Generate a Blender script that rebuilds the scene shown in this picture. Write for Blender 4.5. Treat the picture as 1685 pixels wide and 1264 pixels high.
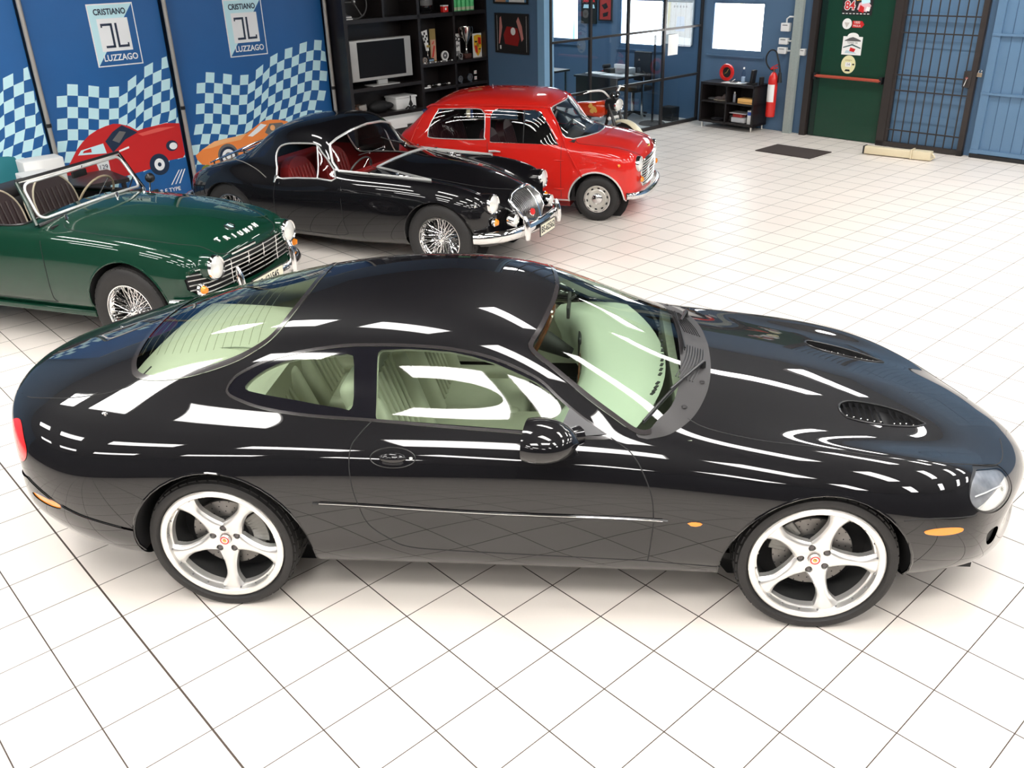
import bpy, bmesh, math
import numpy as np
from mathutils import Matrix, Vector

for o in list(bpy.data.objects):
    bpy.data.objects.remove(o, do_unlink=True)
scene = bpy.context.scene
COL = scene.collection

# ------------------------------------------------------------------ camera, world, exposure
cam_d = bpy.data.cameras.new('camera')
cam = bpy.data.objects.new('camera', cam_d)
COL.objects.link(cam)
cam_d.sensor_fit = 'HORIZONTAL'
cam_d.sensor_width = 36.0
cam_d.lens = 1467.892 / 1685.0 * 36.0
cam_d.clip_start = 0.05
CR = Vector((0.99546413, 0.09136526, -0.0265246))
CU = Vector((-0.01623991, 0.43789764, 0.89887815))
CD = Vector((-0.0937413, 0.8943702, -0.43739515))
CP = Vector((0.33815324, -3.88053457, 2.60246844))
cam.matrix_world = Matrix(((CR.x, CU.x, -CD.x, CP.x), (CR.y, CU.y, -CD.y, CP.y), (CR.z, CU.z, -CD.z, CP.z), (0, 0, 0, 1)))
scene.camera = cam
w = bpy.data.worlds.new('world'); scene.world = w; w.use_nodes = True
w.node_tree.nodes['Background'].inputs[0].default_value = (0.85, 0.93, 1.0, 1)
w.node_tree.nodes['Background'].inputs[1].default_value = 1.6
vs = scene.view_settings
vs.view_transform = 'Standard'; vs.look = 'None'; vs.gamma = 1.0; vs.use_curve_mapping = False
vs.exposure = 1.0
LAMP_POWER = 13.0

# room frame: local x = along the far wall (b), local y = away from the viewer (a)
AI = (0.67167594, 0.74084508); BJ = (0.74084508, -0.67167594)
PHI = math.atan2(BJ[1], BJ[0])
def W(b, a, z=0.0):
    return Vector((a * AI[0] + b * BJ[0], a * AI[1] + b * BJ[1], z))

# ------------------------------------------------------------------ materials
MATS = {}
def mat(name, col, rough=0.5, metal=0.0, coat=0.0, spec=0.5, noise=0.0, nscale=40.0, emit=None, estr=0.0, bump=0.0):
    if name in MATS: return MATS[name]
    m = bpy.data.materials.new(name); m.use_nodes = True
    nt = m.node_tree; p = nt.nodes['Principled BSDF']
    p.inputs['Base Color'].default_value = (*col, 1)
    p.inputs['Roughness'].default_value = rough
    p.inputs['Metallic'].default_value = metal
    p.inputs['Coat Weight'].default_value = coat
    p.inputs['Coat Roughness'].default_value = 0.02
    p.inputs['Specular IOR Level'].default_value = spec
    if emit:
        p.inputs['Emission Color'].default_value = (*emit, 1)
        p.inputs['Emission Strength'].default_value = estr
    if noise > 0 or bump > 0:
        tc = nt.nodes.new('ShaderNodeTexCoord'); nz = nt.nodes.new('ShaderNodeTexNoise')
        nz.inputs['Scale'].default_value = nscale; nz.inputs['Detail'].default_value = 5
        nt.links.new(tc.outputs['Object'], nz.inputs['Vector'])
        if noise > 0:
            mx = nt.nodes.new('ShaderNodeMix'); mx.data_type = 'RGBA'
            mx.inputs[6].default_value = (*[c * (1 - noise) for c in col], 1)
            mx.inputs[7].default_value = (*[min(1, c * (1 + noise)) for c in col], 1)
            nt.links.new(nz.outputs['Fac'], mx.inputs[0]); nt.links.new(mx.outputs[2], p.inputs['Base Color'])
        if bump > 0:
            bp = nt.nodes.new('ShaderNodeBump'); bp.inputs['Strength'].default_value = bump; bp.inputs['Distance'].default_value = 0.004
            nt.links.new(nz.outputs['Fac'], bp.inputs['Height']); nt.links.new(bp.outputs['Normal'], p.inputs['Normal'])
    MATS[name] = m; return m
def glass(name, tint, ior=1.5, rough=0.0):
    if name in MATS: return MATS[name]
    m = bpy.data.materials.new(name); m.use_nodes = True; nt = m.node_tree; nt.nodes.clear()
    out = nt.nodes.new('ShaderNodeOutputMaterial'); mx = nt.nodes.new('ShaderNodeMixShader')
    t = nt.nodes.new('ShaderNodeBsdfTransparent'); g = nt.nodes.new('ShaderNodeBsdfGlossy'); f = nt.nodes.new('ShaderNodeFresnel')
    geo = nt.nodes.new('ShaderNodeNewGeometry'); ma = nt.nodes.new('ShaderNodeMath'); ma.operation = 'MULTIPLY_ADD'
    ma.inputs[1].default_value = 1.0 / ior - ior; ma.inputs[2].default_value = ior     # thin pane: same reflection from both sides
    nt.links.new(geo.outputs['Backfacing'], ma.inputs[0]); nt.links.new(ma.outputs[0], f.inputs['IOR'])
    t.inputs[0].default_value = (*tint, 1); g.inputs['Roughness'].default_value = rough
    g.inputs['Color'].default_value = (1, 1, 1, 1)
    nt.links.new(f.outputs[0], mx.inputs[0]); nt.links.new(t.outputs[0], mx.inputs[1]); nt.links.new(g.outputs[0], mx.inputs[2])
    nt.links.new(mx.outputs[0], out.inputs[0])
    MATS[name] = m; return m
def paint(name, col, flake=0.0):
    m = mat(name, col, rough=0.45, coat=1.0, spec=0.08)
    m.node_tree.nodes['Principled BSDF'].inputs['Coat Roughness'].default_value = 0.012
    m.node_tree.nodes['Principled BSDF'].inputs['Coat IOR'].default_value = 1.54
    return m

BLACKP = paint('black_car_paint', (0.0035, 0.0033, 0.0045))
GREENP = paint('green_car_paint', (0.003, 0.036, 0.019))
REDP = paint('red_car_paint', (0.66, 0.018, 0.012))
CHROME = mat('chrome', (0.82, 0.82, 0.82), 0.08, 1.0)
BRIGHT = mat('bright_trim_metal', (0.88, 0.88, 0.86), 0.28, 0.55)
SATIN = mat('satin_alloy', (0.80, 0.79, 0.77), 0.28, 0.75, noise=0.03)
WHITEALLOY = mat('bright_alloy_lip', (0.86, 0.83, 0.78), 0.22, 0.55)
STEELGREY = mat('brushed_steel', (0.35, 0.35, 0.36), 0.35, 1.0)
RUBBER = mat('tyre_rubber', (0.018, 0.017, 0.017), 0.65, noise=0.2, nscale=60, bump=0.2)
BLACKTRIM = mat('black_rubber_trim', (0.012, 0.012, 0.013), 0.32)
BLACKMATT = mat('matt_black', (0.010, 0.010, 0.011), 0.7)
DARKIN = mat('dark_interior', (0.018, 0.016, 0.017), 0.55, noise=0.2)
CREAM = mat('cream_leather', (0.52, 0.51, 0.42), 0.5, noise=0.05, nscale=25)
CREAMD = mat('pale_green_dash_vinyl', (0.44, 0.48, 0.40), 0.55, noise=0.03)
GREYTRIM = mat('grey_carpet', (0.25, 0.26, 0.21), 0.9, noise=0.2)
WOOD = mat('walnut_wood', (0.16, 0.05, 0.02), 0.15, coat=0.8, noise=0.5, nscale=18)
REDLEATHER = mat('red_leather', (0.30, 0.015, 0.015), 0.45, noise=0.15)
MAROON = mat('maroon_leather', (0.055, 0.012, 0.016), 0.35, noise=0.25)
BROWNSEAT = mat('dark_brown_leather', (0.045, 0.028, 0.028), 0.45, noise=0.2)
PIPING = mat('pale_piping', (0.55, 0.48, 0.36), 0.5)
AMBER = mat('amber_lens', (0.95, 0.28, 0.01), 0.12, coat=1.0, emit=(1.0, 0.30, 0.01), estr=0.0)
REDLENS = mat('red_lens', (0.75, 0.02, 0.015), 0.12, coat=1.0)
REFLECTOR = mat('lamp_reflector', (0.42, 0.43, 0.45), 0.25, 0.5, noise=0.6, nscale=22)  # noise paints cloudy dark reflections into the colour
LAMPGLASS = mat('lamp_glass', (0.86, 0.85, 0.80), 0.08, 0.25, coat=1.0, noise=0.12, nscale=55)
GLASSG = glass('green_tinted_glass', (0.80, 0.90, 0.80), 1.5)
GLASSC = glass('clear_car_glass', (0.88, 0.90, 0.89), 1.5)
GLASSR = glass('office_glass', (0.80, 0.86, 0.90), 1.45)
BLUEWALL = mat('blue_painted_wall', (0.085, 0.160, 0.265), 0.55, noise=0.04, nscale=3, bump=0.05)
BLUELIGHT = mat('pale_blue_painted_edge', (0.22, 0.42, 0.62), 0.5)
BLUEDOOR = mat('blue_painted_metal', (0.105, 0.20, 0.325), 0.4, noise=0.05, nscale=4)
DARKFRAME = mat('dark_brown_metal', (0.028, 0.022, 0.020), 0.45)
GREENDOOR = mat('dark_green_door', (0.006, 0.045, 0.024), 0.3)
CABBLACK = mat('black_brown_board', (0.014, 0.011, 0.011), 0.35, noise=0.15, nscale=12)
CEIL = mat('dark_grey_ceiling', (0.036, 0.033, 0.032), 0.8)
PLASTERW = mat('off_white_plaster', (0.62, 0.60, 0.57), 0.8, noise=0.03, nscale=3)
WHITE = mat('white_plastic', (0.85, 0.85, 0.84), 0.4)
PAPER = mat('white_paper', (0.88, 0.88, 0.86), 0.7)
CREAMPL = mat('cream_painted_metal', (0.72, 0.63, 0.44), 0.4)
GREYCOL = mat('grey_green_painted_steel', (0.33, 0.38, 0.36), 0.5, noise=0.1)
REDPL = mat('bright_red', (0.70, 0.02, 0.015), 0.3, coat=0.4)
GOLD = mat('gold_metal', (0.75, 0.50, 0.14), 0.22, 1.0)
SILVER = mat('silver_metal', (0.75, 0.74, 0.70), 0.15, 1.0)

# ------------------------------------------------------------------ mesh builder
class MB:
    def __init__(s): s.v = []; s.f = []; s.m = []; s.mats = []
    def mi(s, m):
        if m not in s.mats: s.mats.append(m)
        return s.mats.index(m)
    def add(s, vs, fs, m, M=None):
        k = len(s.v); i = s.mi(m)
        for p in vs: s.v.append(tuple(M @ Vector(p)) if M is not None else tuple(p))
        for q in fs: s.f.append(tuple(k + a for a in q)); s.m.append(i)
        return s
    def box(s, x0, x1, y0, y1, z0, z1, m, M=None, bev=0.0):
        if x0 > x1: x0, x1 = x1, x0
        if y0 > y1: y0, y1 = y1, y0
        if z0 > z1: z0, z1 = z1, z0
        if bev > 0:
            bm = bmesh.new(); bmesh.ops.create_cube(bm, size=1)
            for v in bm.verts: v.co = Vector(((x0 + x1) / 2 + v.co.x * (x1 - x0), (y0 + y1) / 2 + v.co.y * (y1 - y0), (z0 + z1) / 2 + v.co.z * (z1 - z0)))
            bmesh.ops.bevel(bm, geom=list(bm.edges), offset=bev, segments=3, affect='EDGES', profile=0.5)
            bm.verts.index_update()
            s.add([tuple(v.co) for v in bm.verts], [[v.index for v in f.verts] for f in bm.faces], m, M); bm.free(); return s
        V = [(x, y, z) for z in (z0, z1) for y in (y0, y1) for x in (x0, x1)]
        F = [(0, 2, 3, 1), (4, 5, 7, 6), (0, 1, 5, 4), (2, 6, 7, 3), (0, 4, 6, 2), (1, 3, 7, 5)]
        return s.add(V, F, m, M)
    def tube(s, pts, r, m, n=8, closed=False, M=None, caps=True):
        P = [Vector(p) for p in pts]; N = len(P)
        rr = r if hasattr(r, '__len__') else [r] * N
        V = []; F = []; up = None
        for i in range(N):
            if closed: t = P[(i + 1) % N] - P[i - 1]
            else: t = P[min(i + 1, N - 1)] - P[max(i - 1, 0)]
            if t.length < 1e-9: t = Vector((0, 0, 1))
            t.normalize()
            if up is None:
                up = Vector((0, 0, 1)) if abs(t.z) < 0.9 else Vector((1, 0, 0))
            u = (up - t * up.dot(t));
            if u.length < 1e-6: u = t.orthogonal()
            u.normalize(); up = u; b = t.cross(u)
            for k in range(n):
                a = 2 * math.pi * k / n
                V.append(tuple(P[i] + (u * math.cos(a) + b * math.sin(a)) * rr[i]))
        L = N if closed else N - 1
        for i in range(L):
            j = (i + 1) % N
            for k in range(n):
                k2 = (k + 1) % n
                F.append((i * n + k, i * n + k2, j * n + k2, j * n + k))
        if not closed and caps:
            F.append(tuple(range(n))[::-1]); F.append(tuple((N - 1) * n + k for k in range(n)))
        return s.add(V, F, m, M)
    def lathe(s, prof, m, n=32, M=None, a0=0.0, a1=2 * math.pi):
        """prof: (radius, z) about local z"""
        full = abs(a1 - a0 - 2 * math.pi) < 1e-6
        V = []; F = []; K = n if full else n + 1
        for r, z in prof:
            for k in range(K):
                a = a0 + (a1 - a0) * k / n
                V.append((r * math.cos(a), r * math.sin(a), z))
        for i in range(len(prof) - 1):
            for k in range(n):
                k2 = (k + 1) % K
                F.append((i * K + k, i * K + k2, (i + 1) * K + k2, (i + 1) * K + k))
        return s.add(V, F, m, M)
    def disc(s, r, z, m, n=32, M=None, ry=None):
        ry = ry or r
        V = [(r * math.cos(2 * math.pi * k / n), ry * math.sin(2 * math.pi * k / n), z) for k in range(n)]
        return s.add(V, [tuple(range(n))], m, M)
    def ball(s, c, r, m, n=12, M=None, sc=(1, 1, 1)):
        V = []; F = []
        for i in range(n + 1):
            th = math.pi * i / n
            for k in range(2 * n):
                a = math.pi * k / n
                V.append((c[0] + r * sc[0] * math.sin(th) * math.cos(a), c[1] + r * sc[1] * math.sin(th) * math.sin(a), c[2] + r * sc[2] * math.cos(th)))
        for i in range(n):
            for k in range(2 * n):
                k2 = (k + 1) % (2 * n)
                F.append((i * 2 * n + k, (i + 1) * 2 * n + k, (i + 1) * 2 * n + k2, i * 2 * n + k2))
        return s.add(V, F, m, M)
    def prism(s, poly, d0, d1, m, M=None):
        """poly (u,v) -> (u, d, v) slab between d0 and d1 along y"""
        n = len(poly)
        V = [(p[0], d0, p[1]) for p in poly] + [(p[0], d1, p[1]) for p in poly]
        F = [tuple(range(n)), tuple(range(2 * n - 1, n - 1, -1))]
        for k in range(n):
            k2 = (k + 1) % n
            F.append((k, k + n, k2 + n, k2))
        return s.add(V, F, m, M)
    def grid(s, G, m, M=None, closeu=False, closev=False):
        nu, nv = len(G), len(G[0])
        V = [tuple(p) for row in G for p in row]; F = []
        for i in range(nu if closeu else nu - 1):
            for j in range(nv if closev else nv - 1):
                i2 = (i + 1) % nu; j2 = (j + 1) % nv
                F.append((i * nv + j, i2 * nv + j, i2 * nv + j2, i * nv + j2))
        return s.add(V, F, m, M)
    def text(s, body, size, m, M, depth=0.002, align='CENTER', sx=1.0, bold=0.0, space=1.0):
        cu = bpy.data.curves.new('t', 'FONT'); cu.body = body; cu.size = size; cu.extrude = depth; cu.align_x = align; cu.align_y = 'CENTER'
        cu.offset = bold; cu.space_character = space; cu.resolution_u = 3
        ob = bpy.data.objects.new('t', cu); COL.objects.link(ob)
        dg = bpy.context.evaluated_depsgraph_get(); dg.update()
        me = ob.evaluated_get(dg).to_mesh()
        V = [(v.co.x * sx, v.co.y, v.co.z) for v in me.vertices]; F = [tuple(p.vertices) for p in me.polygons]
        s.add(V, F, m, M)
        ob.evaluated_get(dg).to_mesh_clear(); bpy.data.objects.remove(ob, do_unlink=True); bpy.data.curves.remove(cu)
        return s
    def comps(s):
        par = list(range(len(s.v)))
        def find(a):
            while par[a] != a: par[a] = par[par[a]]; a = par[a]
            return a
        for f in s.f:
            r0 = find(f[0])
            for i in f[1:]:
                r1 = find(i)
                if r1 != r0: par[r1] = r0
        g = {}
        for k, f in enumerate(s.f): g.setdefault(find(f[0]), []).append(k)
        return list(g.values())
    def build_split(s, name, parent, key='y', smooth=35.0):
        """one object per side (key 'y'), per corner ('xy') or per connected piece ('each')"""
        groups = {}
        for n_, c in enumerate(s.comps()):
            ctr = np.mean([s.v[i] for k in c for i in s.f[k]], axis=0)
            q = {'y': (ctr[1] > .02, ctr[1] < -.02), 'xy': (ctr[0] > 0, ctr[1] > 0), 'each': n_}[key]
            groups.setdefault(q, []).extend(c)
        out = []
        for ks in groups.values():
            m2 = MB(); used = sorted({i for k in ks for i in s.f[k]}); mp = {a: b for b, a in enumerate(used)}
            m2.v = [s.v[i] for i in used]; m2.f = [tuple(mp[i] for i in s.f[k]) for k in ks]; m2.mats = list(s.mats); m2.m = [s.m[k] for k in ks]
            out.append(m2.build(name, parent, smooth))
        return out
    def build(s, name, parent=None, smooth=35.0, loc=None, rot=None, fixn=True):
        me = bpy.data.meshes.new(name); me.from_pydata(s.v, [], s.f)
        for m in s.mats: me.materials.append(m)
        for i, p in enumerate(me.polygons): p.material_index = s.m[i]
        if fixn:
            bm = bmesh.new(); bm.from_mesh(me); bmesh.ops.recalc_face_normals(bm, faces=bm.faces); bm.to_mesh(me); bm.free()
        if smooth:
            for p in me.polygons: p.use_smooth = True
            me.set_sharp_from_angle(angle=math.radians(smooth))
        me.update()
        o = bpy.data.objects.new(name, me); COL.objects.link(o)
        if parent is not None: o.parent = parent
        if loc is not None: o.location = loc
        if rot is not None: o.rotation_euler = (0, 0, rot)
        return o
def tag(o, label=None, cat=None, group=None, kind=None):
    if label: o['label'] = label
    if cat: o['category'] = cat
    if group: o['group'] = group
    if kind: o['kind'] = kind
    return o
def empty(name, loc=(0, 0, 0), rz=0.0, sc=None):
    o = bpy.data.objects.new(name, None); COL.objects.link(o)
    o.location = loc; o.rotation_euler = (0, 0, rz)
    if sc: o.scale = sc
    o.empty_display_size = 0.1
    return o
def copy_tree(o, parent=None):
    c = o.copy(); COL.objects.link(c); c.parent = parent
    for ch in list(o.children): copy_tree(ch, c)
    return c
def T(x, y, z): return Matrix.Translation((x, y, z))
def R(a, ax): return Matrix.Rotation(a, 4, ax)
def smoothpoly(P, n=6, closed=True):
    P = [np.array(p, float) for p in P]; N = len(P); out = []
    for i in range(N if closed else N - 1):
        p0 = P[i - 1] if closed or i > 0 else P[0]; p1 = P[i]; p2 = P[(i + 1) % N]; p3 = P[(i + 2) % N] if closed or i + 2 < N else P[-1]
        for k in range(n):
            t = k / n
            out.append(0.5 * ((2 * p1) + (-p0 + p2) * t + (2 * p0 - 5 * p1 + 4 * p2 - p3) * t * t + (-p0 + 3 * p1 - 3 * p2 + p3) * t ** 3))
    if not closed: out.append(P[-1])
    return out

# ------------------------------------------------------------------ B-spline skins that can be cut
def bs_basis(n, m):
    k = 3; kn = np.concatenate([np.zeros(k), np.linspace(0, 1, n - k + 1), np.ones(k)])
    t = np.clip(np.linspace(0, 1, m), 0, 1 - 1e-9)
    B = np.zeros((m, len(kn) - 1))
    for i in range(len(kn) - 1): B[:, i] = (t >= kn[i]) & (t < kn[i + 1])
    for d in range(1, k + 1):
        Bn = np.zeros((m, len(kn) - 1 - d))
        for i in range(len(kn) - 1 - d):
            a = kn[i + d] - kn[i]; b = kn[i + d + 1] - kn[i + 1]
            if a > 0: Bn[:, i] += (t - kn[i]) / a * B[:, i]
            if b > 0: Bn[:, i] += (kn[i + d + 1] - t) / b * B[:, i + 1]
        B = Bn
    return B
def sdf_poly(P, Q):
    """signed distance, positive inside; P (n,2), Q polygon"""
    Q = np.asarray(Q, float); inside = np.zeros(len(P), bool); d = np.full(len(P), 1e9)
    for i in range(len(Q)):
        a = Q[i]; b = Q[(i + 1) % len(Q)]; e = b - a
        L = e @ e
        if L < 1e-14: continue
        t = np.clip(((P - a) @ e) / L, 0, 1)
        d = np.minimum(d, np.hypot(*(P - a - t[:, None] * e).T))
        c = ((a[1] > P[:, 1]) != (b[1] > P[:, 1]))
        with np.errstate(divide='ignore', invalid='ignore'):
            xi = (b[0] - a[0]) * (P[:, 1] - a[1]) / (b[1] - a[1] if b[1] != a[1] else 1e-12) + a[0]
        inside ^= c & (P[:, 0] < xi)
    return np.where(inside, d, -d)
class Skin:
    def __init__(s, table, mu, mv):
        nets = []
        for sd in (-1, 1):
            N = []
            for xc, xs, ring in table:
                ym = max(p[0] for p in ring)
                N.append([(xc + (xs - xc) * (p[0] / ym) ** 2, sd * p[0], p[1]) for p in ring])
            nets.append(np.array(N, float))
        Bu = bs_basis(nets[0].shape[0], mu); Bv = bs_basis(nets[0].shape[1], mv)
        Ga = np.einsum('iu,jv,uvk->ijk', Bu, Bv, nets[0]); Gb = np.einsum('iu,jv,uvk->ijk', Bu, Bv, nets[1])
        G = np.concatenate([Ga, Gb[:, ::-1][:, 1:]], axis=1)
        du = np.gradient(G, axis=0); dv = np.gradient(G, axis=1)
        n = np.cross(du, dv); n /= np.linalg.norm(n, axis=2, keepdims=True) + 1e-12
        c = np.array([0, 0, 0.6])
        if ((G - c) * n).sum() < 0: n = -n; s.flip = True
        else: s.flip = False
        s.V = G.reshape(-1, 3); s.N = n.reshape(-1, 3); s.G0 = s.V.copy(); s.N0 = s.N.copy()
        a, b = G.shape[:2]
        s.polys = []
        for i in range(a - 1):
            for j in range(b - 1):
                q = (i * b + j, (i + 1) * b + j, (i + 1) * b + j + 1, i * b + j + 1)
                s.polys.append(q[::-1] if s.flip else q)
    def cut(s, polys, fn):
        """split polys along fn=0 ; returns (inside, outside)"""
        f = fn(s.V); ins = []; out = []; cache = {}; nv = []; nn = []; base = len(s.V)
        for p in polys:
            sg = [f[i] > 0 for i in p]
            if all(sg): ins.append(p); continue
            if not any(sg): out.append(p); continue
            A = []; B = []
            for k in range(len(p)):
                i = p[k]; j = p[(k + 1) % len(p)]
                (A if f[i] > 0 else B).append(i)
                if (f[i] > 0) != (f[j] > 0):
                    key = (min(i, j), max(i, j))
                    if key not in cache:
                        t = f[i] / (f[i] - f[j]); t = min(max(t, 0.0), 1.0)
                        gi = s.V[i] if i < base else nv[i - base]; gj = s.V[j] if j < base else nv[j - base]
                        nv.append(gi + (gj - gi) * t); nn.append(s.N[i] * (1 - t) + s.N[j] * t)
                        cache[key] = base + len(nv) - 1
                    c = cache[key]; A.append(c); B.append(c)
            if len(A) > 2: ins.append(tuple(A))
            if len(B) > 2: out.append(tuple(B))
        if nv:
            s.V = np.concatenate([s.V, np.array(nv)]); s.N = np.concatenate([s.N, np.array(nn)])
        return ins, out
    def region(s, polys, Q, ax=(0, 2), cond=None, off=0.0, sm=0):
        if sm: Q = smoothpoly(Q, sm)
        Q = np.array(Q, float)
        def fn(V):
            if ax == 'xy_s': P2 = np.stack([V[:, 0] - np.abs(V[:, 1]), V[:, 2]], 1)
            elif ax == 'absy_z': P2 = np.stack([np.abs(V[:, 1]), V[:, 2]], 1)
            elif ax == 'x_absy': P2 = np.stack([V[:, 0], np.abs(V[:, 1])], 1)
            else: P2 = V[:, list(ax)]
            f = sdf_poly(P2, Q) - off
            if cond is not None: f = np.minimum(f, cond(V))
            return f
        return s.cut(polys, fn)
    def make(s, name, polys, m, parent, offset=0.0, thick=0.0):
        idx = sorted({i for p in polys for i in p}); mp = {g: k for k, g in enumerate(idx)}
        V = s.V[idx] + s.N[idx] * offset; N = s.N[idx]; N = N / (np.linalg.norm(N, axis=1, keepdims=True) + 1e-12)
        me = bpy.data.meshes.new(name); me.from_pydata([tuple(v) for v in V], [], [tuple(mp[i] for i in p) for p in polys])
        me.materials.append(m)
        for p in me.polygons: p.use_smooth = True
        me.update()
        if offset >= 0: me.normals_split_custom_set_from_vertices([tuple(n) for n in N])
        o = bpy.data.objects.new(name, me); COL.objects.link(o); o.parent = parent
        return o
    def at(s, u, v, ax=(0, 2), side=-1, top=False, lift=0.0):
        """point of the skin whose two coordinates are (u, v)"""
        V = s.G0; N = s.N0
        if ax == (1, 2): ok = (V[:, 0] * side > 0) & (N[:, 0] * side > .12)
        else: ok = (V[:, 1] * side >= -1e-6)
        if top: ok &= N[:, 2] > 0.15
        d = np.hypot(V[:, ax[0]] - u, V[:, ax[1]] - v); d = np.where(ok, d, 9)
        if ax == (0, 2): d = d + np.where(np.abs(N[:, 1]) < 0.12, 0.5, 0)
        i = int(np.argmin(d)); n = N[i]; p = V[i].copy(); k = [a for a in (0, 1, 2) if a not in ax][0]
        du = u - p[ax[0]]; dv = v - p[ax[1]]
        if abs(n[k]) > 0.1: p[k] -= (n[ax[0]] * du + n[ax[1]] * dv) / n[k]
        p[ax[0]] = u; p[ax[1]] = v
        return Vector(p + n * lift), Vector(n)
    def seam(s, mb, pts, m, r=0.0035, ax=(0, 2), sides=(-1, 1), top=False, closed=False, lift=-0.001, sub=6, n=6):
        for sd in sides:
            Q = smoothpoly(pts, sub, closed)
            P = [s.at(q[0], abs(q[1]) * sd if ax == (0, 1) else q[1], ax, sd, top, lift)[0] for q in Q]
            mb.tube(P, r, m, n=n, closed=closed)
def frame_at(p, n, up=(0, 0, 1)):
    """matrix with local z = n, local x horizontal, local y up"""
    z = Vector(n).normalized(); x = Vector(up).cross(z)
    if x.length < 1e-4: x = Vector((1, 0, 0))
    x.normalize(); y = z.cross(x)
    return Matrix(((x.x, y.x, z.x, p[0]), (x.y, y.y, z.y, p[1]), (x.z, y.z, z.z, p[2]), (0, 0, 0, 1)))
# ------------------------------------------------------------------ the showroom shell (room frame: x=b, y=a)
def rb(name, mb, b=0.0, a=0.0, z=0.0, parent=None, smooth=35.0):
    """build a mesh whose coordinates are room-frame offsets from (b,a,z)"""
    o = mb.build(name, parent, smooth)
    if parent is None: o.location = W(b, a, z); o.rotation_euler = (0, 0, PHI)
    return o
def rempty(name, b, a, z=0.0, rz=0.0):
    return empty(name, W(b, a, z), PHI + rz)
def floor_material():
    m = bpy.data.materials.new('glazed_floor_tiles'); m.use_nodes = True; nt = m.node_tree; p = nt.nodes['Principled BSDF']; L = nt.links
    geo = nt.nodes.new('ShaderNodeNewGeometry')
    def math_(op, a, b=None, c=None):
        n = nt.nodes.new('ShaderNodeMath'); n.operation = op
        for i, v in enumerate((a, b, c)):
            if v is None: continue
            if isinstance(v, (int, float)): n.inputs[i].default_value = v
            else: L.new(v, n.inputs[i])
        return n.outputs[0]
    def dot(vec, off):
        s = nt.nodes.new('ShaderNodeVectorMath'); s.operation = 'SUBTRACT'; L.new(geo.outputs['Position'], s.inputs[0]); s.inputs[1].default_value = off
        d = nt.nodes.new('ShaderNodeVectorMath'); d.operation = 'DOT_PRODUCT'; L.new(s.outputs[0], d.inputs[0]); d.inputs[1].default_value = vec
        return d.outputs['Value']
    o = (-2.16567436, -0.56552757, 0)
    I = np.array([0.20244313, 0.22329071, 0]); J = np.array([0.21822201, -0.19784767, 0])
    M2 = np.linalg.inv(np.array([I[:2], J[:2]]).T)
    i = dot((M2[0][0], M2[0][1], 0), o); j = dot((M2[1][0], M2[1][1], 0), o)
    def line(c, w):                 # 1 on a joint
        f = math_('FRACT', math_('ADD', c, 0.5)); d = math_('ABSOLUTE', math_('SUBTRACT', f, 0.5))
        return math_('SUBTRACT', 1.0, math_('SMOOTH_MIN', math_('DIVIDE', d, w), 1.0, 0.3))
    wi = math_('ADD', 0.0092, math_('MULTIPLY', math_('LESS_THAN', math_('ABSOLUTE', i), 0.5), 0.005))
    li = math_('LESS_THAN', math_('ABSOLUTE', math_('SUBTRACT', math_('FRACT', math_('ADD', i, 0.5)), 0.5)), wi)
    lj = math_('LESS_THAN', math_('ABSOLUTE', math_('SUBTRACT', math_('FRACT', math_('ADD', j, 0.5)), 0.5)), 0.0078)
    g = math_('MAXIMUM', li, lj)
    fi = math_('FLOOR', i); fj = math_('FLOOR', j)
    cmb = nt.nodes.new('ShaderNodeCombineXYZ'); L.new(fi, cmb.inputs[0]); L.new(fj, cmb.inputs[1])
    wn = nt.nodes.new('ShaderNodeTexWhiteNoise'); wn.noise_dimensions = '3D'; L.new(cmb.outputs[0], wn.inputs['Vector'])
    nz = nt.nodes.new('ShaderNodeTexNoise'); nz.inputs['Scale'].default_value = 2.2; nz.inputs['Detail'].default_value = 6; L.new(geo.outputs['Position'], nz.inputs['Vector'])
    tcol = nt.nodes.new('ShaderNodeMix'); tcol.data_type = 'RGBA'; tcol.inputs[6].default_value = (0.80, 0.732, 0.668, 1); tcol.inputs[7].default_value = (0.87, 0.81, 0.745, 1)
    L.new(math_('MULTIPLY_ADD', wn.outputs['Value'], 0.35, math_('MULTIPLY', nz.outputs['Fac'], 0.65)), tcol.inputs[0])
    mx = nt.nodes.new('ShaderNodeMix'); mx.data_type = 'RGBA'; L.new(g, mx.inputs[0]); L.new(tcol.outputs[2], mx.inputs[6]); mx.inputs[7].default_value = (0.055, 0.038, 0.028, 1)
    L.new(mx.outputs[2], p.inputs['Base Color'])
    L.new(math_('MULTIPLY_ADD', g, 0.4, 0.34), p.inputs['Roughness'])
    p.inputs['Specular IOR Level'].default_value = 0.45
    return m
FLOORM = floor_material()
mb = MB(); mb.box(-10.5, 7.5, -9.5, 10.0, -.10, 0, FLOORM); tag(rb('floor', mb), kind='structure')
HW = 4.0
DARKWALL = mat('dark_slate_painted_wall', (0.020, 0.022, 0.028), 0.6)
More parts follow.
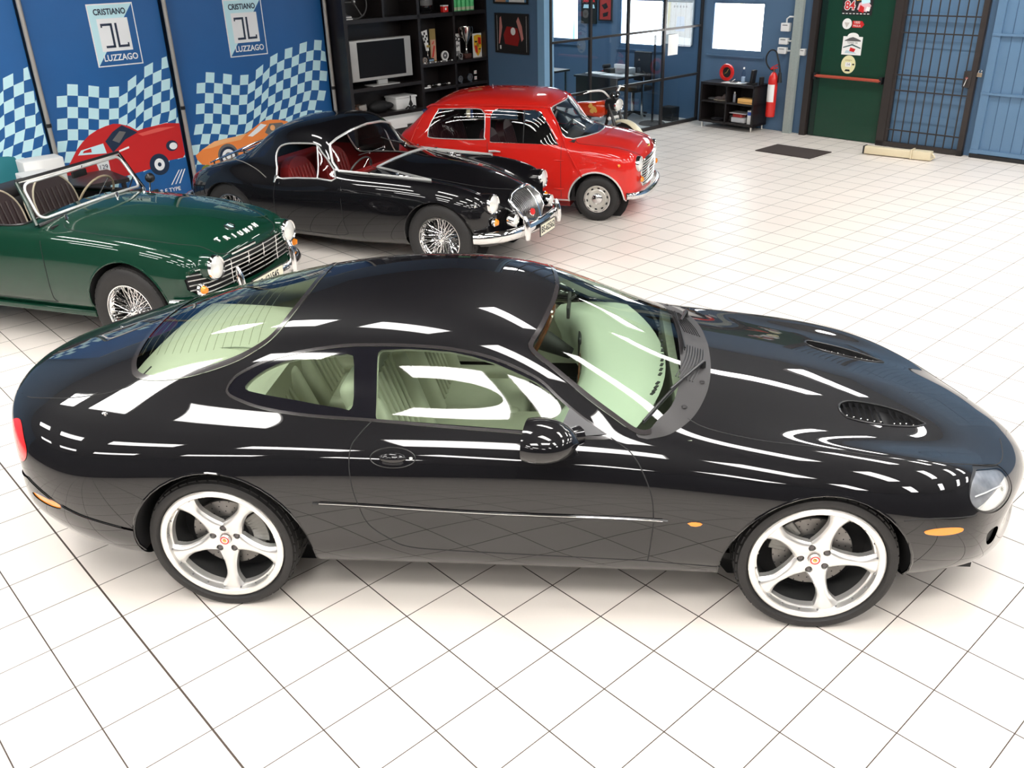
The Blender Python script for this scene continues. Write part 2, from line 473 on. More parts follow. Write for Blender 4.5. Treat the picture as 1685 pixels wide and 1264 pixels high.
# far wall: blue, with three windows
def wall_with_holes(name, x0, x1, z1, holes, y0, y1, m):
    mb = MB(); xs = sorted({x0, x1} | {h[0] for h in holes} | {h[1] for h in holes})
    for xa, xb in zip(xs[:-1], xs[1:]):
        hs = sorted([(h[2], h[3]) for h in holes if h[0] <= xa and h[1] >= xb]); z = 0
        for a, b in hs:
            if a > z: mb.box(xa, xb, y0, y1, z, a, m)
            z = b
        mb.box(xa, xb, y0, y1, z, z1, m)
    return mb
wins = [(-6.11, -5.18, 1.10, 1.80), (-8.02, -7.10, 1.09, 1.81), (-9.84, -9.0, 1.11, 1.87)]
tag(rb('wall_far', wall_with_holes('w', -10.3, 7.5, HW, [(a, b, c, d) for a, b, c, d in wins], 9.80, 10.0, BLUEWALL)), kind='structure')
def window_pane_material():
    m = bpy.data.materials.new('daylit_frosted_glass'); m.use_nodes = True; nt = m.node_tree; p = nt.nodes['Principled BSDF']
    tc = nt.nodes.new('ShaderNodeTexCoord'); mp = nt.nodes.new('ShaderNodeMapping'); mp.inputs['Scale'].default_value = (9, 1, 0.4)
    nz = nt.nodes.new('ShaderNodeTexNoise'); nz.inputs['Scale'].default_value = 1.6; nz.inputs['Detail'].default_value = 3
    cr_ = nt.nodes.new('ShaderNodeValToRGB'); e = cr_.color_ramp.elements
    e[0].position = .30; e[0].color = (0.10, 0.62, 0.80, 1); e[1].position = .72; e[1].color = (1.0, 0.85, 0.10, 1)
    x = e.new(.40); x.color = (1, 1, 1, 1); x = e.new(.62); x.color = (1, 1, 1, 1)
    nt.links.new(tc.outputs['Object'], mp.inputs[0]); nt.links.new(mp.outputs[0], nz.inputs['Vector']); nt.links.new(nz.outputs['Fac'], cr_.inputs[0])
    nt.links.new(cr_.outputs[0], p.inputs['Emission Color']); p.inputs['Emission Strength'].default_value = 3.2
    nt.links.new(cr_.outputs[0], p.inputs['Base Color']); p.inputs['Roughness'].default_value = .2
    return m
PANE = window_pane_material()
for k, (x0, x1, z0, z1) in enumerate(wins):
    mb = MB()
    for (a, b, c, d) in ((x0, x1, z0, z0 + .02), (x0, x1, z1 - .02, z1), (x0, x0 + .02, z0, z1), (x1 - .02, x1, z0, z1)): mb.box(a, b, 9.81, 9.86, c, d, BLUEWALL)
    mb.box(x0 - .06, x1 + .06, 9.775, 9.80, z0 - .085, z0 - .065, BLUEWALL)
    wo = tag(rb('window_%d' % (k + 1), mb), kind='structure')
    mb = MB(); mb.box(x0 + .02, x1 - .02, 9.83, 9.845, z0 + .02, z1 - .02, PANE)
    for q in range(9):
        xx = x0 + .06 + (x1 - x0 - .12) * q / 8; mb.box(xx - .001, xx + .001, 9.826, 9.829, z0 + .03, z1 - .03, mat('faint_blind_cord', (0.6, 0.66, 0.6), .6))
    rb('window_glass', mb, parent=wo)
# long wall behind the banners, small picture wall, office back wall, near walls
mb = MB(); mb.box(-8.35, -8.2, -9.5, 6.32, 0, HW, BLUEWALL); tag(rb('wall_left', mb), kind='structure')
mb = MB(); mb.box(-8.35, -6.42, 6.32, 6.46, 0, HW, BLUEWALL); tag(rb('wall_office', mb), kind='structure')
mb = MB(); mb.box(-6.42, -6.29, 6.30, 6.48, 0, HW, BLUELIGHT); tag(rb('trim_1', mb), kind='structure')
mb = MB(); mb.box(-10.45, -10.3, 6.32, 10.0, 0, HW, BLUEWALL); mb.box(-10.45, -8.35, 6.32, 6.46, 0, HW, BLUEWALL); tag(rb('wall_office_back', mb), kind='structure')
mb = MB(); mb.box(7.35, 7.5, -9.5, 10.0, 0, HW, DARKWALL); tag(rb('wall_right', mb), kind='structure')
mb = MB(); mb.box(-8.35, 7.5, -9.5, -9.35, 0, HW, DARKWALL); tag(rb('wall_near', mb), kind='structure')
mb = MB(); mb.box(-10.5, 7.5, -9.5, 10.0, HW, HW + .1, CEIL); tag(rb('ceiling', mb), kind='structure')
# ceiling light panels
LAMP = mat('ceiling_lamp_panel', (1, 1, 1), .5, emit=(1.0, 0.975, 0.94), estr=LAMP_POWER)
ORD = ['first', 'second', 'third', 'fourth', 'fifth', 'sixth', 'seventh', 'eighth']
def ceiling_light(b, a, lb, la, lab):
    e = tag(rempty('ceiling_light', b, a, HW), lab, 'ceiling light', 'ceiling lights')
    mb = MB(); mb.box(-lb / 2 - .03, lb / 2 + .03, -la / 2 - .03, la / 2 + .03, -.06, 0, WHITE); mb.build('housing', e)
    mb = MB(); mb.box(-lb / 2, lb / 2, -la / 2, la / 2, -.075, -.062, LAMP); mb.build('diffuser', e)
for i, bb in enumerate((-5.6, -3.3, -1.0, 1.3, 3.6, 5.9)):
    k = 0
    for aa in (-7.5, -5.2, -2.9, -.6, 1.7, 4.0, 6.3, 8.2):
        w_ = W(bb, aa)
        if w_.y < -9.5 or (w_.y > 2.0 and -3.4 < w_.x < 2.4) or (abs(w_.x) < 2.2 and -4.6 < w_.y < -1.8): continue  # panels at the far sides are added to brighten the background
        ceiling_light(bb, aa, 1.3, .42, 'unseen white ceiling lamp panel, %s in the %s row from the banner wall' % (ORD[k], ORD[i])); k += 1
for (x, y, lx, ly, lab) in ((-.75, -3.45, 1.15, .8, 'large white ceiling light above the viewer, left one'), (.75, -3.0, 1.1, .6, 'large white ceiling light above the viewer, right one')):
    e = tag(empty('ceiling_light', (x, y, HW), .1), lab, 'ceiling light', 'ceiling lights')
    mb = MB(); mb.box(-lx / 2 - .03, lx / 2 + .03, -ly / 2 - .03, ly / 2 + .03, -.06, 0, WHITE); mb.build('housing', e)
    mb = MB(); mb.box(-lx / 2, lx / 2, -ly / 2, ly / 2, -.075, -.062, LAMP); mb.build('diffuser', e)
for i, (bb, aa) in enumerate(((-7.6, 8.2), (-9.3, 8.2))):  # two unseen panels added to brighten the office interior
    ceiling_light(bb, aa, .6, 1.2, ('unseen fill panel added to light the office, nearer the glass', 'unseen fill panel added to light the office, farther from the glass')[i])

# ------------------------------------------------------------------ banners
NAVY = mat('banner_blue_print', (0.013, 0.12, 0.36), 0.38, noise=0.12, nscale=2.0)
SKYB = mat('banner_pale_blue_print', (0.62, 0.93, 1.0), 0.4)
BWHITE = mat('banner_white_print', (0.95, 0.98, 1.0), 0.4)
BBLACK = mat('banner_dark_print', (0.012, 0.03, 0.07), 0.4)
BRED = mat('banner_red_print', (0.62, 0.018, 0.02), 0.4); BORANGE = mat('banner_orange_print', (1.0, 0.30, 0.07), 0.4); BORL = mat('banner_light_orange_print', (1.0, 0.52, 0.22), 0.4)
BGREY = mat('banner_grey_print', (0.16, 0.16, 0.16), 0.4); BTEAL = mat('banner_teal_print', (0.03, 0.22, 0.26), 0.4)
BB = -7.85
def art(mb, P_, m, lv):
    """flat print on the banner plane; P_=(a,z)"""
    d = .004 + .0012 * lv
    mb.add([(d, a, z) for a, z in P_], [tuple(range(len(P_)))], m)
def circ(a, z, r, rz=None, n=24): return [(a + r * math.cos(2 * math.pi * k / n), z + (rz or r) * math.sin(2 * math.pi * k / n)) for k in range(n)]
TOPF = [0, -.012, -.03, -.045, -.062, -.072, -.079, -.043, .006, .08, .125, .168, .188, .216, .227, .231, .215, .20]
def flag(mb, a0, z0, amin, amax):
    rows = 10; cw = .1085; rh = .116
    def pt(c, r):
        a = a0 + cw * c - .026 * r - (.02 * max(0, r - 5)); z = z0 + TOPF[min(c, 17)] * (1 - .02 * r) - rh * r + .01 * math.sin(c * .9)
        return (a, z)
    for c in range(0, 17):
        for r in range(0, rows):
            if (c + r) % 2 == 0: continue
            if r == 0 and c > 0 and c < 1: continue
            q = [pt(c, r), pt(c + 1, r), pt(c + 1, r + 1), pt(c, r + 1)]
            if max(x[0] for x in q) > amax or min(x[0] for x in q) < amin: 
                q = [(min(max(x[0], amin), amax), x[1]) for x in q]
                if max(x[0] for x in q) - min(x[0] for x in q) < .01: continue
            art(mb, q, SKYB, 1)
def logo(mb, a, z):
    """a,z = lower left corner"""
    w_, h_ = .50, .640
    O = [(a, z), (a + w_, z), (a + w_, z + h_), (a, z + h_)]
    art(mb, O, BWHITE, 2)
    i = .012; art(mb, [(a + i, z + i), (a + w_ - i, z + i), (a + w_ - i, z + h_ - i), (a + i, z + h_ - i)], NAVY, 3)
    art(mb, [(a + i, z + i), (a + w_ - i, z + h_ - i), (a + i, z + h_ - i)], SKYB, 4)
    art(mb, [(a + .080, z + .155), (a + .415, z + .155), (a + .415, z + .49), (a + .080, z + .49)], BWHITE, 5)
    k = .024
    for P_ in ([(.11, .44), (.235, .44), (.235, .44 - k), (.11, .44 - k)], [(.235 - k, .44), (.235, .44), (.235, .19), (.235 - k, .19)], [(.13, .19 + k), (.235, .19 + k), (.235, .19), (.13, .19)],
               [(.262, .44), (.262 + k, .44), (.262 + k, .19), (.262, .19)], [(.262, .19 + k), (.385, .19 + k), (.385, .19), (.262, .19)], [(.385 - k * .7, .235), (.385, .235), (.385, .19), (.385 - k * .7, .19)], [(.11, .44), (.11 + k * .7, .44), (.11 + k * .7, .40), (.11, .40)]):
        art(mb, [(a + x, z + y) for x, y in P_], BBLACK, 6)
    Mt = lambda x, y: Matrix(((0, 0, 1, .0125), (1, 0, 0, x), (0, 1, 0, y), (0, 0, 0, 1)))
    mb.text('CRISTIANO', .085, BBLACK, Mt(a + .235, z + .555), .0005, sx=.80, bold=.002)
    mb.text('LUZZAGO', .092, BWHITE, Mt(a + .265, z + .085), .0005, sx=.88, bold=.002)
def banner(a0, a1, label, logo_at, flag_at, extra, zt=2.55):
    e = tag(rempty('banner', BB, 0, 0), label, 'banner', 'showroom banners')
    mb = MB(); mb.box(-.004, .004, a0, a1, .03, zt, NAVY); mb.build('fabric', e, smooth=None)
    mb = MB()
    flag(mb, flag_at[0], flag_at[1], a0 + .01, a1 - .01)
    if logo_at: logo(mb, *logo_at)
    if extra: extra(mb)
    mb.build('print', e, smooth=None, fixn=False)
    mb = MB()
    for z in (.02, zt): mb.tube([(0, a0, z), (0, a1, z)], .018, GREYCOL, n=8)
    mb.build('frame', e)
def shift(P_, dx=0, dz=0): return [(x + dx, z + dz) for x, z in P_]
def red_car(mb):
    art(mb, [(.355, .504), (.442, .601), (.551, .739), (.63, .81), (.713, .87), (.81, .915), (.907, .942), (1.0, .957), (1.07, .945), (1.174, .906), (1.253, .845), (1.35, .862), (1.45, .87), (1.60, .885), (1.76, .86), (1.76, .50), (1.726, .463), (1.537, .457), (1.37, .40), (1.209, .385), (.78, .34), (.50, .36), (.373, .425)], BRED, 2)
    art(mb, [(.871, .78), (.97, .87), (1.089, .93), (1.17, .88), (1.251, .827), (1.098, .769), (.932, .647)], BBLACK, 3)
    art(mb, [(.95, .78), (1.05, .87), (1.12, .85), (1.02, .74)], BGREY, 4)
    art(mb, [(.591, .722), (.844, .762), (.86, .65), (.546, .673)], SKYB, 3); art(mb, [(.62, .712), (.70, .728), (.70, .685), (.60, .69)], BRED, 4)
    art(mb, circ(1.43, .43, .118, .125), BBLACK, 3); art(mb, circ(1.43, .43, .062, .07), BWHITE, 4); art(mb, circ(1.43, .43, .022, .025), BBLACK, 5)
    art(mb, circ(1.62, .62, .072, .062), BBLACK, 3); art(mb, circ(1.635, .615, .048, .040), BWHITE, 4)
    art(mb, [(.72, .56), (.86, .57), (.86, .46), (.80, .40), (.74, .45)], BWHITE, 3)
    art(mb, [(1.0, .66), (1.12, .69), (1.12, .668), (1.0, .64)], BWHITE, 3)
    art(mb, [(1.25, .81), (1.5, .845), (1.7, .83), (1.5, .80), (1.3, .78)], mat('banner_pink_print', (0.85, 0.12, 0.10), .4), 3)
    Mt = Matrix(((0, 0, 1, .0125), (1, 0, 0, .79), (0, 1, 0, .505), (0, 0, 0, 1))); mb.text('129', .07, BBLACK, Mt, .0004)
    Mt = Matrix(((0, 0, 1, .0125), (1, 0, 0, 1.50), (0, 1, 0, .112), (0, 0, 0, 1))); mb.text('R E TYPE', .065, BWHITE, Mt, .0004, bold=.001)
    for k in range(3): art(mb, [(1.52 + .05 * k, .17), (1.535 + .05 * k, .17), (1.66 + .035 * k, .33), (1.645 + .035 * k, .33)], BWHITE, 3)
def orange_car(mb):
    art(mb, [(1.888, .461), (1.982, .519), (2.152, .591), (2.30, .602), (2.451, .609), (2.591, .626), (2.70, .68), (2.805, .732), (2.88, .745), (2.949, .746), (3.06, .73), (3.172, .696), (3.30, .60), (3.36, .50), (3.34, .32), (2.686, .33), (2.60, .32), (2.456, .31), (2.108, .31), (1.95, .34), (1.896, .411)], BORANGE, 2)
    art(mb, [(1.98, .519), (2.152, .59), (2.451, .609), (2.591, .626), (2.50, .56), (2.30, .55), (2.1, .52)], BORL, 3)
    art(mb, [(2.60, .59), (2.70, .65), (2.801, .715), (2.882, .69), (2.76, .62), (2.664, .575)], BWHITE, 3); art(mb, [(2.92, .70), (3.10, .69), (3.18, .58), (2.90, .56), (2.84, .60)], BGREY, 3)
    art(mb, circ(2.955, .645, .035), BORL, 4)
    art(mb, circ(2.304, .40, .135, .140), BGREY, 3); art(mb, circ(2.304, .385, .115, .12), BBLACK, 4); art(mb, circ(2.304, .385, .085, .09), BWHITE, 5); art(mb, circ(2.304, .385, .05, .052), BGREY, 6); art(mb, circ(2.304, .385, .03, .03), BWHITE, 7)
    art(mb, circ(2.0, .28, .07, .05), mat('banner_olive_print', (0.2, 0.25, 0.03), .5), 2)
def teal_car(mb):
    art(mb, [(-1.0, .35), (-1.0, .62), (-.7, .72), (-.4, .80), (-.15, .775), (-.02, .74), (.05, .66), (.12, .58), (.12, .40), (-.3, .33)], BTEAL, 2)
    art(mb, [(-.1, .77), (.0, .74), (.03, .66), (-.06, .70)], SKYB, 3)
banner(-1.05, .27, 'leftmost blue banner with pale checks, cut off by the picture edge', None, (-.98, 1.46), teal_car)
banner(.33, 1.765, 'blue banner with a checkered flag and a red sports car print', (.975, 1.560), (.50, 1.432), red_car)
banner(1.83, 3.86, 'blue banner with a checkered flag and an orange racing car print', (2.535, 1.525), (2.084, 1.398), orange_car)
BANNERPOLE = mat('grey_banner_pole', (0.42, 0.40, 0.37), .4, .3)
for a_, lab in ((.30, 'grey upright pole between the leftmost banner and the red car banner'), (1.80, 'grey upright pole between the red car banner and the orange car banner'), (3.865, 'grey upright pole between the orange car banner and the black bookcase')):
    mb = MB(); mb.tube([(0, 0, 0), (0, 0, 2.6)], .024, BANNERPOLE, n=12); mb.lathe([(0, .012), (.045, .012), (.05, 0)], BANNERPOLE, 20); mb.lathe([(.03, 1.02), (.03, 1.06)], BLACKTRIM, 12)
    tag(rb('banner_pole', mb, BB + .085, a_), lab, 'pole', 'banner poles')

# ------------------------------------------------------------------ black bookcase with television (front plane b=-7.47)
e = tag(rempty('bookcase', -7.47, 3.93, 0), 'tall black-brown open bookcase with a television compartment, behind the cars', 'bookcase')
mb = MB(); D = -.40
for y0, y1 in ((0, .05), (1.16, 1.205), (1.765, 1.80), (2.355, 2.385)): mb.box(D, 0, y0, y1, 0, 2.5, CABBLACK)
for z, y0, y1, t in ((1.81, .05, 2.355, .05), (.98, .05, 1.16, .045), (.62, .05, 1.16, .05), (.25, .05, 2.355, .05), (2.43, .05, 2.355, .05), (1.185, 1.205, 2.355, .04), (.865, 1.205, 2.355, .04), (.56, 1.205, 2.355, .04), (.0, .05, 2.355, .06)): mb.box(D, 0, y0, y1, z, z + t, CABBLACK)
mb.box(D, 0, .605, .635, 1.86, 2.43, CABBLACK); mb.build('carcass', e)
mb = MB(); mb.box(D - .012, D, 0, 2.385, 0, 2.5, CABBLACK); mb.build('back_panel', e)
# television
e = tag(rempty('television', -7.50, 4.49, 1.03), 'silver framed flat television switched off in the black bookcase', 'television')
TVS = mat('silver_grey_plastic', (0.50, 0.50, 0.48), .35, .2)
mb = MB(); mb.box(-.09, 0, -.485, .485, .075, .58, TVS, bev=.008); mb.build('casing', e)
mb = MB(); mb.box(0, .003, -.375, .375, .115, .555, mat('dark_screen', (0.006, 0.006, 0.007), .3, spec=.2)); mb.build('screen', e)
mb = MB(); mb.box(-.06, -.02, -.075, .075, .01, .09, TVS); mb.box(-.14, .06, -.22, .22, 0, .014, TVS, bev=.004); mb.build('stand', e)
# things on the shelves : helpers in a shelf frame (x out of the shelf, y to the right, z up)
def onshelf(a, z, dx=-.12): return (-7.47 + dx, a, z)
def trophy(a, z, h, m, handles=True, label='', base=BLACKMATT, dx=-.14, k=1.0):
    e = tag(rempty('trophy', *onshelf(a, z, dx)), label, 'trophy', 'trophies on the bookcase')
    mb = MB(); mb.box(-.04 * k, .04 * k, -.045 * k, .045 * k, 0, .05 * k, base, bev=.004); mb.build('base', e)
    mb = MB(); mb.lathe([(.03 * k, .05 * k), (.012 * k, .08 * k), (.010 * k, h * .42), (.02 * k, h * .5), (.05 * k, h * .64), (.066 * k, h * .86), (.068 * k, h), (.062 * k, h), (.058 * k, h * .86), (.0, h * .6)], m, 24); mb.build('cup', e)
    if handles:
        for s_ in (-1, 1):
            mb = MB(); mb.tube([(0, s_ * .05 * k, h * .66), (0, s_ * .085 * k, h * .72), (0, s_ * .105 * k, h * .86), (0, s_ * .100 * k, h * .97), (0, s_ * .078 * k, h * .99), (0, s_ * .07 * k, h * .92)], .006 * k, m, n=6); mb.build('handle', e)
    return e
trophy(6.03, 1.225, .42, SILVER, True, 'large two-handled silver cup beside the shield plaque on the bookcase', mat('brown_wood_base', (0.10, 0.04, 0.03), .3), k=1.25)
# tall white-chequered trophy
e = tag(rempty('trophy', *onshelf(5.28, 1.225, -.10)), 'tall white checkered flag trophy at the left of the trophy shelf', 'trophy', 'trophies on the bookcase')
mb = MB(); mb.box(-.04, .04, -.03, .10, 0, .06, BLACKMATT, bev=.004); mb.box(.04, .042, .01, .09, .01, .05, SILVER); mb.build('base', e)
mb = MB(); mb.lathe([(.035, .06), (.010, .09), (.008, .14), (.016, .16)], SILVER, 16, M=T(0, .02, 0)); mb.prism([(.0, .16), (.045, .16), (.03, .43), (-.07, .41)], -.004, .004, PAPER, M=Matrix(((0, 1, 0, 0), (1, 0, 0, 0), (0, 0, 1, 0), (0, 0, 0, 1)))); mb.build('flag_plate', e)
mb = MB()
for q in range(4):
    for r in range(3):
        if (q + r) % 2: mb.box(.005, .007, -.06 + .028 * r + .008 * q, -.036 + .028 * r + .008 * q, .37 - .035 * q, .40 - .035 * q, BLACKMATT)
mb.lathe([(0, .03), (.018, .03), (.018, 0)], GOLD, 14, M=T(.01, .02, .22) @ R(math.pi / 2, 'Y')); mb.build('emblem', e)
def plaque(a, z, w_, h_, label, name, draw, m=PAPER, cat='plaque', dx=-.16, th=.012):
    e = tag(rempty(name, *onshelf(a, z, dx)), label, cat); mb = MB(); mb.box(-th, 0, -w_ / 2, w_ / 2, 0, h_, m); mb.build('board', e); mb = MB(); draw(mb); mb.build('print', e, smooth=None, fixn=False); return e
TAN = mat('tan_print', (0.62, 0.36, 0.24), .5); YEL = mat('yellow_enamel', (0.85, 0.50, 0.03), .3); OLIVE = mat('olive_gold_print', (0.35, 0.25, 0.08), .4)
def tall_print(mb):
    mb.box(.001, .003, -.045, .045, .30, .38, OLIVE); mb.box(.001, .003, -.045, .045, .02, .29, TAN)
    mb.add([(.004, -.03, .06), (.004, -.005, .06), (.004, .03, .20), (.004, .01, .22)], [(0, 1, 2, 3)], REDPL); mb.add([(.004, -.02, .23), (.004, .0, .23), (.004, .02, .27), (.004, .005, .27)], [(0, 1, 2, 3)], REDPL)
plaque(5.45, 1.225, .10, .43, 'tall narrow tan and gold plaque standing on the trophy shelf', 'plaque', tall_print, OLIVE)
def grey_print(mb):
    mb.lathe([(.020, 0), (.036, 0)], BLACKMATT, 20, M=T(.002, -.005, .235) @ R(math.pi / 2, 'Y')); mb.lathe([(.020, 0), (.034, 0)], BLACKMATT, 20, M=T(.002, .055, .225) @ R(math.pi / 2, 'Y'))
    for q in range(4): mb.box(.001, .003, -.05 + .03 * q, -.035 + .03 * q, .12 + .01 * (q % 2), .155, BLACKMATT)
    mb.box(.001, .003, -.06, .06, .03, .07, mat('mid_grey_print', (.3, .3, .3), .5))
plaque(5.86, 1.26, .15, .30, 'grey and white plaque with dark rings, left of the silver cup', 'plaque', grey_print)
def shield(mb):
    P_ = [(-.07, .29), (0, .305), (.07, .29), (.072, .15), (.05, .07), (0, .01), (-.05, .07), (-.072, .15)]
    mb.add([(.003, y, z) for y, z in P_], [tuple(range(8))], YEL)
    mb.add([(.0045, -.06, .16), (.0045, -.005, .16), (.0045, -.005, .04), (.0045, -.045, .08)], [(0, 1, 2, 3)], REDPL); mb.add([(.0045, .005, .27), (.0045, .06, .26), (.0045, .06, .17), (.0045, .005, .17)], [(0, 1, 2, 3)], REDPL)
    mb.box(.0045, .006, -.055, -.01, .20, .22, BLACKMATT); mb.box(.0045, .006, .015, .055, .10, .115, BLACKMATT); mb.box(.0045, .006, -.02, .02, .14, .19, mat('dark_gold', (.4, .22, .02), .4))
plaque(6.21, 1.225, .17, .32, 'white plaque with a yellow and red shield at the right of the trophy shelf', 'plaque', shield, PAPER, dx=-.10)
# round plates / dials
def dial(a, z, r, label, ring, face, group='round dials on the bookcase', dx=-.10):
    e = tag(rempty('dial', *onshelf(a, z, dx)), label, 'gauge', group); M0 = T(0, 0, r + .012) @ R(math.pi / 2, 'Y')
    mb = MB(); mb.lathe([(r * .72, .012), (r, .012), (r, -.01), (0, -.01)], ring, 28, M=M0); mb.box(-.03, .03, -r * .4, r * .4, 0, .016, ring); mb.build('ring', e)
    mb = MB(); mb.lathe([(0, .006), (r * .74, .006)], face, 28, M=M0); mb.lathe([(0, .008), (r * .2, .008)], ring, 12, M=M0); mb.build('face', e)
GREYD = mat('dark_grey_print', (.12, .12, .12), .4)
dial(5.60, 1.225, .062, 'white-ringed round dial at the right of the first trophy compartment', PAPER, GREYD)
dial(5.20, 1.29, .052, 'grey oval medal plate behind the tall checkered trophy', mat('mid_grey', (.3, .3, .3), .4), GREYD, dx=-.2)
dial(5.205, 1.225, .036, 'small pale dial at the far left of the trophy shelf', mat('tan_ring', (.5, .4, .33), .4), GREYD, dx=-.05)
dial(5.84, 1.225, .040, 'small dark glass disc below the grey plaque', mat('mid_grey', (.3, .3, .3), .4), BLACKMATT, dx=-.05)
dial(5.84, .905, .045, 'left dark gauge in the compartment above the red car roof', STEELGREY, GREYD, dx=-.08); dial(6.02, .905, .052, 'right dark gauge in the compartment above the red car roof', STEELGREY, GREYD, dx=-.08)
for z, lab in ((.92, 'lower small white card beside the dark gauges'), (1.0, 'upper small white card beside the dark gauges')):
    mb = MB(); mb.box(-.01, .0, -.022, .022, 0, .045, PAPER); mb.box(0, .002, -.018, .018, .02, .026, REDPL); tag(rb('card', mb, *onshelf(6.15, z, -.10)), lab, 'card', 'small cards on the bookcase')
# model car pieces low on shelf 3 left
mb = MB()
for q in range(7): mb.ball((0, -.18 + .06 * q, .02 + .004 * (q % 3)), .018 + .004 * (q % 2), SILVER if q % 3 else PAPER, 6, sc=(1, 1.6, .7))
tag(rb('model_car_parts', mb, *onshelf(5.45, .905, -.08)), 'row of small silver metal parts on the shelf above the red car', 'metal parts', kind='stuff')
mb = MB(); mb.box(-.02, .02, -.055, .055, 0, .014, PAPER); tag(rb('paper_stack', mb, *onshelf(5.21, .905, -.05)), 'small white paper pile at the left end of the gauge shelf', 'papers')
mb = MB()
for q in range(11):
    a = -.24 + .048 * q; mb.ball((.0, a, .012), .012, STEELGREY if q % 2 else PAPER, 5, sc=(1, 1.6, .8))
mb.tube([(0, -.25, .012), (0, .25, .012)], .005, SILVER, n=5); tag(rb('chain', mb, *onshelf(5.42, 1.225, -.02)), 'silver chain lying along the front edge of the trophy shelf', 'chain')
# top row
e = tag(rempty('helmet', *onshelf(5.33, 1.86, -.18)), 'black racing helmet with pale visor on the upper shelf', 'helmet')
mb = MB(); mb.ball((0, 0, .12), .13, mat('black_helmet_shell', (.012, .012, .014), .15, coat=1), 12, sc=(1, .95, .95)); mb.lathe([(.10, 0), (.118, .03)], BLACKTRIM, 24); mb.build('shell', e)
mb = MB(); mb.lathe([(.131, .10), (.134, .13), (.131, .17)], GREYD, 20, a0=-.9, a1=.9); mb.box(.118, .135, -.05, .03, .17, .20, PAPER); mb.build('visor', e)
e = tag(rempty('box', *onshelf(5.59, 1.862, -.04)), 'small red box with a white lid on the upper shelf', 'box'); mb = MB(); mb.box(-.03, .03, -.045, .045, 0, .085, REDPL, bev=.004); mb.build('body', e); mb = MB(); mb.box(-.032, .032, -.046, .046, .075, .09, PAPER); mb.lathe([(0, .002), (.016, .002)], PAPER, 14, M=T(.031, 0, .042) @ R(math.pi / 2, 'Y')); mb.build('lid', e)
GREENC = mat('bright_green_tin', (.10, .62, .22), .35)
for q in range(5):
    e = tag(rempty('oil_can', *onshelf(5.79 + .078 * q, 1.862, -.07)), ('leftmost', 'second from left', 'middle', 'second from right', 'rightmost')[q] + ' of five green oil cans on the upper shelf', 'can', 'green oil cans on the bookcase')
    mb = MB(); mb.lathe([(0, 0), (.034, 0), (.034, .30), (.028, .32), (0, .32)], GREENC, 18); mb.build('can', e); mb = MB(); mb.lathe([(.0345, .01), (.0345, .05)], mat('pale_label', (.5, .6, .4), .5), 18); mb.build('label_band', e)
e = tag(rempty('steering_wheel', *onshelf(4.20, 1.86, -.10)), 'old thin-rimmed steering wheel leaning in the top left compartment', 'steering wheel')
mb = MB(); M0 = T(-.05, 0, .20) @ R(math.radians(78), 'Y'); mb.tube([(.20 * math.cos(t), .20 * math.sin(t), 0) for t in [2 * math.pi * k / 36 for k in range(36)]], .009, mat('grey_rim', (.10, .10, .10), .3), n=8, closed=True, M=M0); mb.build('rim', e)
mb = MB()
for k in range(3): mb.tube([(0, 0, 0), (.19 * math.cos(2.1 * k + .5), .19 * math.sin(2.1 * k + .5), 0)], .008, GREYD, M=M0)
mb.build('spokes', e); mb = MB(); mb.lathe([(0, .03), (.022, .03), (.03, 0)], GREYD, 16, M=M0); mb.ball((0, 0, .03), .012, PAPER, 6, M=M0); mb.build('hub', e)
for q in range(4):
    mb = MB(); mb.box(-.09, .06, -.07, .06 - .008 * q, 0, .012, mat('grey_book', (.12, .12, .13), .5) if q % 2 else PAPER); tag(rb('book', mb, *onshelf(4.03, 1.862 + .0125 * q, -.08)), ('bottom', 'second', 'third', 'top')[q] + ' thin book of the pile left of the old steering wheel', 'book', 'thin books on the top shelf')
# lower shelf junk
e = tag(rempty('storage_tub', *onshelf(4.86, .67, -.20)), 'white plastic tub on the low shelf under the television', 'tub'); mb = MB()
mb.box(-.13, .13, -.17, .17, 0, .15, PAPER, bev=.012); mb.box(-.14, .14, -.18, .18, .145, .17, PAPER, bev=.006); mb.build('tub', e)
e = tag(rempty('anchor_ornament', *onshelf(4.86, .67, .03)), 'small black metal ornament in front of the white tub', 'ornament'); mb = MB(); mb.lathe([(0, .19), (.008, .18), (.008, .13), (.03, .07), (.012, .05), (.045, .0)], BLACKMATT, 14); mb.tube([(0, -.09, .02), (0, -.05, .045), (0, 0, .02), (0, .05, .045), (0, .09, .03)], .012, BLACKMATT); mb.build('ornament', e)
mb = MB(); mb.ball((0, 0, .08), .10, BLACKMATT, 10, sc=(.9, 1.7, .8)); mb.ball((.03, .10, .08), .06, BLACKMATT, 8, sc=(1, 1.8, .8)); tag(rb('bag', mb, *onshelf(4.44, .67, -.12)), 'crumpled black bag on the low shelf under the television', 'bag')
mb = MB()
rng = np.random.RandomState(3)
for q in range(16): mb.box(-.05, .05, -.05, .05, 0, .07, mat('rusty_brown', (.16, .08, .05), .6, noise=.4) if q % 2 else mat('grey_junk', (.3, .28, .26), .5), M=T(rng.uniform(-.1, .06), rng.uniform(-.08, .06), rng.uniform(0, .08)) @ R(rng.uniform(0, 3), 'Z') @ R(rng.uniform(-.5, .5), 'X'), bev=.01)
tag(rb('mechanical_parts', mb, *onshelf(4.12, .67, -.10)), 'heap of small brown mechanical parts at the left of the low shelf', 'parts', kind='stuff')
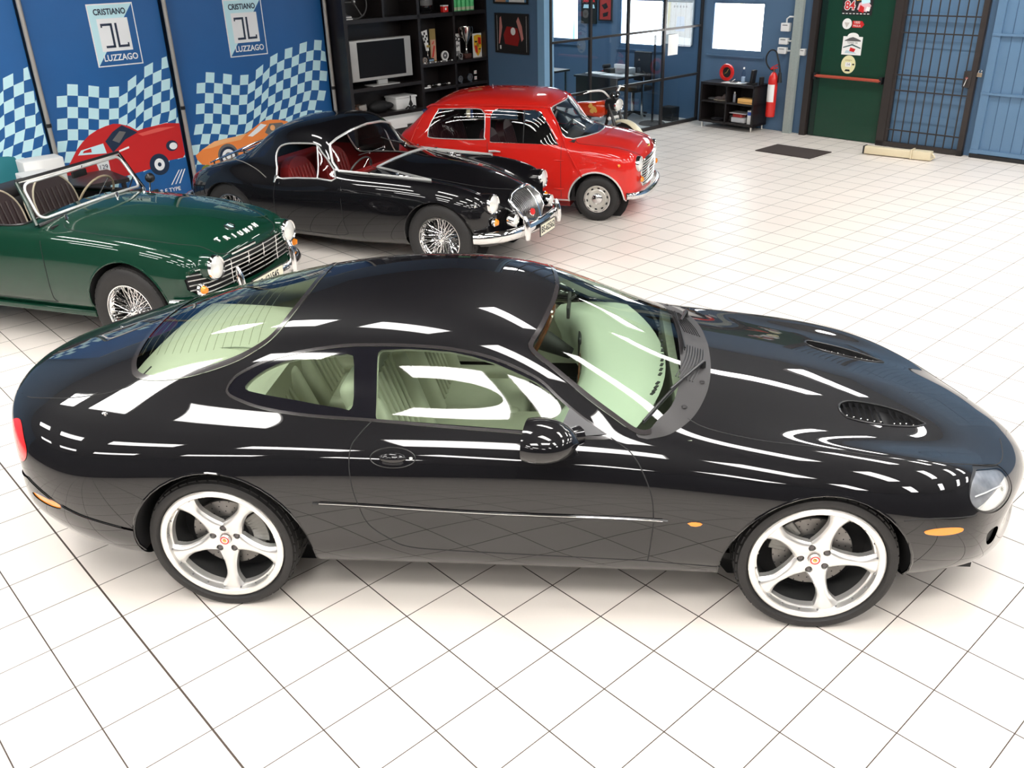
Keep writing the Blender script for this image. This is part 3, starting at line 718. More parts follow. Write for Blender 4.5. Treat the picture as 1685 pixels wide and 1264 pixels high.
# white cylinder roll / board and blue-framed stand between bookcase and cars
e = tag(rempty('white_box', -7.18, 4.62, 0), 'long white box on a low black stand in front of the bookcase', 'box'); mb = MB(); mb.box(-.12, .12, -.42, .42, .56, .66, PAPER, bev=.02); mb.build('box', e); mb = MB(); mb.box(-.10, .10, -.36, .36, .0, .56, CABBLACK); mb.box(-.05, .121, -.38, -.12, .53, .57, PAPER); mb.build('stand', e)
e = tag(rempty('display_stand', -6.95, 5.0, 0), 'blue framed display stand with a cream panel behind the red car', 'display stand'); BLF = mat('navy_frame', (.02, .05, .18), .4)
mb = MB(); mb.box(-.012, .012, -.28, .55, .66, .74, BLF); mb.box(-.012, .012, -.30, -.26, .2, .74, BLF); mb.box(-.012, .012, .5, .54, .2, .74, BLF)
for yy in (-.26, .5): mb.tube([(0, yy, 0), (0, yy, .7)], .010, SILVER)
mb.build('frame', e); mb = MB(); mb.add([(.0, -.20, .64), (.0, .50, .64), (0, .50, .34), (0, .06, .34)], [(0, 1, 2, 3)], mat('cream_panel', (.75, .68, .50), .5)); mb.box(.001, .004, .10, .22, .42, .50, GREYD); mb.build('panel', e, smooth=None)
e = tag(rempty('helmet', -6.78, 4.55, .30), 'red and white helmet on the stand behind the black coupe with wire wheels', 'helmet'); mb = MB(); mb.ball((0, 0, .0), .12, REDPL, 10); mb.ball((.02, .10, -.06), .11, PAPER, 10); mb.tube([(0, 0, -.3), (0, 0, -.1)], .05, BLACKMATT); mb.build('shell', e)
mb = MB(); mb.ball((.05, .1, .02), .08, GREYD, 8, sc=(1, 1, .5)); mb.build('visor', e)

# ------------------------------------------------------------------ picture wall
def picture(b, z0, w_, h_, label, draw, a=6.30, frame=BLACKMATT, ground=BLACKMATT, group=None):
    e = tag(rempty('framed_picture', b, a, z0), label, 'picture', group); t = .022
    mb = MB(); mb.box(-w_ / 2, w_ / 2, -.02, 0, 0, t, frame); mb.box(-w_ / 2, w_ / 2, -.02, 0, h_ - t, h_, frame); mb.box(-w_ / 2, -w_ / 2 + t, -.02, 0, 0, h_, frame); mb.box(w_ / 2 - t, w_ / 2, -.02, 0, 0, h_, frame); mb.build('frame', e)
    mb = MB(); mb.box(-w_ / 2 + t, w_ / 2 - t, -.008, 0, t, h_ - t, ground); draw(mb); mb.build('print', e, smooth=None, fixn=False)
def flat(mb, P_, m, lv=0): mb.add([(x, -.009 - .001 * lv, z) for x, z in P_], [tuple(range(len(P_)))], m)
DKRED = mat('print_dark_red', (.30, .015, .015), .3)
def pic_red(mb):
    flat(mb, [(-.14, .12), (.12, .10), (.16, .20), (.12, .33), (.02, .345), (-.10, .35), (-.17, .24)], DKRED, 1)
    flat(mb, [(.03 + .05 * math.cos(t), .29 + .05 * math.sin(t)) for t in [2 * math.pi * k / 20 for k in range(20)]], PAPER, 2)
    flat(mb, [(-.27, .12), (-.24, .46), (-.21, .48), (-.19, .34), (-.22, .22), (-.25, .12)], mat('print_pink', (.6, .25, .22), .3), 2)
    flat(mb, [(.14, .48), (.21, .36), (.24, .20), (.20, .16), (.17, .26), (.10, .42)], mat('print_pink', (.6, .25, .22), .3), 2)
    flat(mb, [(-.30, .03), (-.295, .03), (-.295, .49), (-.30, .49)], PAPER, 1); flat(mb, [(.295, .03), (.30, .03), (.30, .49), (.295, .49)], PAPER, 1); flat(mb, [(-.25, .05), (-.22, .05), (-.22, .10), (-.25, .10)], PAPER, 1)
picture(-6.925, 1.30, .68, .52, 'framed dark picture with red bodywork on the blue wall beside the bookcase', pic_red)
def pic_top(mb):
    flat(mb, [(-.31, .02), (-.10, .02), (-.05, .3), (-.31, .3)], mat('print_tan', (.6, .32, .2), .4), 1); flat(mb, [(-.03, .02), (.28, .02), (.26, .25), (.0, .3)], PAPER, 2)
picture(-6.935, 1.94, .69, .50, 'framed pale blue picture above the dark red picture', pic_top, ground=mat('print_blue', (.12, .3, .5), .4))

# ------------------------------------------------------------------ office glazing
e = tag(rempty('window_4', -6.30, 6.40, 0), kind='structure'); mb = MB()
FR = mat('dark_grey_anodised_frame', (.045, .042, .042), .35, .5)
for y in (.02, .815, 1.62, 2.46, 3.38): mb.box(-.02, .02, y - .02, y + .02, 0, HW, FR)
for z, t in ((0, .05), (.715, .035), (1.44, .030), (2.3, .04)): mb.box(-.018, .018, 0, 3.4, z, z + t, FR)
mb.build('window_frame', e)
mb = MB(); mb.box(-.002, .002, 0, 3.4, .03, 2.4, GLASSR); mb.build('window_glass', e)
mb = MB(); mb.box(0, .003, -.12, .12, 0, .30, PAPER); tag(rb('paper_notice', mb, -6.275, 9.055, 1.075), 'white sheet of paper taped to the office glass', 'paper')
# office furniture
def desk(b, a, w_, d_, label, top=CABBLACK, z=.72):
    e = tag(rempty('desk', b, a, 0), label, 'desk', 'office desks'); mb = MB(); mb.box(-w_ / 2, w_ / 2, -d_ / 2, d_ / 2, z - .03, z, top); mb.build('desktop', e)
    mb = MB(); mb.box(-w_ / 2 + .03, w_ / 2 - .03, -d_ / 2 + .02, -d_ / 2 + .04, .10, z - .03, CABBLACK); mb.build('front_panel', e)
    for sx in (-1, 1):
        for sy in (-1, 1): mb = MB(); mb.box(sx * (w_ / 2 - .05) - .015, sx * (w_ / 2 - .05) + .015, sy * (d_ / 2 - .05) - .015, sy * (d_ / 2 - .05) + .015, 0, z - .03, SILVER); mb.build('leg', e)
    return e
desk(-7.45, 8.95, .95, .75, 'dark office desk with papers behind the glass'); desk(-8.9, 8.6, 1.05, .7, 'black office desk at the far left behind the glass', z=.74)
e = tag(rempty('office_chair', -7.35, 9.42, 0), 'black office chair behind the desk with papers', 'chair'); mb = MB(); mb.box(-.24, .24, -.22, .22, .42, .50, BLACKMATT, bev=.03); mb.build('seat', e); mb = MB(); mb.box(-.18, .18, .20, .26, .55, 1.02, BLACKMATT, bev=.02); mb.build('backrest', e); mb = MB(); mb.tube([(0, 0, .05), (0, 0, .42)], .03, SILVER)
for k in range(5): mb.tube([(0, 0, .08), (.28 * math.cos(k * 1.257), .28 * math.sin(k * 1.257), .03)], .018, BLACKMATT)
mb.build('base', e)
for q, (b_, a_, w_, l_) in enumerate(((-7.72, 8.9, .30, .21), (-7.35, 8.85, .30, .21), (-7.12, 8.88, .21, .28))):
    mb = MB(); mb.box(-w_ / 2, w_ / 2, -l_ / 2, l_ / 2, 0, .012, PAPER); tag(rb('document', mb, b_, a_, .722), ('left', 'middle', 'right')[q] + ' white document on the office desk behind the glass', 'paper', 'documents on the office desk')
e = tag(rempty('printer', -7.28, 9.12, .722), 'small pale grey printer on the office desk', 'printer'); mb = MB(); mb.box(-.14, .14, -.1, .1, 0, .10, mat('pale_grey_plastic', (.55, .55, .54), .5), bev=.012); mb.build('body', e); mb = MB(); mb.box(-.12, .12, -.14, -.09, .10, .16, PAPER); mb.build('paper_tray', e)
e = tag(rempty('desk_telephone', -7.60, 9.10, .722), 'black desk telephone beside the mullion', 'telephone'); mb = MB(); mb.box(-.08, .08, -.08, .08, 0, .07, BLACKMATT, bev=.01); mb.build('base', e); mb = MB(); mb.box(-.10, -.05, -.09, .09, .07, .13, BLACKMATT, bev=.02); mb.build('handset', e)
mb = MB(); mb.box(-.10, .10, -.02, .02, 0, .012, REDPL); tag(rb('pen_case', mb, -7.75, 9.2, .722), 'small red case on the office desk', 'case')
e = tag(rempty('computer_monitor', -8.98, 8.55, .74), 'dark computer monitor on the far left office desk', 'monitor'); mb = MB(); mb.box(-.25, .25, -.03, .0, .10, .42, BLACKMATT, bev=.008); mb.build('screen', e); mb = MB(); mb.box(-.1, .1, -.08, .08, 0, .015, BLACKMATT); mb.box(-.02, .02, -.01, .01, 0, .12, BLACKMATT); mb.build('stand', e)
e = tag(rempty('waste_bin', -8.55, 8.58, .74), 'red cup of pens on the far left office desk', 'pen holder'); mb = MB(); mb.lathe([(0, 0), (.06, 0), (.07, .17), (.066, .17), (.056, .01)], REDPL, 18); mb.build('cup', e)
mb = MB()
for q in range(4): mb.tube([(.01 * q - .02, 0, .03), (.04 * q - .06, .02, .22)], .007, PAPER if q % 2 else BLACKMATT)
mb.build('pens', e)
mb = MB(); mb.box(-.12, .12, -.06, .06, 0, .02, SILVER); mb.tube([(.04, 0, .02), (.04, 0, .16)], .012, SILVER); mb.ball((-.05, 0, .03), .02, PAPER, 6); tag(rb('desk_ornament', mb, -8.72, 8.36, .742), 'silver desk ornament in front of the dark monitor', 'ornament')
def pic_o1(mb): flat(mb, [(-.09, .25), (.02, .29), (.06, .22), (-.02, .18)], BLACKMATT, 1); flat(mb, [(-.06, .12), (.07, .15), (.05, .08), (-.05, .06)], BLACKMATT, 1)
picture(-8.335, 1.455, .31, .40, 'small red poster on the office wall between two windows', pic_o1, a=9.79, frame=BLACKMATT, ground=mat('poster_red', (.50, .05, .04), .5))
def pic_o2(mb):
    for q in range(3): flat(mb, [(-.14, .25 + .1 * q), (.14, .25 + .1 * q), (.12, .31 + .1 * q), (-.12, .31 + .1 * q)], (SKYB, BRED, GREYD)[q], 1)
picture(-8.72, 1.40, .36, .62, 'dark narrow poster beside the left office window', pic_o2, a=9.79)
def pic_o3(mb):
    flat(mb, [(-.27, .14), (.27, .10), (.27, .64), (-.27, .64)], mat('poster_beige', (.42, .40, .36), .5), 1); flat(mb, [(-.05, .20), (.14, .20), (.12, .42), (-.02, .42)], mat('poster_blue', (.25, .35, .5), .5), 2)
    for q in range(5): flat(mb, [(-.10 + .06 * q, .55), (-.07 + .06 * q, .55), (-.07 + .06 * q, .585), (-.10 + .06 * q, .585)], BLACKMATT, 2)
picture(-6.76, 1.15, .60, .70, 'large pale poster in a white frame near the office corner', pic_o3, a=9.79, frame=PAPER, ground=PAPER)
e = tag(rempty('office_bin', -6.62, 9.5, 0), 'small black bin on the office floor near the corner', 'bin'); mb = MB(); mb.box(-.12, .12, -.1, .1, 0, .22, BLACKMATT, bev=.01); mb.build('bin', e); mb = MB(); mb.tube([(-.1, -.1, .22), (.1, -.1, .22)], .008, BLACKTRIM); mb.build('rim', e)
mb = MB(); mb.lathe([(0, .03), (.20, .025), (.22, 0)], BLACKMATT, 24); mb.tube([(0, 0, .02), (0, 0, 1.35)], .018, BLACKMATT); tag(rb('coat_stand', mb, -6.62, 9.05), 'black pole stand with round base just inside the office glass', 'stand')

# ------------------------------------------------------------------ low black shelf unit, right of the glazing
e = tag(rempty('shelf_unit', -5.93, 9.36, 0), 'low black-brown four-cell shelf unit under the window', 'shelf unit'); mb = MB(); L_ = .985; Dp = .38
for x0, x1 in ((0, .03), (.475, .50), (.955, .985)): mb.box(x0, x1, 0, Dp, .08, .675, CABBLACK)
for z0, z1 in ((.08, .115), (.385, .41), (.645, .68)): mb.box(0, L_, 0, Dp, z0, z1, CABBLACK)
mb.box(0, L_, Dp - .01, Dp, .08, .68, CABBLACK); mb.build('carcass', e)
for xx in (.04, .945):
    for yy in (.04, .34): mb = MB(); mb.tube([(xx, yy, 0), (xx, yy, .08)], .014, SILVER, n=10); mb.build('leg', e)
def su(x, y, z): return (-5.93 + x, 9.36 + y, z)
e = tag(rempty('clock', *su(.32, .22, .68)), 'round red clock with gold hands standing on the low black shelf unit', 'clock'); M0 = T(0, 0, .135) @ R(math.radians(90), 'X')
mb = MB(); mb.lathe([(.075, .01), (.085, .03), (.12, .03), (.128, .01), (.12, -.015), (0, -.02)], REDPL, 32, M=M0); mb.box(-.06, .06, -.03, .03, 0, .014, SILVER); mb.build('rim', e)
mb = MB(); mb.lathe([(0, .008), (.078, .008)], BLACKMATT, 28, M=M0); mb.build('face', e); mb = MB(); mb.tube([(0, .0, .012), (.03, .055, .012)], .005, GOLD, M=M0); mb.tube([(0, 0, .012), (-.045, -.03, .012)], .006, GOLD, M=M0); mb.build('hands', e)
for q in range(2): mb = MB(); mb.box(-.13, .13, -.09, .09, 0, .004, PAPER); tag(rb('sheet_of_paper', mb, *su(.47 + .1 * q, .14, .681 + .004 * q)), ('left', 'right')[q] + ' white sheet on the low black shelf unit', 'paper', 'sheets on the low shelf')
mb = MB(); mb.tube([(0, 0, 0), (.07, .0, .05)], .006, PAPER); mb.box(.0, .10, -.03, .03, 0, .012, GREYD); tag(rb('pen', mb, *su(.47, .12, .69)), 'pen and dark card lying on the sheets of paper', 'pen')
e = tag(rempty('water_bottle', *su(.66, .16, .68)), 'clear plastic water bottle on the low black shelf unit', 'bottle'); mb = MB(); mb.lathe([(0, 0), (.032, 0), (.034, .02), (.031, .06), (.034, .09), (.031, .12), (.034, .15), (.02, .19), (.013, .20), (.013, .215)], glass('bottle_plastic', (.78, .85, .92), 1.45), 18); mb.lathe([(.0, .10), (.030, .10), (.030, .03), (0, .03)], mat('pale_bottle_label', (.6, .68, .78), .4), 16); mb.build('bottle', e); mb = MB(); mb.lathe([(0, .235), (.014, .235), (.014, .21)], PAPER, 12); mb.build('cap', e)
e = tag(rempty('router', *su(.82, .16, .68)), 'upright black router on the low black shelf unit', 'router'); mb = MB(); mb.box(-.022, .022, -.05, .05, .02, .21, BLACKTRIM, M=R(.12, 'Y'), bev=.008); mb.build('casing', e); mb = MB(); mb.box(-.06, .06, -.05, .05, 0, .02, BLACKMATT); mb.build('foot', e)
mb = MB(); mb.box(-.02, .02, -.04, .04, 0, .11, BLACKMATT, bev=.006); tag(rb('speaker_box', mb, *su(.945, .22, .68)), 'small black box at the right end of the low shelf unit', 'box')
e = tag(rempty('shoe', *su(.30, .12, .41)), 'brown shoe-like bundle in the upper left cell of the low shelf', 'shoe'); mb = MB(); mb.ball((0, 0, .03), .05, mat('grey_brown_leather', (.16, .12, .11), .6, noise=.3), 8, sc=(2.0, 1, .6)); mb.ball((.09, 0, .06), .045, mat('grey_brown_leather', (.16, .12, .11), .6, noise=.3), 8, sc=(1, 1, 1)); mb.build('upper', e); mb = MB(); mb.box(-.10, .13, -.04, .04, 0, .012, PIPING, bev=.004); mb.build('sole', e)
mb = MB(); mb.ball((0, 0, .015), .05, GREYD, 8, sc=(1.6, 1, .4)); tag(rb('cap_hat', mb, *su(.15, .12, .41)), 'flat grey bundle at the left of the upper left cell', 'cloth')
mb = MB(); mb.lathe([(0, .004), (.09, .012), (.10, .02), (.09, .006), (0, 0)], mat('dark_grey_plate', (.06, .06, .07), .4), 24); tag(rb('plate', mb, *su(.27, .12, .115)), 'dark plate in the lower left cell of the low shelf', 'plate')
e = tag(rempty('spray_bottle', *su(.57, .10, .41)), 'slim grey bottle in the upper right cell of the low shelf', 'bottle'); mb = MB(); mb.lathe([(0, 0), (.022, 0), (.022, .11), (.012, .125)], mat('grey_bottle', (.3, .32, .36), .4), 14); mb.build('bottle', e); mb = MB(); mb.lathe([(.012, .12), (.012, .15), (0, .15)], PAPER, 10); mb.build('cap', e)
mb = MB(); mb.box(-.13, .13, -.08, .08, 0, .075, mat('orange_cardboard', (.80, .45, .14), .6), bev=.004); mb.box(-.13, .13, -.081, -.079, .02, .03, mat('brown_print', (.4, .2, .05), .6)); tag(rb('cardboard_box', mb, *su(.82, .09, .41)), 'orange cardboard box in the upper right cell of the low shelf', 'box')
e = tag(rempty('plastic_container', *su(.70, .12, .115)), 'clear plastic tub with red and white contents in the lower right cell', 'container'); mb = MB(); mb.box(-.14, .14, -.10, .10, 0, .14, glass('cloudy_plastic', (.80, .80, .82), 1.4, .1)); mb.box(-.145, .145, -.105, .105, .14, .15, mat('grey_lid', (.5, .48, .48), .4)); mb.build('tub', e); mb = MB(); mb.box(-.12, .12, -.085, .05, .005, .08, PAPER, bev=.01); mb.box(-.11, .06, -.07, .06, .08, .13, REDPL, bev=.015); mb.build('contents', e)
e = tag(rempty('carton', *su(.90, .09, .115)), 'tall white carton with a blue label in the lower right cell', 'carton'); mb = MB(); mb.box(-.042, .042, -.04, .04, 0, .20, PAPER, bev=.003); mb.build('carton', e); mb = MB(); mb.box(-.036, .036, -.0425, -.040, .13, .18, mat('blue_label', (.05, .12, .5), .4)); mb.build('print', e)

# ------------------------------------------------------------------ column, boxes, extinguisher
mb = MB(); mb.box(-.065, .065, -.03, .03, 0, HW, GREYCOL); mb.box(-.02, .02, -.034, -.03, .0, HW, GREYCOL); tag(rb('trim_2', mb, -4.555, 9.72), kind='structure')
def wallbox(b, z, w_, h_, label, conduit):
    e = tag(rempty('switch_box', b, 9.80, z), label, 'switch box', 'white boxes on the far wall'); mb = MB(); mb.box(-w_ / 2, w_ / 2, -.07, 0, 0, h_, WHITE, bev=.008); mb.build('casing', e)
    mb = MB(); mb.box(-w_ * .3, w_ * .3, -.073, -.069, h_ * .7, h_ * .8, GREYD); mb.build('slot', e)
    if conduit: mb = MB(); mb.tube(conduit, .012, WHITE, n=8); mb.build('conduit', e)
wallbox(-4.775, 1.425, .14, .115, 'topmost white box left of the grey column, with a bent conduit', [(0, -.03, .11), (0, -.03, .17), (.04, -.03, .20), (.16, -.03, .20)])
wallbox(-4.785, 1.245, .14, .09, 'middle white box left of the grey column', [(.07, -.03, .05), (.16, -.03, .05)])
wallbox(-4.795, 1.115, .14, .09, 'lowest white box left of the grey column', [(.07, -.03, .045), (.16, -.03, .045)])
wallbox(-4.455, 1.11, .08, .09, 'small white box right of the grey column', [(-.04, -.03, .045), (-.10, -.03, .045)])
e = tag(rempty('fire_extinguisher', -4.80, 9.60, .23), 'red fire extinguisher with black hose hanging beside the grey column', 'fire extinguisher')
mb = MB(); mb.lathe([(0, 0), (.062, .0), (.07, .02), (.07, .52), (.062, .58), (.035, .625), (.02, .64)], REDPL, 28); mb.build('cylinder', e)
mb = MB(); mb.lathe([(.0712, .22), (.0712, .47)], PAPER, 20, a0=-2.6, a1=-.6); mb.build('label_sticker', e)
mb = MB(); mb.tube([(0, 0, .63), (0, 0, .70)], .018, SILVER); mb.box(-.06, .05, -.012, .012, -.01, .01, REDPL, M=T(0, 0, .695) @ R(-.2, 'Y')); mb.box(-.05, .06, -.012, .012, -.006, .006, REDPL, M=T(0, 0, .725) @ R(-.45, 'Y')); mb.build('valve', e)
mb = MB(); mb.tube(smoothpoly([(-.01, 0, .67), (-.07, 0, .68), (-.14, 0, .76), (-.15, 0, .86), (-.09, 0, .94), (0, 0, .93), (.05, 0, .82), (.09, 0, .70), (.10, 0, .62)], 5, False), .012, BLACKTRIM, n=8); mb.tube([(.10, 0, .64), (.11, 0, .50)], [.022, .034], BLACKTRIM, n=12); mb.build('hose', e)

# ------------------------------------------------------------------ green emergency door, grille, blue gate
e = tag(rempty('door_1', -3.7, 9.80, 0), kind='structure')
mb = MB(); mb.box(-.53, .53, -.04, .0, .01, 2.3, GREENDOOR); mb.box(-.53, -.44, -.045, .0, .01, 2.3, mat('darker_green_edge', (.004, .020, .014), .3)); mb.build('door_leaf', e)
mb = MB()
for x in (-.645, .56): mb.box(x, x + .09, -.10, .0, 0, 2.5, DARKFRAME)
mb.build('door_frame', e)
mb = MB(); mb.tube([(-.49, -.09, .855), (.51, -.09, .85)], .022, mat('dull_red_bar', (.42, .07, .04), .35), n=10)
for x in (-.49, .51): mb.box(x - .02, x + .02, -.11, -.04, .81, .90, BLACKTRIM)
mb.build('door_handle', e)
# stickers on the door
def sticker(name, b, z, label, draw):
    mb = MB(); draw(mb); tag(rb(name, mb, b, 9.755, z, smooth=None), label, 'sticker', 'stickers on the green door')
def fl(mb, P_, m, lv=0): mb.add([(x, -.001 * lv, z) for x, z in P_] + [(x, .002, z) for x, z in P_], [tuple(range(len(P_)))] + [(k, (k + 1) % len(P_), len(P_) + (k + 1) % len(P_), len(P_) + k) for k in range(len(P_))], m)
def Mx(x, z, lv): return Matrix(((1, 0, 0, x), (0, 0, -1, -.001 * lv), (0, 1, 0, z), (0, 0, 0, 1)))
def s1(mb):
    fl(mb, [(-.22, 0), (.22, 0), (.22, .30), (-.22, .30)], BLACKMATT); fl(mb, [(.0, .07), (.14, .04), (.20, .12), (.12, .20), (.02, .15)], mat('sticker_pink', (.8, .5, .55), .4), 1)
    fl(mb, [(.02, .05), (.10, .03), (.10, .10), (.04, .13)], BRED, 2); fl(mb, [(.06, .14), (.18, .16), (.16, .24), (.04, .22)], SKYB, 2); fl(mb, [(-.02, .18), (.06, .19), (.05, .26), (-.02, .25)], YEL, 2)
    fl(mb, [(.12, .06), (.18, .05), (.19, .10), (.14, .11)], PAPER, 3)
    mb.text('84', .15, PAPER, Mx(-.11, .115, 2), .0004, bold=.012); mb.text('84', .15, BRED, Mx(-.11, .115, 3.2), .0004, bold=.003)
    for q in range(8): fl(mb, [(-.21 + .052 * q, .012), (-.18 + .052 * q, .012), (-.18 + .052 * q, .022), (-.21 + .052 * q, .022)], PAPER, 1)
sticker('sticker', -3.70, 1.675, 'black sticker with 84 and colourful riders at the top of the green door', s1)
def s2(mb):
    fl(mb, [(-.02, .03), (.12, .03), (.155, .07), (.12, .115), (-.02, .115)], BRED); fl(mb, [(-.10 + .07 * math.cos(t), .075 + .07 * math.sin(t)) for t in [2 * math.pi * k / 20 for k in range(20)]], PAPER, 1)
    fl(mb, [(-.10 + .045 * math.cos(t), .07 + .045 * math.sin(t)) for t in [2 * math.pi * k / 3 + .5 for k in range(3)]], mat('sticker_grey', (.6, .55, .5), .5), 2)
    mb.text('1000', .045, PAPER, Mx(.045, .095, 2), .0003); mb.text('MIGLIA', .036, PAPER, Mx(.05, .052, 2), .0003)
sticker('sticker', -3.72, 1.485, 'red and white arrow sticker lettered 1000 MIGLIA', s2)
def s3(mb):
    Pp = [(-.145, 0), (.145, 0), (.145, .24), (.085, .24)] + [(.085 * math.cos(t), .24 + .05 * math.sin(t)) for t in [math.pi * k / 10 for k in range(1, 10)]] + [(-.085, .24), (-.145, .24)]
    fl(mb, Pp, PAPER); fl(mb, [(-.12, .185), (-.05, .22), (0, .235), (.05, .22), (.12, .195), (.12, .18), (-.12, .18)], GREYD, 1); fl(mb, [(-.13, .10), (0, .145), (.13, .10), (.13, .085), (0, .125), (-.13, .085)], mat('sticker_teal', (.05, .12, .12), .4), 1)
    fl(mb, [(-.03, .05), (.04, .04), (.06, .08), (-.02, .10)], BRED, 2); fl(mb, [(-.10, .02), (.08, .02), (.02, .05), (-.08, .06)], mat('sticker_pale_blue', (.5, .65, .7), .5), 1)
    mb.text('TERRE DI', .038, GREYD, Mx(0, .158, 2), .0003)
sticker('sticker', -3.705, 1.158, 'white shield-topped sticker with a mountain drawing in the middle of the green door', s3)
def s4(mb):
    CRm = mat('sticker_cream_yellow', (.82, .78, .45), .4); fl(mb, [(.108 * math.cos(t), .125 + .122 * math.sin(t)) for t in [2 * math.pi * k / 32 for k in range(32)]], CRm)
    fl(mb, [(-.045, .095), (.04, .095), (.04, .155), (-.045, .155)], PAPER, 1); mb.text('14', .05, GREYD, Mx(0, .125, 2), .0003); fl(mb, [(-.045, .035), (.035, .035), (.03, .06), (-.03, .06)], BLACKMATT, 1); fl(mb, [(.06, .12), (.09, .12), (.09, .14), (.06, .14)], BLACKMATT, 1)
    mb.text('autogiro', .03, OLIVE, Mx(0, .185, 1), .0003)
sticker('sticker', -3.725, .905, 'round pale yellow sticker just above the red push bar', s4)
# barred grille gate
e = tag(rempty('metal_gate', -3.13, 9.72, 0), 'dark brown barred security gate in front of a blue door', 'gate'); GW = 1.19
mb = MB()
for x0, x1 in ((0, .11), (GW - .07, GW)): mb.box(x0, x1, -.03, .03, .0, 2.5, DARKFRAME)
mb.box(0, GW, -.03, .03, .01, .07, DARKFRAME); mb.box(.11, .15, -.02, .02, .0, 2.5, DARKFRAME); mb.build('gate_frame', e)
mb = MB()
for k in range(8): x = .22 + .118 * k; mb.tube([(x, -.005, .05), (x, -.005, 2.5)], .009, DARKFRAME, n=8)
for z in (.235, .755, .955, 1.485, 1.70, 2.3): mb.box(.0, GW, -.024, -.014, z - .008, z + .008, DARKFRAME)
mb.build('bars', e)
mb = MB(); mb.box(GW - .15, GW - .05, -.04, .035, .86, 1.06, DARKFRAME, bev=.004); mb.lathe([(0, .02), (.018, .02), (.02, 0)], SILVER, 12, M=T(GW - .10, -.04, .98) @ R(math.pi / 2, 'X')); mb.tube([(GW - .10, -.055, .97), (GW - .12, -.06, .88)], .008, SILVER); mb.build('lock', e)
e2 = tag(rempty('door_2', -2.5, 9.80, 0), kind='structure'); mb = MB(); mb.box(-.55, .55, -.02, 0, .0, 2.5, BLUEDOOR)
for z in (.35, .62, .9, 1.3, 1.62): mb.box(-.53, .53, -.032, -.02, z, z + .10, BLUEDOOR)
mb.build('door_leaf', e2)
# blue sheet-metal gate at the right edge
e = tag(rempty('door_3', -1.85, 9.72, 0), kind='structure'); mb = MB()
mb.box(0, 3.0, .03, .06, .03, 3.0, BLUEDOOR)
for x in (.0, 1.5, 2.9): mb.box(x, x + .10, 0, .03, 0.0, 3.0, BLUEDOOR)
for z in (.06, .79, 1.49, 2.2): mb.box(0, 3.0, -.01, .03, z, z + (.05 if z < .1 else .028), BLUEDOOR)
for k in range(22): mb.box(.22 + .13 * k, .226 + .13 * k, .024, .03, .05, 3.0, mat('dark_blue_groove', (.05, .11, .2), .5))
mb.build('door_leaf', e)
mb = MB(); mb.box(0, 3.0, -.01, .0, .0, .05, BLACKMATT); mb.build('door_sweep', e)
e = tag(rempty('padlock', -1.90, 9.69, 1.0), 'brass padlock on the blue metal gate at the right', 'padlock'); mb = MB(); mb.box(-.03, .03, -.012, .012, 0, .05, mat('dull_brass', (.35, .28, .2), .4, .6), bev=.004); mb.build('body', e); mb = MB(); mb.tube([(-.02, 0, .05), (-.02, 0, .075), (0, 0, .09), (.02, 0, .075), (.02, 0, .05)], .005, SILVER); mb.build('shackle', e)
# mat and cream barrier arm
mb = MB(); mb.box(-.42, .42, -.28, .28, 0, .012, mat('brown_black_doormat', (.045, .032, .028), .9, noise=.3, nscale=160)); tag(rb('doormat', mb, -3.745, 8.58), 'dark brown doormat lying on the tiles before the green door', 'doormat')
e = tag(empty('gate_actuator', W(-2.96, 9.07, 0), PHI + .14), 'long cream metal gate motor lying on the tiles', 'gate motor'); mb = MB(); mb.box(.0, .62, -.055, .055, .012, .11, CREAMPL, bev=.012); mb.build('housing', e)
mb = MB(); mb.box(-.012, .012, -.06, .06, .012, .115, BLACKTRIM, bev=.006); mb.build('end_cap', e); mb = MB(); mb.box(.63, .86, -.06, .06, .01, .12, CREAMPL, bev=.008); mb.box(.61, .63, -.065, .065, .006, .13, CREAMPL); mb.build('gear_head', e)
mb = MB(); mb.tube([(.64, -.02, .012), (.86, -.02, .012), (.90, 0, .05), (.86, 0, .09)], .012, CREAMPL); mb.build('bracket', e)
# ------------------------------------------------------------------ wheels (local z = outward axle direction)
def tyre_mb(R_, rim, wid, blocks=True):
    mb = MB(); h = wid / 2; sw = R_ - rim
    prof = [(rim - .004, h * .72), (rim + .006, h * .90), (rim + sw * .25, h * 1.0), (rim + sw * .55, h * 1.02), (rim + sw * .80, h * .97), (R_ - .012, h * .88), (R_ - .003, h * .76), (R_, h * .60)]
    prof = prof + [(r, -z) for r, z in prof[::-1]]
    mb.lathe(prof, RUBBER, 64)
    if blocks:                      # tread blocks
        n = 44
        for k in range(n):
            a = 2 * math.pi * k / n
            for (z0, z1, sk) in ((-.62, -.36, .02), (-.30, -.04, -.02), (.04, .30, .02), (.36, .62, -.02), (.66, .84, .0)):
                rr = R_ - (.006 if z1 > .8 else 0)
                da = math.pi / n * .78
                V = []
                for r in (rr - .004, rr + .0035):
                    for (aa, zz) in ((a - da + sk, z0), (a + da + sk, z0), (a + da - sk, z1), (a - da - sk, z1)):
                        V.append((r * math.cos(aa), r * math.sin(aa), zz * h))
                mb.add(V, [(4, 5, 6, 7), (0, 1, 5, 4), (1, 2, 6, 5), (2, 3, 7, 6), (3, 0, 4, 7)], RUBBER)
    return mb
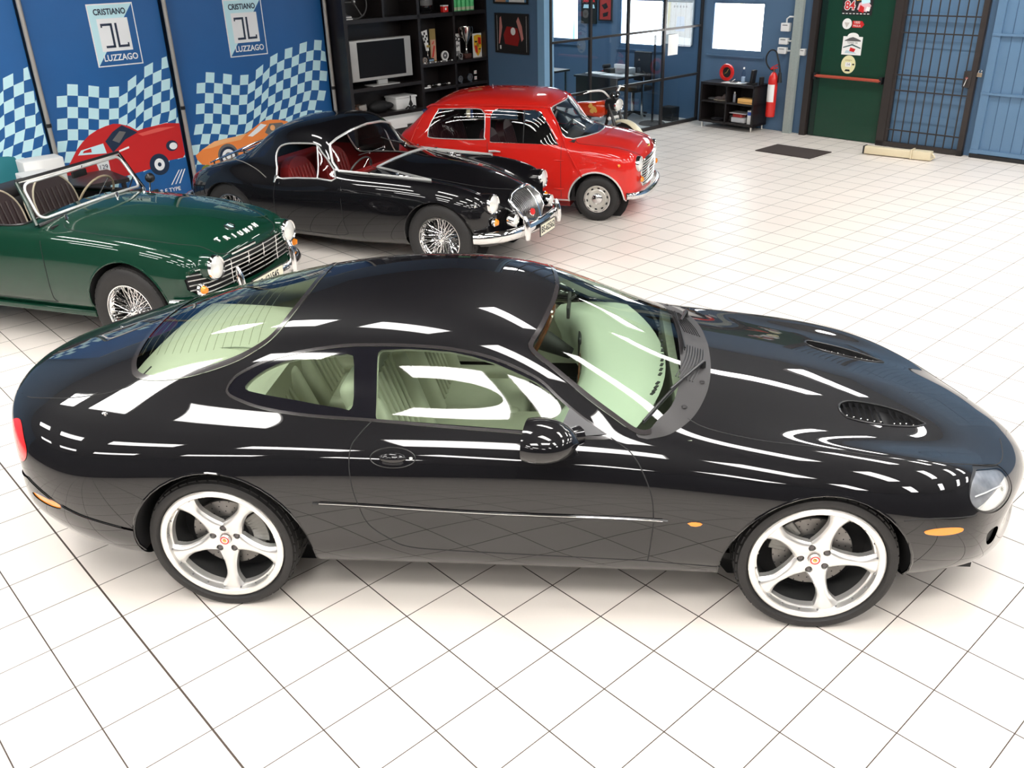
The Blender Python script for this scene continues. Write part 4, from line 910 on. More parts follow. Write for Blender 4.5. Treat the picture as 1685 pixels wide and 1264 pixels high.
def alloy_rim_mb(rim, wid):
    mb = MB(); h = wid / 2
    # barrel and lip
    mb.lathe([(rim + .001, h * .80), (rim, h * .93), (rim - .006, h * .96), (rim - .024, h * .95), (rim - .028, h * .92)], WHITEALLOY, 72)
    mb.lathe([(rim - .028, h * .92), (rim - .030, h * .80), (rim - .034, h * .45)], SATIN, 72)
    mb.lathe([(rim - .034, h * .45), (rim - .036, -h * .8)], mat('shaded_rim_barrel', (.05, .05, .05), .5, .3), 48)  # deep part of the barrel coloured darker, as shade behind the spokes
    # star of five spokes : polar grid cut by a star outline, then given thickness
    nr, na = 46, 360; r0, r1 = .012, rim - .026
    V = []; 
    def width(r): return .0215 + .050 * math.exp(-((max(r - .055, 0)) / .034)) + .036 * min(1, max(0, (r - .165) / (r1 - .165))) ** 1.8
    def hgt(r, t):
        base = h * (.62 + .20 * min(1, max(0, (r - .05) / (r1 - .05))) ** 1.3) - .012 * math.exp(-(r / .05) ** 2)
        w_ = width(r); return base - .018 * min(1.0, (abs(t) / w_)) ** 3
    G = np.zeros((nr, na, 3)); F0 = np.zeros((nr, na))
    for i in range(nr):
        r = r0 + (r1 - r0) * i / (nr - 1)
        for k in range(na):
            a = 2 * math.pi * k / na; d = ((a + math.pi / 5) % (2 * math.pi / 5)) - math.pi / 5
            t = r * math.sin(d)
            G[i, k] = (r * math.cos(a), r * math.sin(a), hgt(r, t)); 
            f = width(r) - abs(t)
            f = max(f, .062 - r, r - (r1 - .012 - .02 * 0))
            F0[i, k] = f
    # lug holes
    for q in range(5):
        a = 2 * math.pi * q / 5 + math.pi / 5; c = np.array([.056 * math.cos(a), .056 * math.sin(a)])
        dd = np.hypot(G[:, :, 0] - c[0], G[:, :, 1] - c[1] )
        F0 = np.minimum(F0, dd - .0150)
    V = [tuple(p) for p in G.reshape(-1, 3)]; f = F0.reshape(-1); faces = []; cache = {}; edge = []
    for i in range(nr - 1):
        for k in range(na):
            k2 = (k + 1) % na
            p = (i * na + k, (i + 1) * na + k, (i + 1) * na + k2, i * na + k2)
            sg = [f[j] > 0 for j in p]
            if not any(sg): continue
            if all(sg): faces.append(p); continue
            A = []; cr_ = []
            for q in range(4):
                a_, b_ = p[q], p[(q + 1) % 4]
                if f[a_] > 0: A.append(a_)
                if (f[a_] > 0) != (f[b_] > 0):
                    key = (min(a_, b_), max(a_, b_))
                    if key not in cache:
                        t = f[a_] / (f[a_] - f[b_]); pa, pb = V[a_], V[b_]
                        V.append(tuple(pa[j] + (pb[j] - pa[j]) * t for j in range(3))); cache[key] = len(V) - 1
                    A.append(cache[key]); cr_.append(cache[key])
            if len(A) > 2: faces.append(tuple(A))
            if len(cr_) == 2: edge.append(cr_)
    mb.add(V, faces, SATIN)
    # side walls of spokes / windows
    VW = []; FW = []
    for a_, b_ in edge:
        pa, pb = V[a_], V[b_]; k = len(VW); dz = .026 if math.hypot(pa[0], pa[1]) > .06 else .02
        VW += [pa, pb, (pb[0] * .985, pb[1] * .985, pb[2] - dz), (pa[0] * .985, pa[1] * .985, pa[2] - dz)]; FW.append((k, k + 1, k + 2, k + 3))
    mb.add(VW, FW, SATIN)
    # stud heads in the lug holes, rivets round the rim
    for q in range(5):
        a = 2 * math.pi * q / 5 + math.pi / 5
        mb.lathe([(0, h * .56), (.010, h * .54), (.011, h * .50), (.0155, h * .45)], mat('dark_stud', (.12, .11, .11), .4, .6), 10, M=T(.056 * math.cos(a), .056 * math.sin(a), 0))
    for q in range(20):
        a = 2 * math.pi * (q + .5) / 20
        mb.lathe([(0, h * .845), (.0035, h * .845), (.0045, h * .80)], STEELGREY, 8, M=T((r1 - .006) * math.cos(a), (r1 - .006) * math.sin(a), 0))
    return mb
def brake_mb(rim, wid):
    mb = MB(); h = wid / 2
    disc = mat('brake_disc_steel', (0.20, 0.19, 0.18), 0.4, 0.7, noise=0.2)
    mb.lathe([(.085, h * .10), (.162, h * .10), (.164, h * .0), (.085, h * .0)], disc, 48)
    mb.lathe([(0, h * .30), (.080, h * .30), (.086, h * .1)], BLACKMATT, 32)
    for q in range(24):
        a = 2 * math.pi * q / 24
        for rr in (.11, .135, .158):
            mb.disc(.0035, h * .105, BLACKMATT, 6, M=T(rr * math.cos(a + rr * 8), rr * math.sin(a + rr * 8), 0))
    mb.lathe([(0, -h * .5), (rim - .03, -h * .55)], BLACKMATT, 48)
    return mb
def caliper_mb(wid):
    mb = MB(); h = wid / 2
    cal = mat('brake_caliper_grey', (0.18, 0.18, 0.17), 0.4, 0.6)
    for k in range(8):
        a0 = math.radians(-24 + 6 * k)
        mb.box(.115, .187, -.012, .012, -h * .1, h * .30, cal, M=R(a0, 'Z'), bev=.004)
    return mb
def car_wheel(parent, kind, R_, rim, wid, pos, side, spin=0.0, steer=0.0):
    """wheel part with its sub-parts; local z outward"""
    if kind == 'alloy': mb = alloy_rim_mb(rim, wid)
    elif kind == 'wire': mb = wire_rim_mb(rim, wid)
    else: mb = steel_rim_mb(rim, wid)
    wv = mb.build('wheel', parent, smooth=32)
    base = Matrix(((1, 0, 0, 0), (0, 0, side, 0), (0, 1, 0, 0), (0, 0, 0, 1)))    # z -> side*y
    if side < 0: base = Matrix(((1, 0, 0, 0), (0, 0, -1, 0), (0, 1, 0, 0), (0, 0, 0, 1)))
    else: base = Matrix(((-1, 0, 0, 0), (0, 0, 1, 0), (0, 1, 0, 0), (0, 0, 0, 1)))
    wv.matrix_local = Matrix.Translation(pos) @ R(steer, 'Z') @ base @ R(spin, 'Z')
    tyre_mb(R_, rim, wid).build('tyre', wv, smooth=40)
    if kind == 'alloy':
        brake_mb(rim, wid).build('brake_disc', wv, smooth=30)
        c = caliper_mb(wid).build('brake_caliper', wv, smooth=30); c.rotation_euler = (0, 0, math.radians(150 if pos[0] > 0 else 20) - spin)
        cp = MB(); h = wid / 2
        cp.lathe([(0, h * .665), (.020, h * .66), (.023, h * .63), (.025, h * .58)], SATIN, 28)
        cp.lathe([(.0145, h * .668), (.0195, h * .668), (.020, h * .655), (.0140, h * .655)], REDPL, 28)
        cp.ball((0, 0, h * .66), .0085, GOLD, 6, sc=(1, 1.15, .5)); cp.ball((.005, .004, h * .66), .004, GOLD, 5)
        cp.build('centre_cap', wv)
    return wv
def wire_rim_mb(rim, wid):
    mb = MB(); h = wid / 2
    mb.lathe([(rim + .002, h * .74), (rim - .002, h * .90), (rim - .010, h * .90), (rim - .014, h * .70), (rim - .030, h * .45), (rim - .034, -h * .2), (rim - .018, -h * .6), (rim, -h * .8)], CHROME, 56)
    mb.lathe([(0, h * .60), (.030, h * .60), (.036, h * .50), (.040, h * .2), (.046, -h * .5), (.02, -h * .6)], CHROME, 20)
    wires = 20
    for q in range(wires):
        a = 2 * math.pi * q / wires
        for sg in (-1, 1):
            a1 = a + sg * .42
            mb.tube([(.038 * math.cos(a), .038 * math.sin(a), h * .42), ((rim - .018) * math.cos(a1), (rim - .018) * math.sin(a1), h * .62)], .0026, CHROME, n=5, caps=False)
            a2 = a + .08 + sg * .30
            mb.tube([(.044 * math.cos(a + .08), .044 * math.sin(a + .08), -h * .40), ((rim - .030) * math.cos(a2), (rim - .030) * math.sin(a2), h * .15)], .0026, CHROME, n=5, caps=False)
    # knock-off spinner
    mb.lathe([(0, h * .82), (.012, h * .81), (.024, h * .72), (.030, h * .60)], CHROME, 16)
    for q in range(3):
        a = 2 * math.pi * q / 3 + .5
        mb.tube([(.015 * math.cos(a), .015 * math.sin(a), h * .70), (.052 * math.cos(a), .052 * math.sin(a), h * .62)], [.011, .006], CHROME, n=6)
    mb.lathe([(.0, -h * .55), (rim - .05, -h * .6)], BLACKMATT, 24)
    return mb
def steel_rim_mb(rim, wid):
    mb = MB(); h = wid / 2; silver = mat('silver_painted_steel', (0.62, 0.60, 0.55), 0.3, 0.5)
    mb.lathe([(rim + .002, h * .74), (rim - .002, h * .92), (rim - .010, h * .92), (rim - .016, h * .72)], CHROME, 48)
    mb.lathe([(rim - .016, h * .72), (rim - .022, h * .66), (rim - .048, h * .62), (rim - .058, h * .70), (.050, h * .66), (.0, h * .66)], silver, 48)
    for q in range(10):
        a = 2 * math.pi * q / 10
        V = []
        for k in range(10):
            t = 2 * math.pi * k / 10
            V.append((rim - .036 + .009 * math.cos(t), .017 * math.sin(t), h * .675))
        mb.add(V, [tuple(range(10))], BLACKMATT, M=R(a, 'Z'))
    mb.lathe([(0, h * 1.02), (.025, h * 1.0), (.050, h * .92), (.062, h * .80), (.066, h * .68)], CHROME, 28)
    return mb
# ------------------------------------------------------------------ the black coupe in front
XK = [
(-2.28,-2.20,[(0,.46),(.18,.46),(.28,.48),(.33,.52),(.34,.57),(.34,.60),(.30,.63),(.24,.66),(.20,.67),(.14,.68),(.10,.68),(.05,.68),(0,.68)]),
(-2.44,-2.26,[(0,.40),(.40,.40),(.52,.43),(.58,.49),(.58,.56),(.57,.64),(.52,.69),(.44,.725),(.38,.74),(.30,.75),(.2,.755),(.1,.76),(0,.76)]),
(-2.47,-2.19,[(0,.37),(.50,.37),(.66,.41),(.74,.48),(.74,.56),(.72,.66),(.66,.725),(.56,.77),(.46,.79),(.36,.80),(.24,.81),(.12,.815),(0,.815)]),
(-2.36,-2.02,[(0,.31),(.60,.32),(.76,.36),(.83,.45),(.84,.56),(.82,.68),(.75,.76),(.65,.81),(.54,.83),(.42,.845),(.28,.855),(.14,.86),(0,.86)]),
(-2.12,-1.86,[(0,.21),(.66,.23),(.82,.28),(.885,.43),(.895,.58),(.87,.71),(.79,.80),(.68,.86),(.58,.885),(.45,.91),(.30,.925),(.15,.93),(0,.93)]),
(-1.80,-1.65,[(0,.16),(.66,.17),(.84,.22),(.905,.40),(.915,.58),(.89,.73),(.81,.83),(.69,.90),(.58,.945),(.46,.985),(.31,1.01),(.16,1.02),(0,1.02)]),
(-1.40,-1.30,[(0,.16),(.66,.17),(.84,.21),(.905,.40),(.92,.58),(.90,.74),(.82,.85),(.70,.925),(.61,1.00),(.51,1.07),(.36,1.12),(.18,1.14),(0,1.145)]),
(-.95,-.95,[(0,.16),(.66,.17),(.84,.205),(.90,.40),(.91,.60),(.89,.75),(.82,.855),(.72,.93),(.65,1.04),(.55,1.15),(.39,1.215),(.2,1.235),(0,1.24)]),
(-.50,-.50,[(0,.16),(.66,.17),(.83,.205),(.89,.40),(.905,.60),(.885,.75),(.82,.85),(.735,.92),(.66,1.06),(.56,1.19),(.39,1.26),(.2,1.28),(0,1.285)]),
(-.05,-.05,[(0,.16),(.66,.17),(.83,.205),(.885,.40),(.90,.60),(.88,.75),(.82,.84),(.74,.91),(.66,1.04),(.56,1.17),(.39,1.245),(.2,1.27),(0,1.275)]),
(.30,.25,[(0,.16),(.66,.17),(.83,.205),(.885,.40),(.90,.60),(.88,.75),(.82,.835),(.745,.895),(.67,.98),(.56,1.07),(.39,1.12),(.2,1.14),(0,1.145)]),
(.65,.52,[(0,.16),(.66,.17),(.83,.205),(.885,.40),(.90,.60),(.88,.735),(.825,.82),(.75,.87),(.66,.90),(.55,.935),(.39,.97),(.2,.985),(0,.99)]),
(.95,.85,[(0,.16),(.66,.17),(.83,.205),(.89,.40),(.905,.59),(.88,.72),(.82,.795),(.735,.83),(.635,.835),(.52,.845),(.37,.87),(.2,.885),(0,.89)]),
(1.35,1.28,[(0,.16),(.66,.17),(.84,.21),(.90,.40),(.91,.57),(.885,.69),(.815,.76),(.72,.785),(.62,.775),(.51,.775),(.36,.80),(.2,.815),(0,.82)]),
(1.75,1.62,[(0,.16),(.66,.17),(.81,.22),(.875,.40),(.885,.54),(.85,.64),(.775,.705),(.68,.73),(.58,.71),(.48,.70),(.34,.715),(.18,.73),(0,.735)]),
(2.03,1.83,[(0,.18),(.60,.19),(.74,.24),(.81,.37),(.82,.47),(.78,.56),(.70,.615),(.61,.645),(.52,.635),(.43,.625),(.31,.63),(.16,.64),(0,.64)]),
(2.21,1.93,[(0,.21),(.54,.21),(.68,.25),(.75,.34),(.75,.42),(.69,.48),(.60,.52),(.50,.55),(.42,.55),(.34,.55),(.24,.555),(.12,.56),(0,.56)]),
(2.32,2.06,[(0,.25),(.42,.25),(.54,.28),(.60,.34),(.60,.39),(.55,.42),(.47,.44),(.38,.455),(.32,.46),(.26,.465),(.18,.47),(.09,.475),(0,.475)]),
(2.33,2.16,[(0,.31),(.25,.31),(.34,.32),(.38,.35),(.38,.365),(.36,.38),(.30,.39),(.24,.395),(.20,.40),(.15,.405),(.10,.41),(.05,.41),(0,.41)])
]
RWX = (1.243, -1.262)     # axle positions
def sideof(S, pl, sd): return [p for p in pl if S.V[list(p)][:, 1].mean() * sd > 0]
def build_coupe():
    root = empty('car', (0, 0, 0))
    tag(root, 'large glossy black modern coupe with silver five-spoke wheels, nearest the viewer', 'car', 'cars in the showroom')
    S = Skin(XK, 300, 110)
    P = S.polys
    absy = lambda V: np.abs(V[:, 1])
    for cx, cz, r in ((1.232, .292, .384), (-1.236, .322, .392)):
        _, P = S.cut(P, lambda V: np.minimum(r - np.hypot(V[:, 0] - cx, V[:, 2] - cz), absy(V) - .45))
    for cx, r in ((1.232, .384), (-1.236, .392)):   # open below the arch
        _, P = S.cut(P, lambda V: np.minimum(np.minimum(r - np.abs(V[:, 0] - cx), .30 - V[:, 2]), absy(V) - .45))
    up = lambda V: V[:, 2] - .8
    # side glass opening
    SWo = [(-1.205, .970), (-1.178, 1.021), (-1.12, 1.053), (-1.039, 1.085), (-.899, 1.121), (-.712, 1.149), (-.57, 1.156), (-.437, 1.157), (-.256, 1.147), (-.076, 1.114), (.101, 1.047), (.191, .982), (.29, .917), (.40, .862), (.36, .852), (.2, .858), (.032, .868), (-.24, .881), (-.56, .898), (-.823, .907), (-1.011, .922), (-1.13, .943)]
    trim, P = S.region(P, SWo, (0, 2), lambda V: np.minimum(absy(V) - .3, V[:, 2] - .80), 0.0, 3)
    inner, trimc = S.region(trim, SWo, (0, 2), None, 0.009, 3)
    QG = [(-1.125, .988), (-1.086, 1.024), (-1.033, 1.055), (-.968, 1.080), (-.893, 1.098), (-.799, 1.11), (-.706, 1.117), (-.66, 1.115), (-.650, 1.032), (-.650, .938), (-.691, .937), (-.783, .946), (-.877, .957), (-.972, .966), (-1.069, .976)]
    qg, surr = S.region(inner, QG, (0, 2), None, 0.0, 2)
    DG = [(-.557, 1.137), (-.434, 1.142), (-.344, 1.139), (-.254, 1.133), (-.165, 1.118), (-.075, 1.096), (.013, 1.064), (.102, 1.027), (.208, .962), (.275, .915), (.351, .868), (.027, .880), (-.153, .889), (-.329, .897), (-.462, .903), (-.550, .906)]
    dg, surr = S.region(surr, DG, (0, 2), None, 0.0, 0)
    for sd in (-1, 1): S.make('window_seal', sideof(S, trimc, sd), mat('grey_black_window_seal', (0.028, 0.025, 0.026), 0.18, coat=.5), root, .002)
    for sd in (-1, 1): S.make('window_surround', sideof(S, surr, sd), mat('black_window_surround', (0.006, 0.006, 0.009), 0.08, coat=1.0), root)
    # windscreen
    WSo = [(.142, 0), (.137, -.12), (.115, -.289), (.091, -.412), (.066, -.489), (.058, -.525), (.080, -.556), (.167, -.600), (.284, -.655), (.402, -.708), (.500, -.757), (.56, -.752), (.600, -.70), (.665, -.60), (.705, -.45), (.725, -.25), (.732, 0)]
    WSo = [tuple(q) for q in smoothpoly(WSo, 4, False)]
    WSo = WSo + [(x, -y) for x, y in WSo[-2:0:-1]]
    ws, P = S.region(P, WSo, (0, 1), up)
    wsg, wss = S.region(ws, WSo, (0, 1), None, 0.019)
    wsb, wss = S.cut(wss, lambda V: V[:, 0] - .56)
    S.make('windscreen_seal', wss, mat('grey_black_window_seal', (0.028, 0.025, 0.026), 0.18), root, .003)
    # cowl panel
    CW = [(.545, -.775), (.645, -.735), (.738, -.62), (.81, -.43), (.845, -.22), (.855, 0)]
    CWp = CW + [(x, -y) for x, y in CW[-2::-1]]; CWp = CWp + [(.3, .75), (.3, -.75)]
    CW_s = [tuple(q) for q in smoothpoly(CW, 5, False)]; CWp = CW_s + [(x, -y) for x, y in CW_s[-2::-1]] + [(.3, .75), (.3, -.75)]
    cowl, P = S.region(P, CWp, (0, 1), lambda V: np.minimum(V[:, 2] - .78, V[:, 0] - .50 - .0 * V[:, 0]))
    S.make('cowl_panel', cowl + wsb, mat('grey_black_plastic', (0.018, 0.016, 0.017), 0.42), root, 0.0)
    # rear window
    RWo = [(-.962, 0), (-.972, -.28), (-1.018, -.472), (-1.122, -.550), (-1.27, -.582), (-1.466, -.592), (-1.63, -.560), (-1.705, -.48), (-1.742, -.32), (-1.765, 0)]
    RWo = RWo + [(x, -y) for x, y in RWo[-2:0:-1]]
    rw, P = S.region(P, RWo, (0, 1), up, 0.0, 4)
    rwg, rws = S.region(rw, RWo, (0, 1), None, 0.024, 4)
    S.make('rear_window_seal', rws, mat('grey_black_window_seal', (0.028, 0.025, 0.026), 0.18), root, .003)
    gp = [('windscreen', wsg, GLASSG), ('rear_window', rwg, GLASSG)]
    for nm, pl, gm in gp:
        g = S.make(nm, pl, gm, root)
        if nm == 'rear_window': rear_glass = g
        else: front_glass = g
    for sd in (-1, 1):
        dgs = [p for p in dg if S.V[list(p)][:, 1].mean() * sd > 0]; qgs = [p for p in qg if S.V[list(p)][:, 1].mean() * sd > 0]
        S.make('door_glass', dgs, GLASSG, root); S.make('quarter_glass', qgs, GLASSG, root)
    HL = [(1.297, .653), (1.421, .627), (1.547, .597), (1.580, .578), (1.588, .556), (1.586, .524), (1.560, .498), (1.462, .484), (1.308, .490), (1.159, .523), (1.079, .564), (1.079, .610), (1.163, .643), (1.280, .6535)]
    hl, P = S.region(P, HL, 'xy_s', lambda V: np.minimum(V[:, 0] - 1.7, absy(V) - .35), 0.0, 3)
    # bonnet
    HD = [(.56, -.70), (.645, -.665), (.711, -.642), (.792, -.680), (1.002, -.705), (1.226, -.698), (1.406, -.704), (1.592, -.690), (1.75, -.64), (1.868, -.583), (2.017, -.483), (2.10, -.36), (2.15, -.2), (2.165, 0)]
    HDp = HD + [(x, -y) for x, y in HD[-2::-1]]
    hood, P = S.region(P, HDp, (0, 1), lambda V: np.minimum(V[:, 2] - .50, V[:, 0] - .55))
    # louvres (one opening each side)
    LV = [(1.385, .345), (1.405, .305), (1.453, .275), (1.54, .262), (1.621, .262), (1.70, .280), (1.757, .315), (1.76, .330), (1.691, .374), (1.559, .414), (1.429, .420), (1.392, .395)]
    lv, hood = S.region(hood, LV, 'x_absy', None, 0.0, 3)
    hd = S.make('bonnet', hood, BLACKP, root)
    for sd in (-1, 1):
        mb = MB()
        Q = [S.at(x, sd * y, (0, 1), sd, True, .001)[0] for x, y in smoothpoly(LV, 3)]
        mb.tube(Q, .0045, BLACKTRIM, n=6, closed=True)
        bt = [tuple(q - Vector((0, 0, .028))) for q in Q]; mb.add(bt, [tuple(range(len(bt)))], BLACKMATT)
        n = len(Q); VV = [tuple(q) for q in Q] + bt; mb.add(VV, [(k, (k + 1) % n, n + (k + 1) % n, n + k) for k in range(n)], BLACKMATT)
        for k in range(12):
            x = 1.408 + k * .0295; ya, yb = .425, .262
            Qy = [p for p in smoothpoly(LV, 3)]
            ys = [q[1] for q in Qy if abs(q[0] - x) < .02]; ya, yb = max(ys) - .004, min(ys) + .004
            a1 = S.at(x, sd * ya, (0, 1), sd, True, -.002)[0]; b1 = S.at(x, sd * yb, (0, 1), sd, True, -.002)[0]
            a2 = a1 + Vector((.017, 0, -.014)); b2 = b1 + Vector((.017, 0, -.014))
            mb.add([tuple(a1), tuple(b1), tuple(b2), tuple(a2), tuple(a1 + Vector((.003, 0, -.004))), tuple(b1 + Vector((.003, 0, -.004)))], [(0, 1, 2, 3), (0, 4, 5, 1)], mat('louvre_black', (0.02, 0.02, 0.022), 0.15, coat=1))
            c = a1.lerp(b1, .12 if sd < 0 else .88); mb.ball(tuple(c + Vector((0, 0, .001))), .0045, SILVER, 5)
        mb.build('bonnet_louvre', hd, smooth=30)
    # boot lid
    BL = [(-2.44, -.20), (-2.36, -.37), (-2.246, -.471), (-2.16, -.521), (-1.978, -.585), (-1.813, -.605), (-1.72, -.598), (-1.655, -.575), (-1.60, -.5)]
    BLp = BL + [(x, -y) for x, y in BL[::-1]]
    boot, P = S.region(P, BLp, (0, 1), lambda V: np.minimum(V[:, 2] - .66, -1.60 - V[:, 0]))
    S.make('boot_lid', boot, BLACKP, root)
    # doors
    DR = [(.398, .858), (.455, .83), (.484, .81), (.519, .765), (.56, .668), (.574, .553), (.568, .42), (.562, .325), (.272, .332), (-.256, .349), (-.438, .368), (-.521, .423), (-.588, .491), (-.62, .588), (-.639, .677), (-.646, .764), (-.639, .823), (-.609, .861), (-.564, .900), (-.5, 1.0), (.2, 1.0)]
    dr, P = S.region(P, DR, (0, 2), lambda V: np.minimum(absy(V) - .5, .93 - V[:, 2]))
    # lamps and markers
    hlg, hlr = S.region(hl, HL, 'xy_s', None, .009, 3)
    hlow, hup = S.cut(hlg, lambda V: .553 - V[:, 2] + .03 * (V[:, 0] - 1.95))
    for sd in (-1, 1): S.make('headlamp_seal', sideof(S, hlr, sd), BLACKTRIM, root, -.003)
    tl = [(.60 + 0, .79), (.66, .785), (.74, .735), (.765, .69), (.745, .655), (.68, .645), (.60, .665), (.56, .72)]
    tlp, P = S.region(P, tl, 'absy_z', lambda V: -1.99 - V[:, 0], 0.0, 4)
    fg = [(1.195, .43), (1.30, .425), (1.345, .395), (1.30, .355), (1.225, .36), (1.185, .395)]
    fgp, P = S.region(P, fg, 'xy_s', lambda V: np.minimum(V[:, 0] - 1.6, absy(V) - .3), 0.0, 4)
    for sd in (-1, 1): S.make('bumper_intake', sideof(S, fgp, sd), BLACKMATT, root, -.015)
    def ell(cx, cz, rx, rz, tilt=0, n=28):
        return [(cx + rx * math.cos(t) * math.cos(tilt) - rz * math.sin(t) * math.sin(tilt), cz + rx * math.cos(t) * math.sin(tilt) + rz * math.sin(t) * math.cos(tilt)) for t in [2 * math.pi * k / n for k in range(n)]]
    mk = []
    for cx, cz, rx, rz, ti in ((.737, .537, .034, .0115, 0), (1.708, .505, .088, .0165, -.10), (-2.022, .512, .088, .020, -.10)):
        a, P = S.region(P, ell(cx, cz, rx, rz, ti), (0, 2), lambda V: absy(V) - .45); mk.append(a)
    for sd in (-1, 1):
        side_of = lambda pl: [p for p in pl if S.V[list(p)][:, 1].mean() * sd > 0]
        g = S.make('headlamp', side_of(hlg), glass('headlamp_cover', (0.93, 0.94, 0.95), 1.5), root)
        S.make('reflector', side_of(hup), REFLECTOR, g, -.012); S.make('lower_reflector', side_of(hlow), LAMPGLASS, g, -.011)
        mb = MB(); mb.tube([S.at(x, z, (0, 2), sd, False, -.007)[0] for x, z in ((1.86, .592), (1.92, .580), (1.98, .566), (2.03, .550))], .003, PAPER, n=6); mb.build('lamp_divider', g)
        c, nrm = S.at(2.035, .535, (0, 2), sd)
        mb = MB(); fm = frame_at(c - nrm * .02, nrm)
        mb.lathe([(0, -.02), (.02, -.012), (.036, .004)], CHROME, 24, M=fm @ T(0, 0, .006) @ R(0, 'X') @ Matrix.Diagonal((.55, .6, 1, 1)))
        mb.ball(tuple((fm @ Vector((0.0, 0, .004)))), .010, GREYTRIM, 8)
        mb.build('projector_bowl', g)
        S.make('tail_lamp', side_of(tlp), REDLENS, root, .002)
        for a in mk: S.make('side_marker_lamp', side_of(a), AMBER, root, .0015)
    # bumpers
    FBz = [(1.40, .575), (1.538, .569), (1.661, .566), (1.853, .534), (2.00, .485), (2.4, .46), (2.4, .0), (1.40, .0)]
    fb, P = S.region(P, FBz, (0, 2), lambda V: V[:, 0] - 1.50)
    RBz = [(-2.7, .545), (-2.30, .545), (-2.122, .590), (-2.068, .569), (-1.971, .524), (-1.847, .477), (-1.67, .431), (-1.50, .39), (-1.5, 0), (-2.7, 0)]
    rb, P = S.region(P, RBz, (0, 2), lambda V: -1.56 - V[:, 0])
    S.make('front_bumper', fb, BLACKP, root); S.make('rear_bumper', rb, BLACKP, root, .006)
    body = S.make('body', P, BLACKP, root)
    doors = []
    for sd in (-1, 1):
        d = S.make('door', [p for p in dr if S.V[list(p)][:, 1].mean() * sd > 0], BLACKP, root); doors.append(d)
        mb = MB()
        oval = ell(-.468, .785, .092, .036, 0, 32)
        S.seam(mb, oval, BLACKTRIM, .0022, (0, 2), (sd,), False, True, .000, 1)
        c, nr = S.at(-.468, .785, (0, 2), sd)
        fm = frame_at(c, nr); mb.ball((0, 0, 0), 1, BLACKP, 14, M=fm @ Matrix.Diagonal((.056, .021, .018, 1)))
        mb.ball((0, 0, 0), 1, BLACKMATT, 10, M=fm @ T(0, -.018, -.004) @ Matrix.Diagonal((.052, .012, .006, 1)))
        mb.lathe([(0, .003), (.007, .003), (.008, 0)], SILVER, 12, M=fm @ T(.075 if sd < 0 else -.075, 0, 0))
        mb.build('door_handle', d)
        # mirror
        mb = MB(); b0, nb = S.at(.25, .865, (0, 2), sd)
        cxm = Vector((.150, sd * .945, .930)) if sd < 0 else Vector((.16, .90, .86))
        prof = []
        for i in range(13):
            t = i / 12; xx = -.075 + .205 * t; k = math.sin(math.pi * min(.5, .12 + t * .5)) if t < .75 else math.sin(math.pi * .5) * math.sqrt(max(0, 1 - ((t - .75) / .25) ** 2))
            k = [.93, .97, 1, 1, .99, .97, .94, .89, .82, .72, .58, .38, .02][i]
            prof.append([(xx, .118 * k * math.cos(a), .078 * k * math.sin(a)) for a in [2 * math.pi * q / 24 for q in range(24)]])
        mb.grid(prof, BLACKP, M=Matrix.Translation(cxm) @ R(sd * .12, 'Z'), closev=True)
        mb.add(prof[0], [tuple(range(24))], BLACKTRIM, M=Matrix.Translation(cxm) @ R(sd * .12, 'Z'))
        mb.tube([tuple(b0 + Vector((.02, 0, -.0))), tuple(b0.lerp(cxm, .45)), tuple(cxm + Vector((.02, -sd * .06, -.02)))], [.040, .026, .026], BLACKP, n=10)
        mb.build('wing_mirror', d, smooth=60)
        mb = MB(); mb.add([tuple(S.at(x, z, (0, 2), sd, False, .004)[0]) for x, z in ((.19, .868), (.235, .945), (.30, .905), (.385, .866), (.30, .862))], [(0, 1, 2, 3, 4)], mat('grey_sail_panel', (0.10, 0.10, 0.105), 0.2, coat=1)); mb.build('mirror_sail_panel', d)
    # inner liner seen through the glass (headliner, pillars, door cards)
    LI = [p for p in P + dr + surr if (lambda c: -1.72 < c[0] < .66 and c[2] > .42 and not (c[0] < -.80 and c[2] < .74))(S.V[list(p)].mean(0))]
    LI = [p for p in LI if not (S.V[list(p)][:, 0].mean() > .45 and S.V[list(p)][:, 2].mean() < .84)]
    S.make('interior_lining', LI, CREAM, root, -.022)
    # shut lines, one dark mesh
    mb = MB(); r = .0028
    S.seam(mb, DR[0:8], BLACKMATT, r); S.seam(mb, DR[7:19], BLACKMATT, r)
    S.seam(mb, [(.562, .322), (.72, .311), (.858, .301)], BLACKMATT, r)
    S.seam(mb, HD[2:13], BLACKMATT, r, (0, 1), (-1, 1), True)
    S.seam(mb, BL[1:9], BLACKMATT, r, (0, 1), (-1, 1), True)
    S.seam(mb, FBz[1:4], BLACKMATT, r); S.seam(mb, RBz[2:7], BLACKMATT, r)
    mb.build_split('shut_lines', root, 'each')
    mb = MB()
    S.seam(mb, [(-.808, .586), (-.592, .580), (-.095, .557), (.393, .552), (.630, .546)], mat('black_rubbing_strip', (0.02, 0.02, 0.02), .25), .0085, lift=.001)
    S.seam(mb, [(-.780, .592), (-.592, .586), (-.095, .563), (.393, .558), (.610, .552)], CHROME, .0018, lift=.0085)
    mb.build_split('side_rubbing_strip', root, 'y')
    # arch lips and wheel wells
    mb = MB()
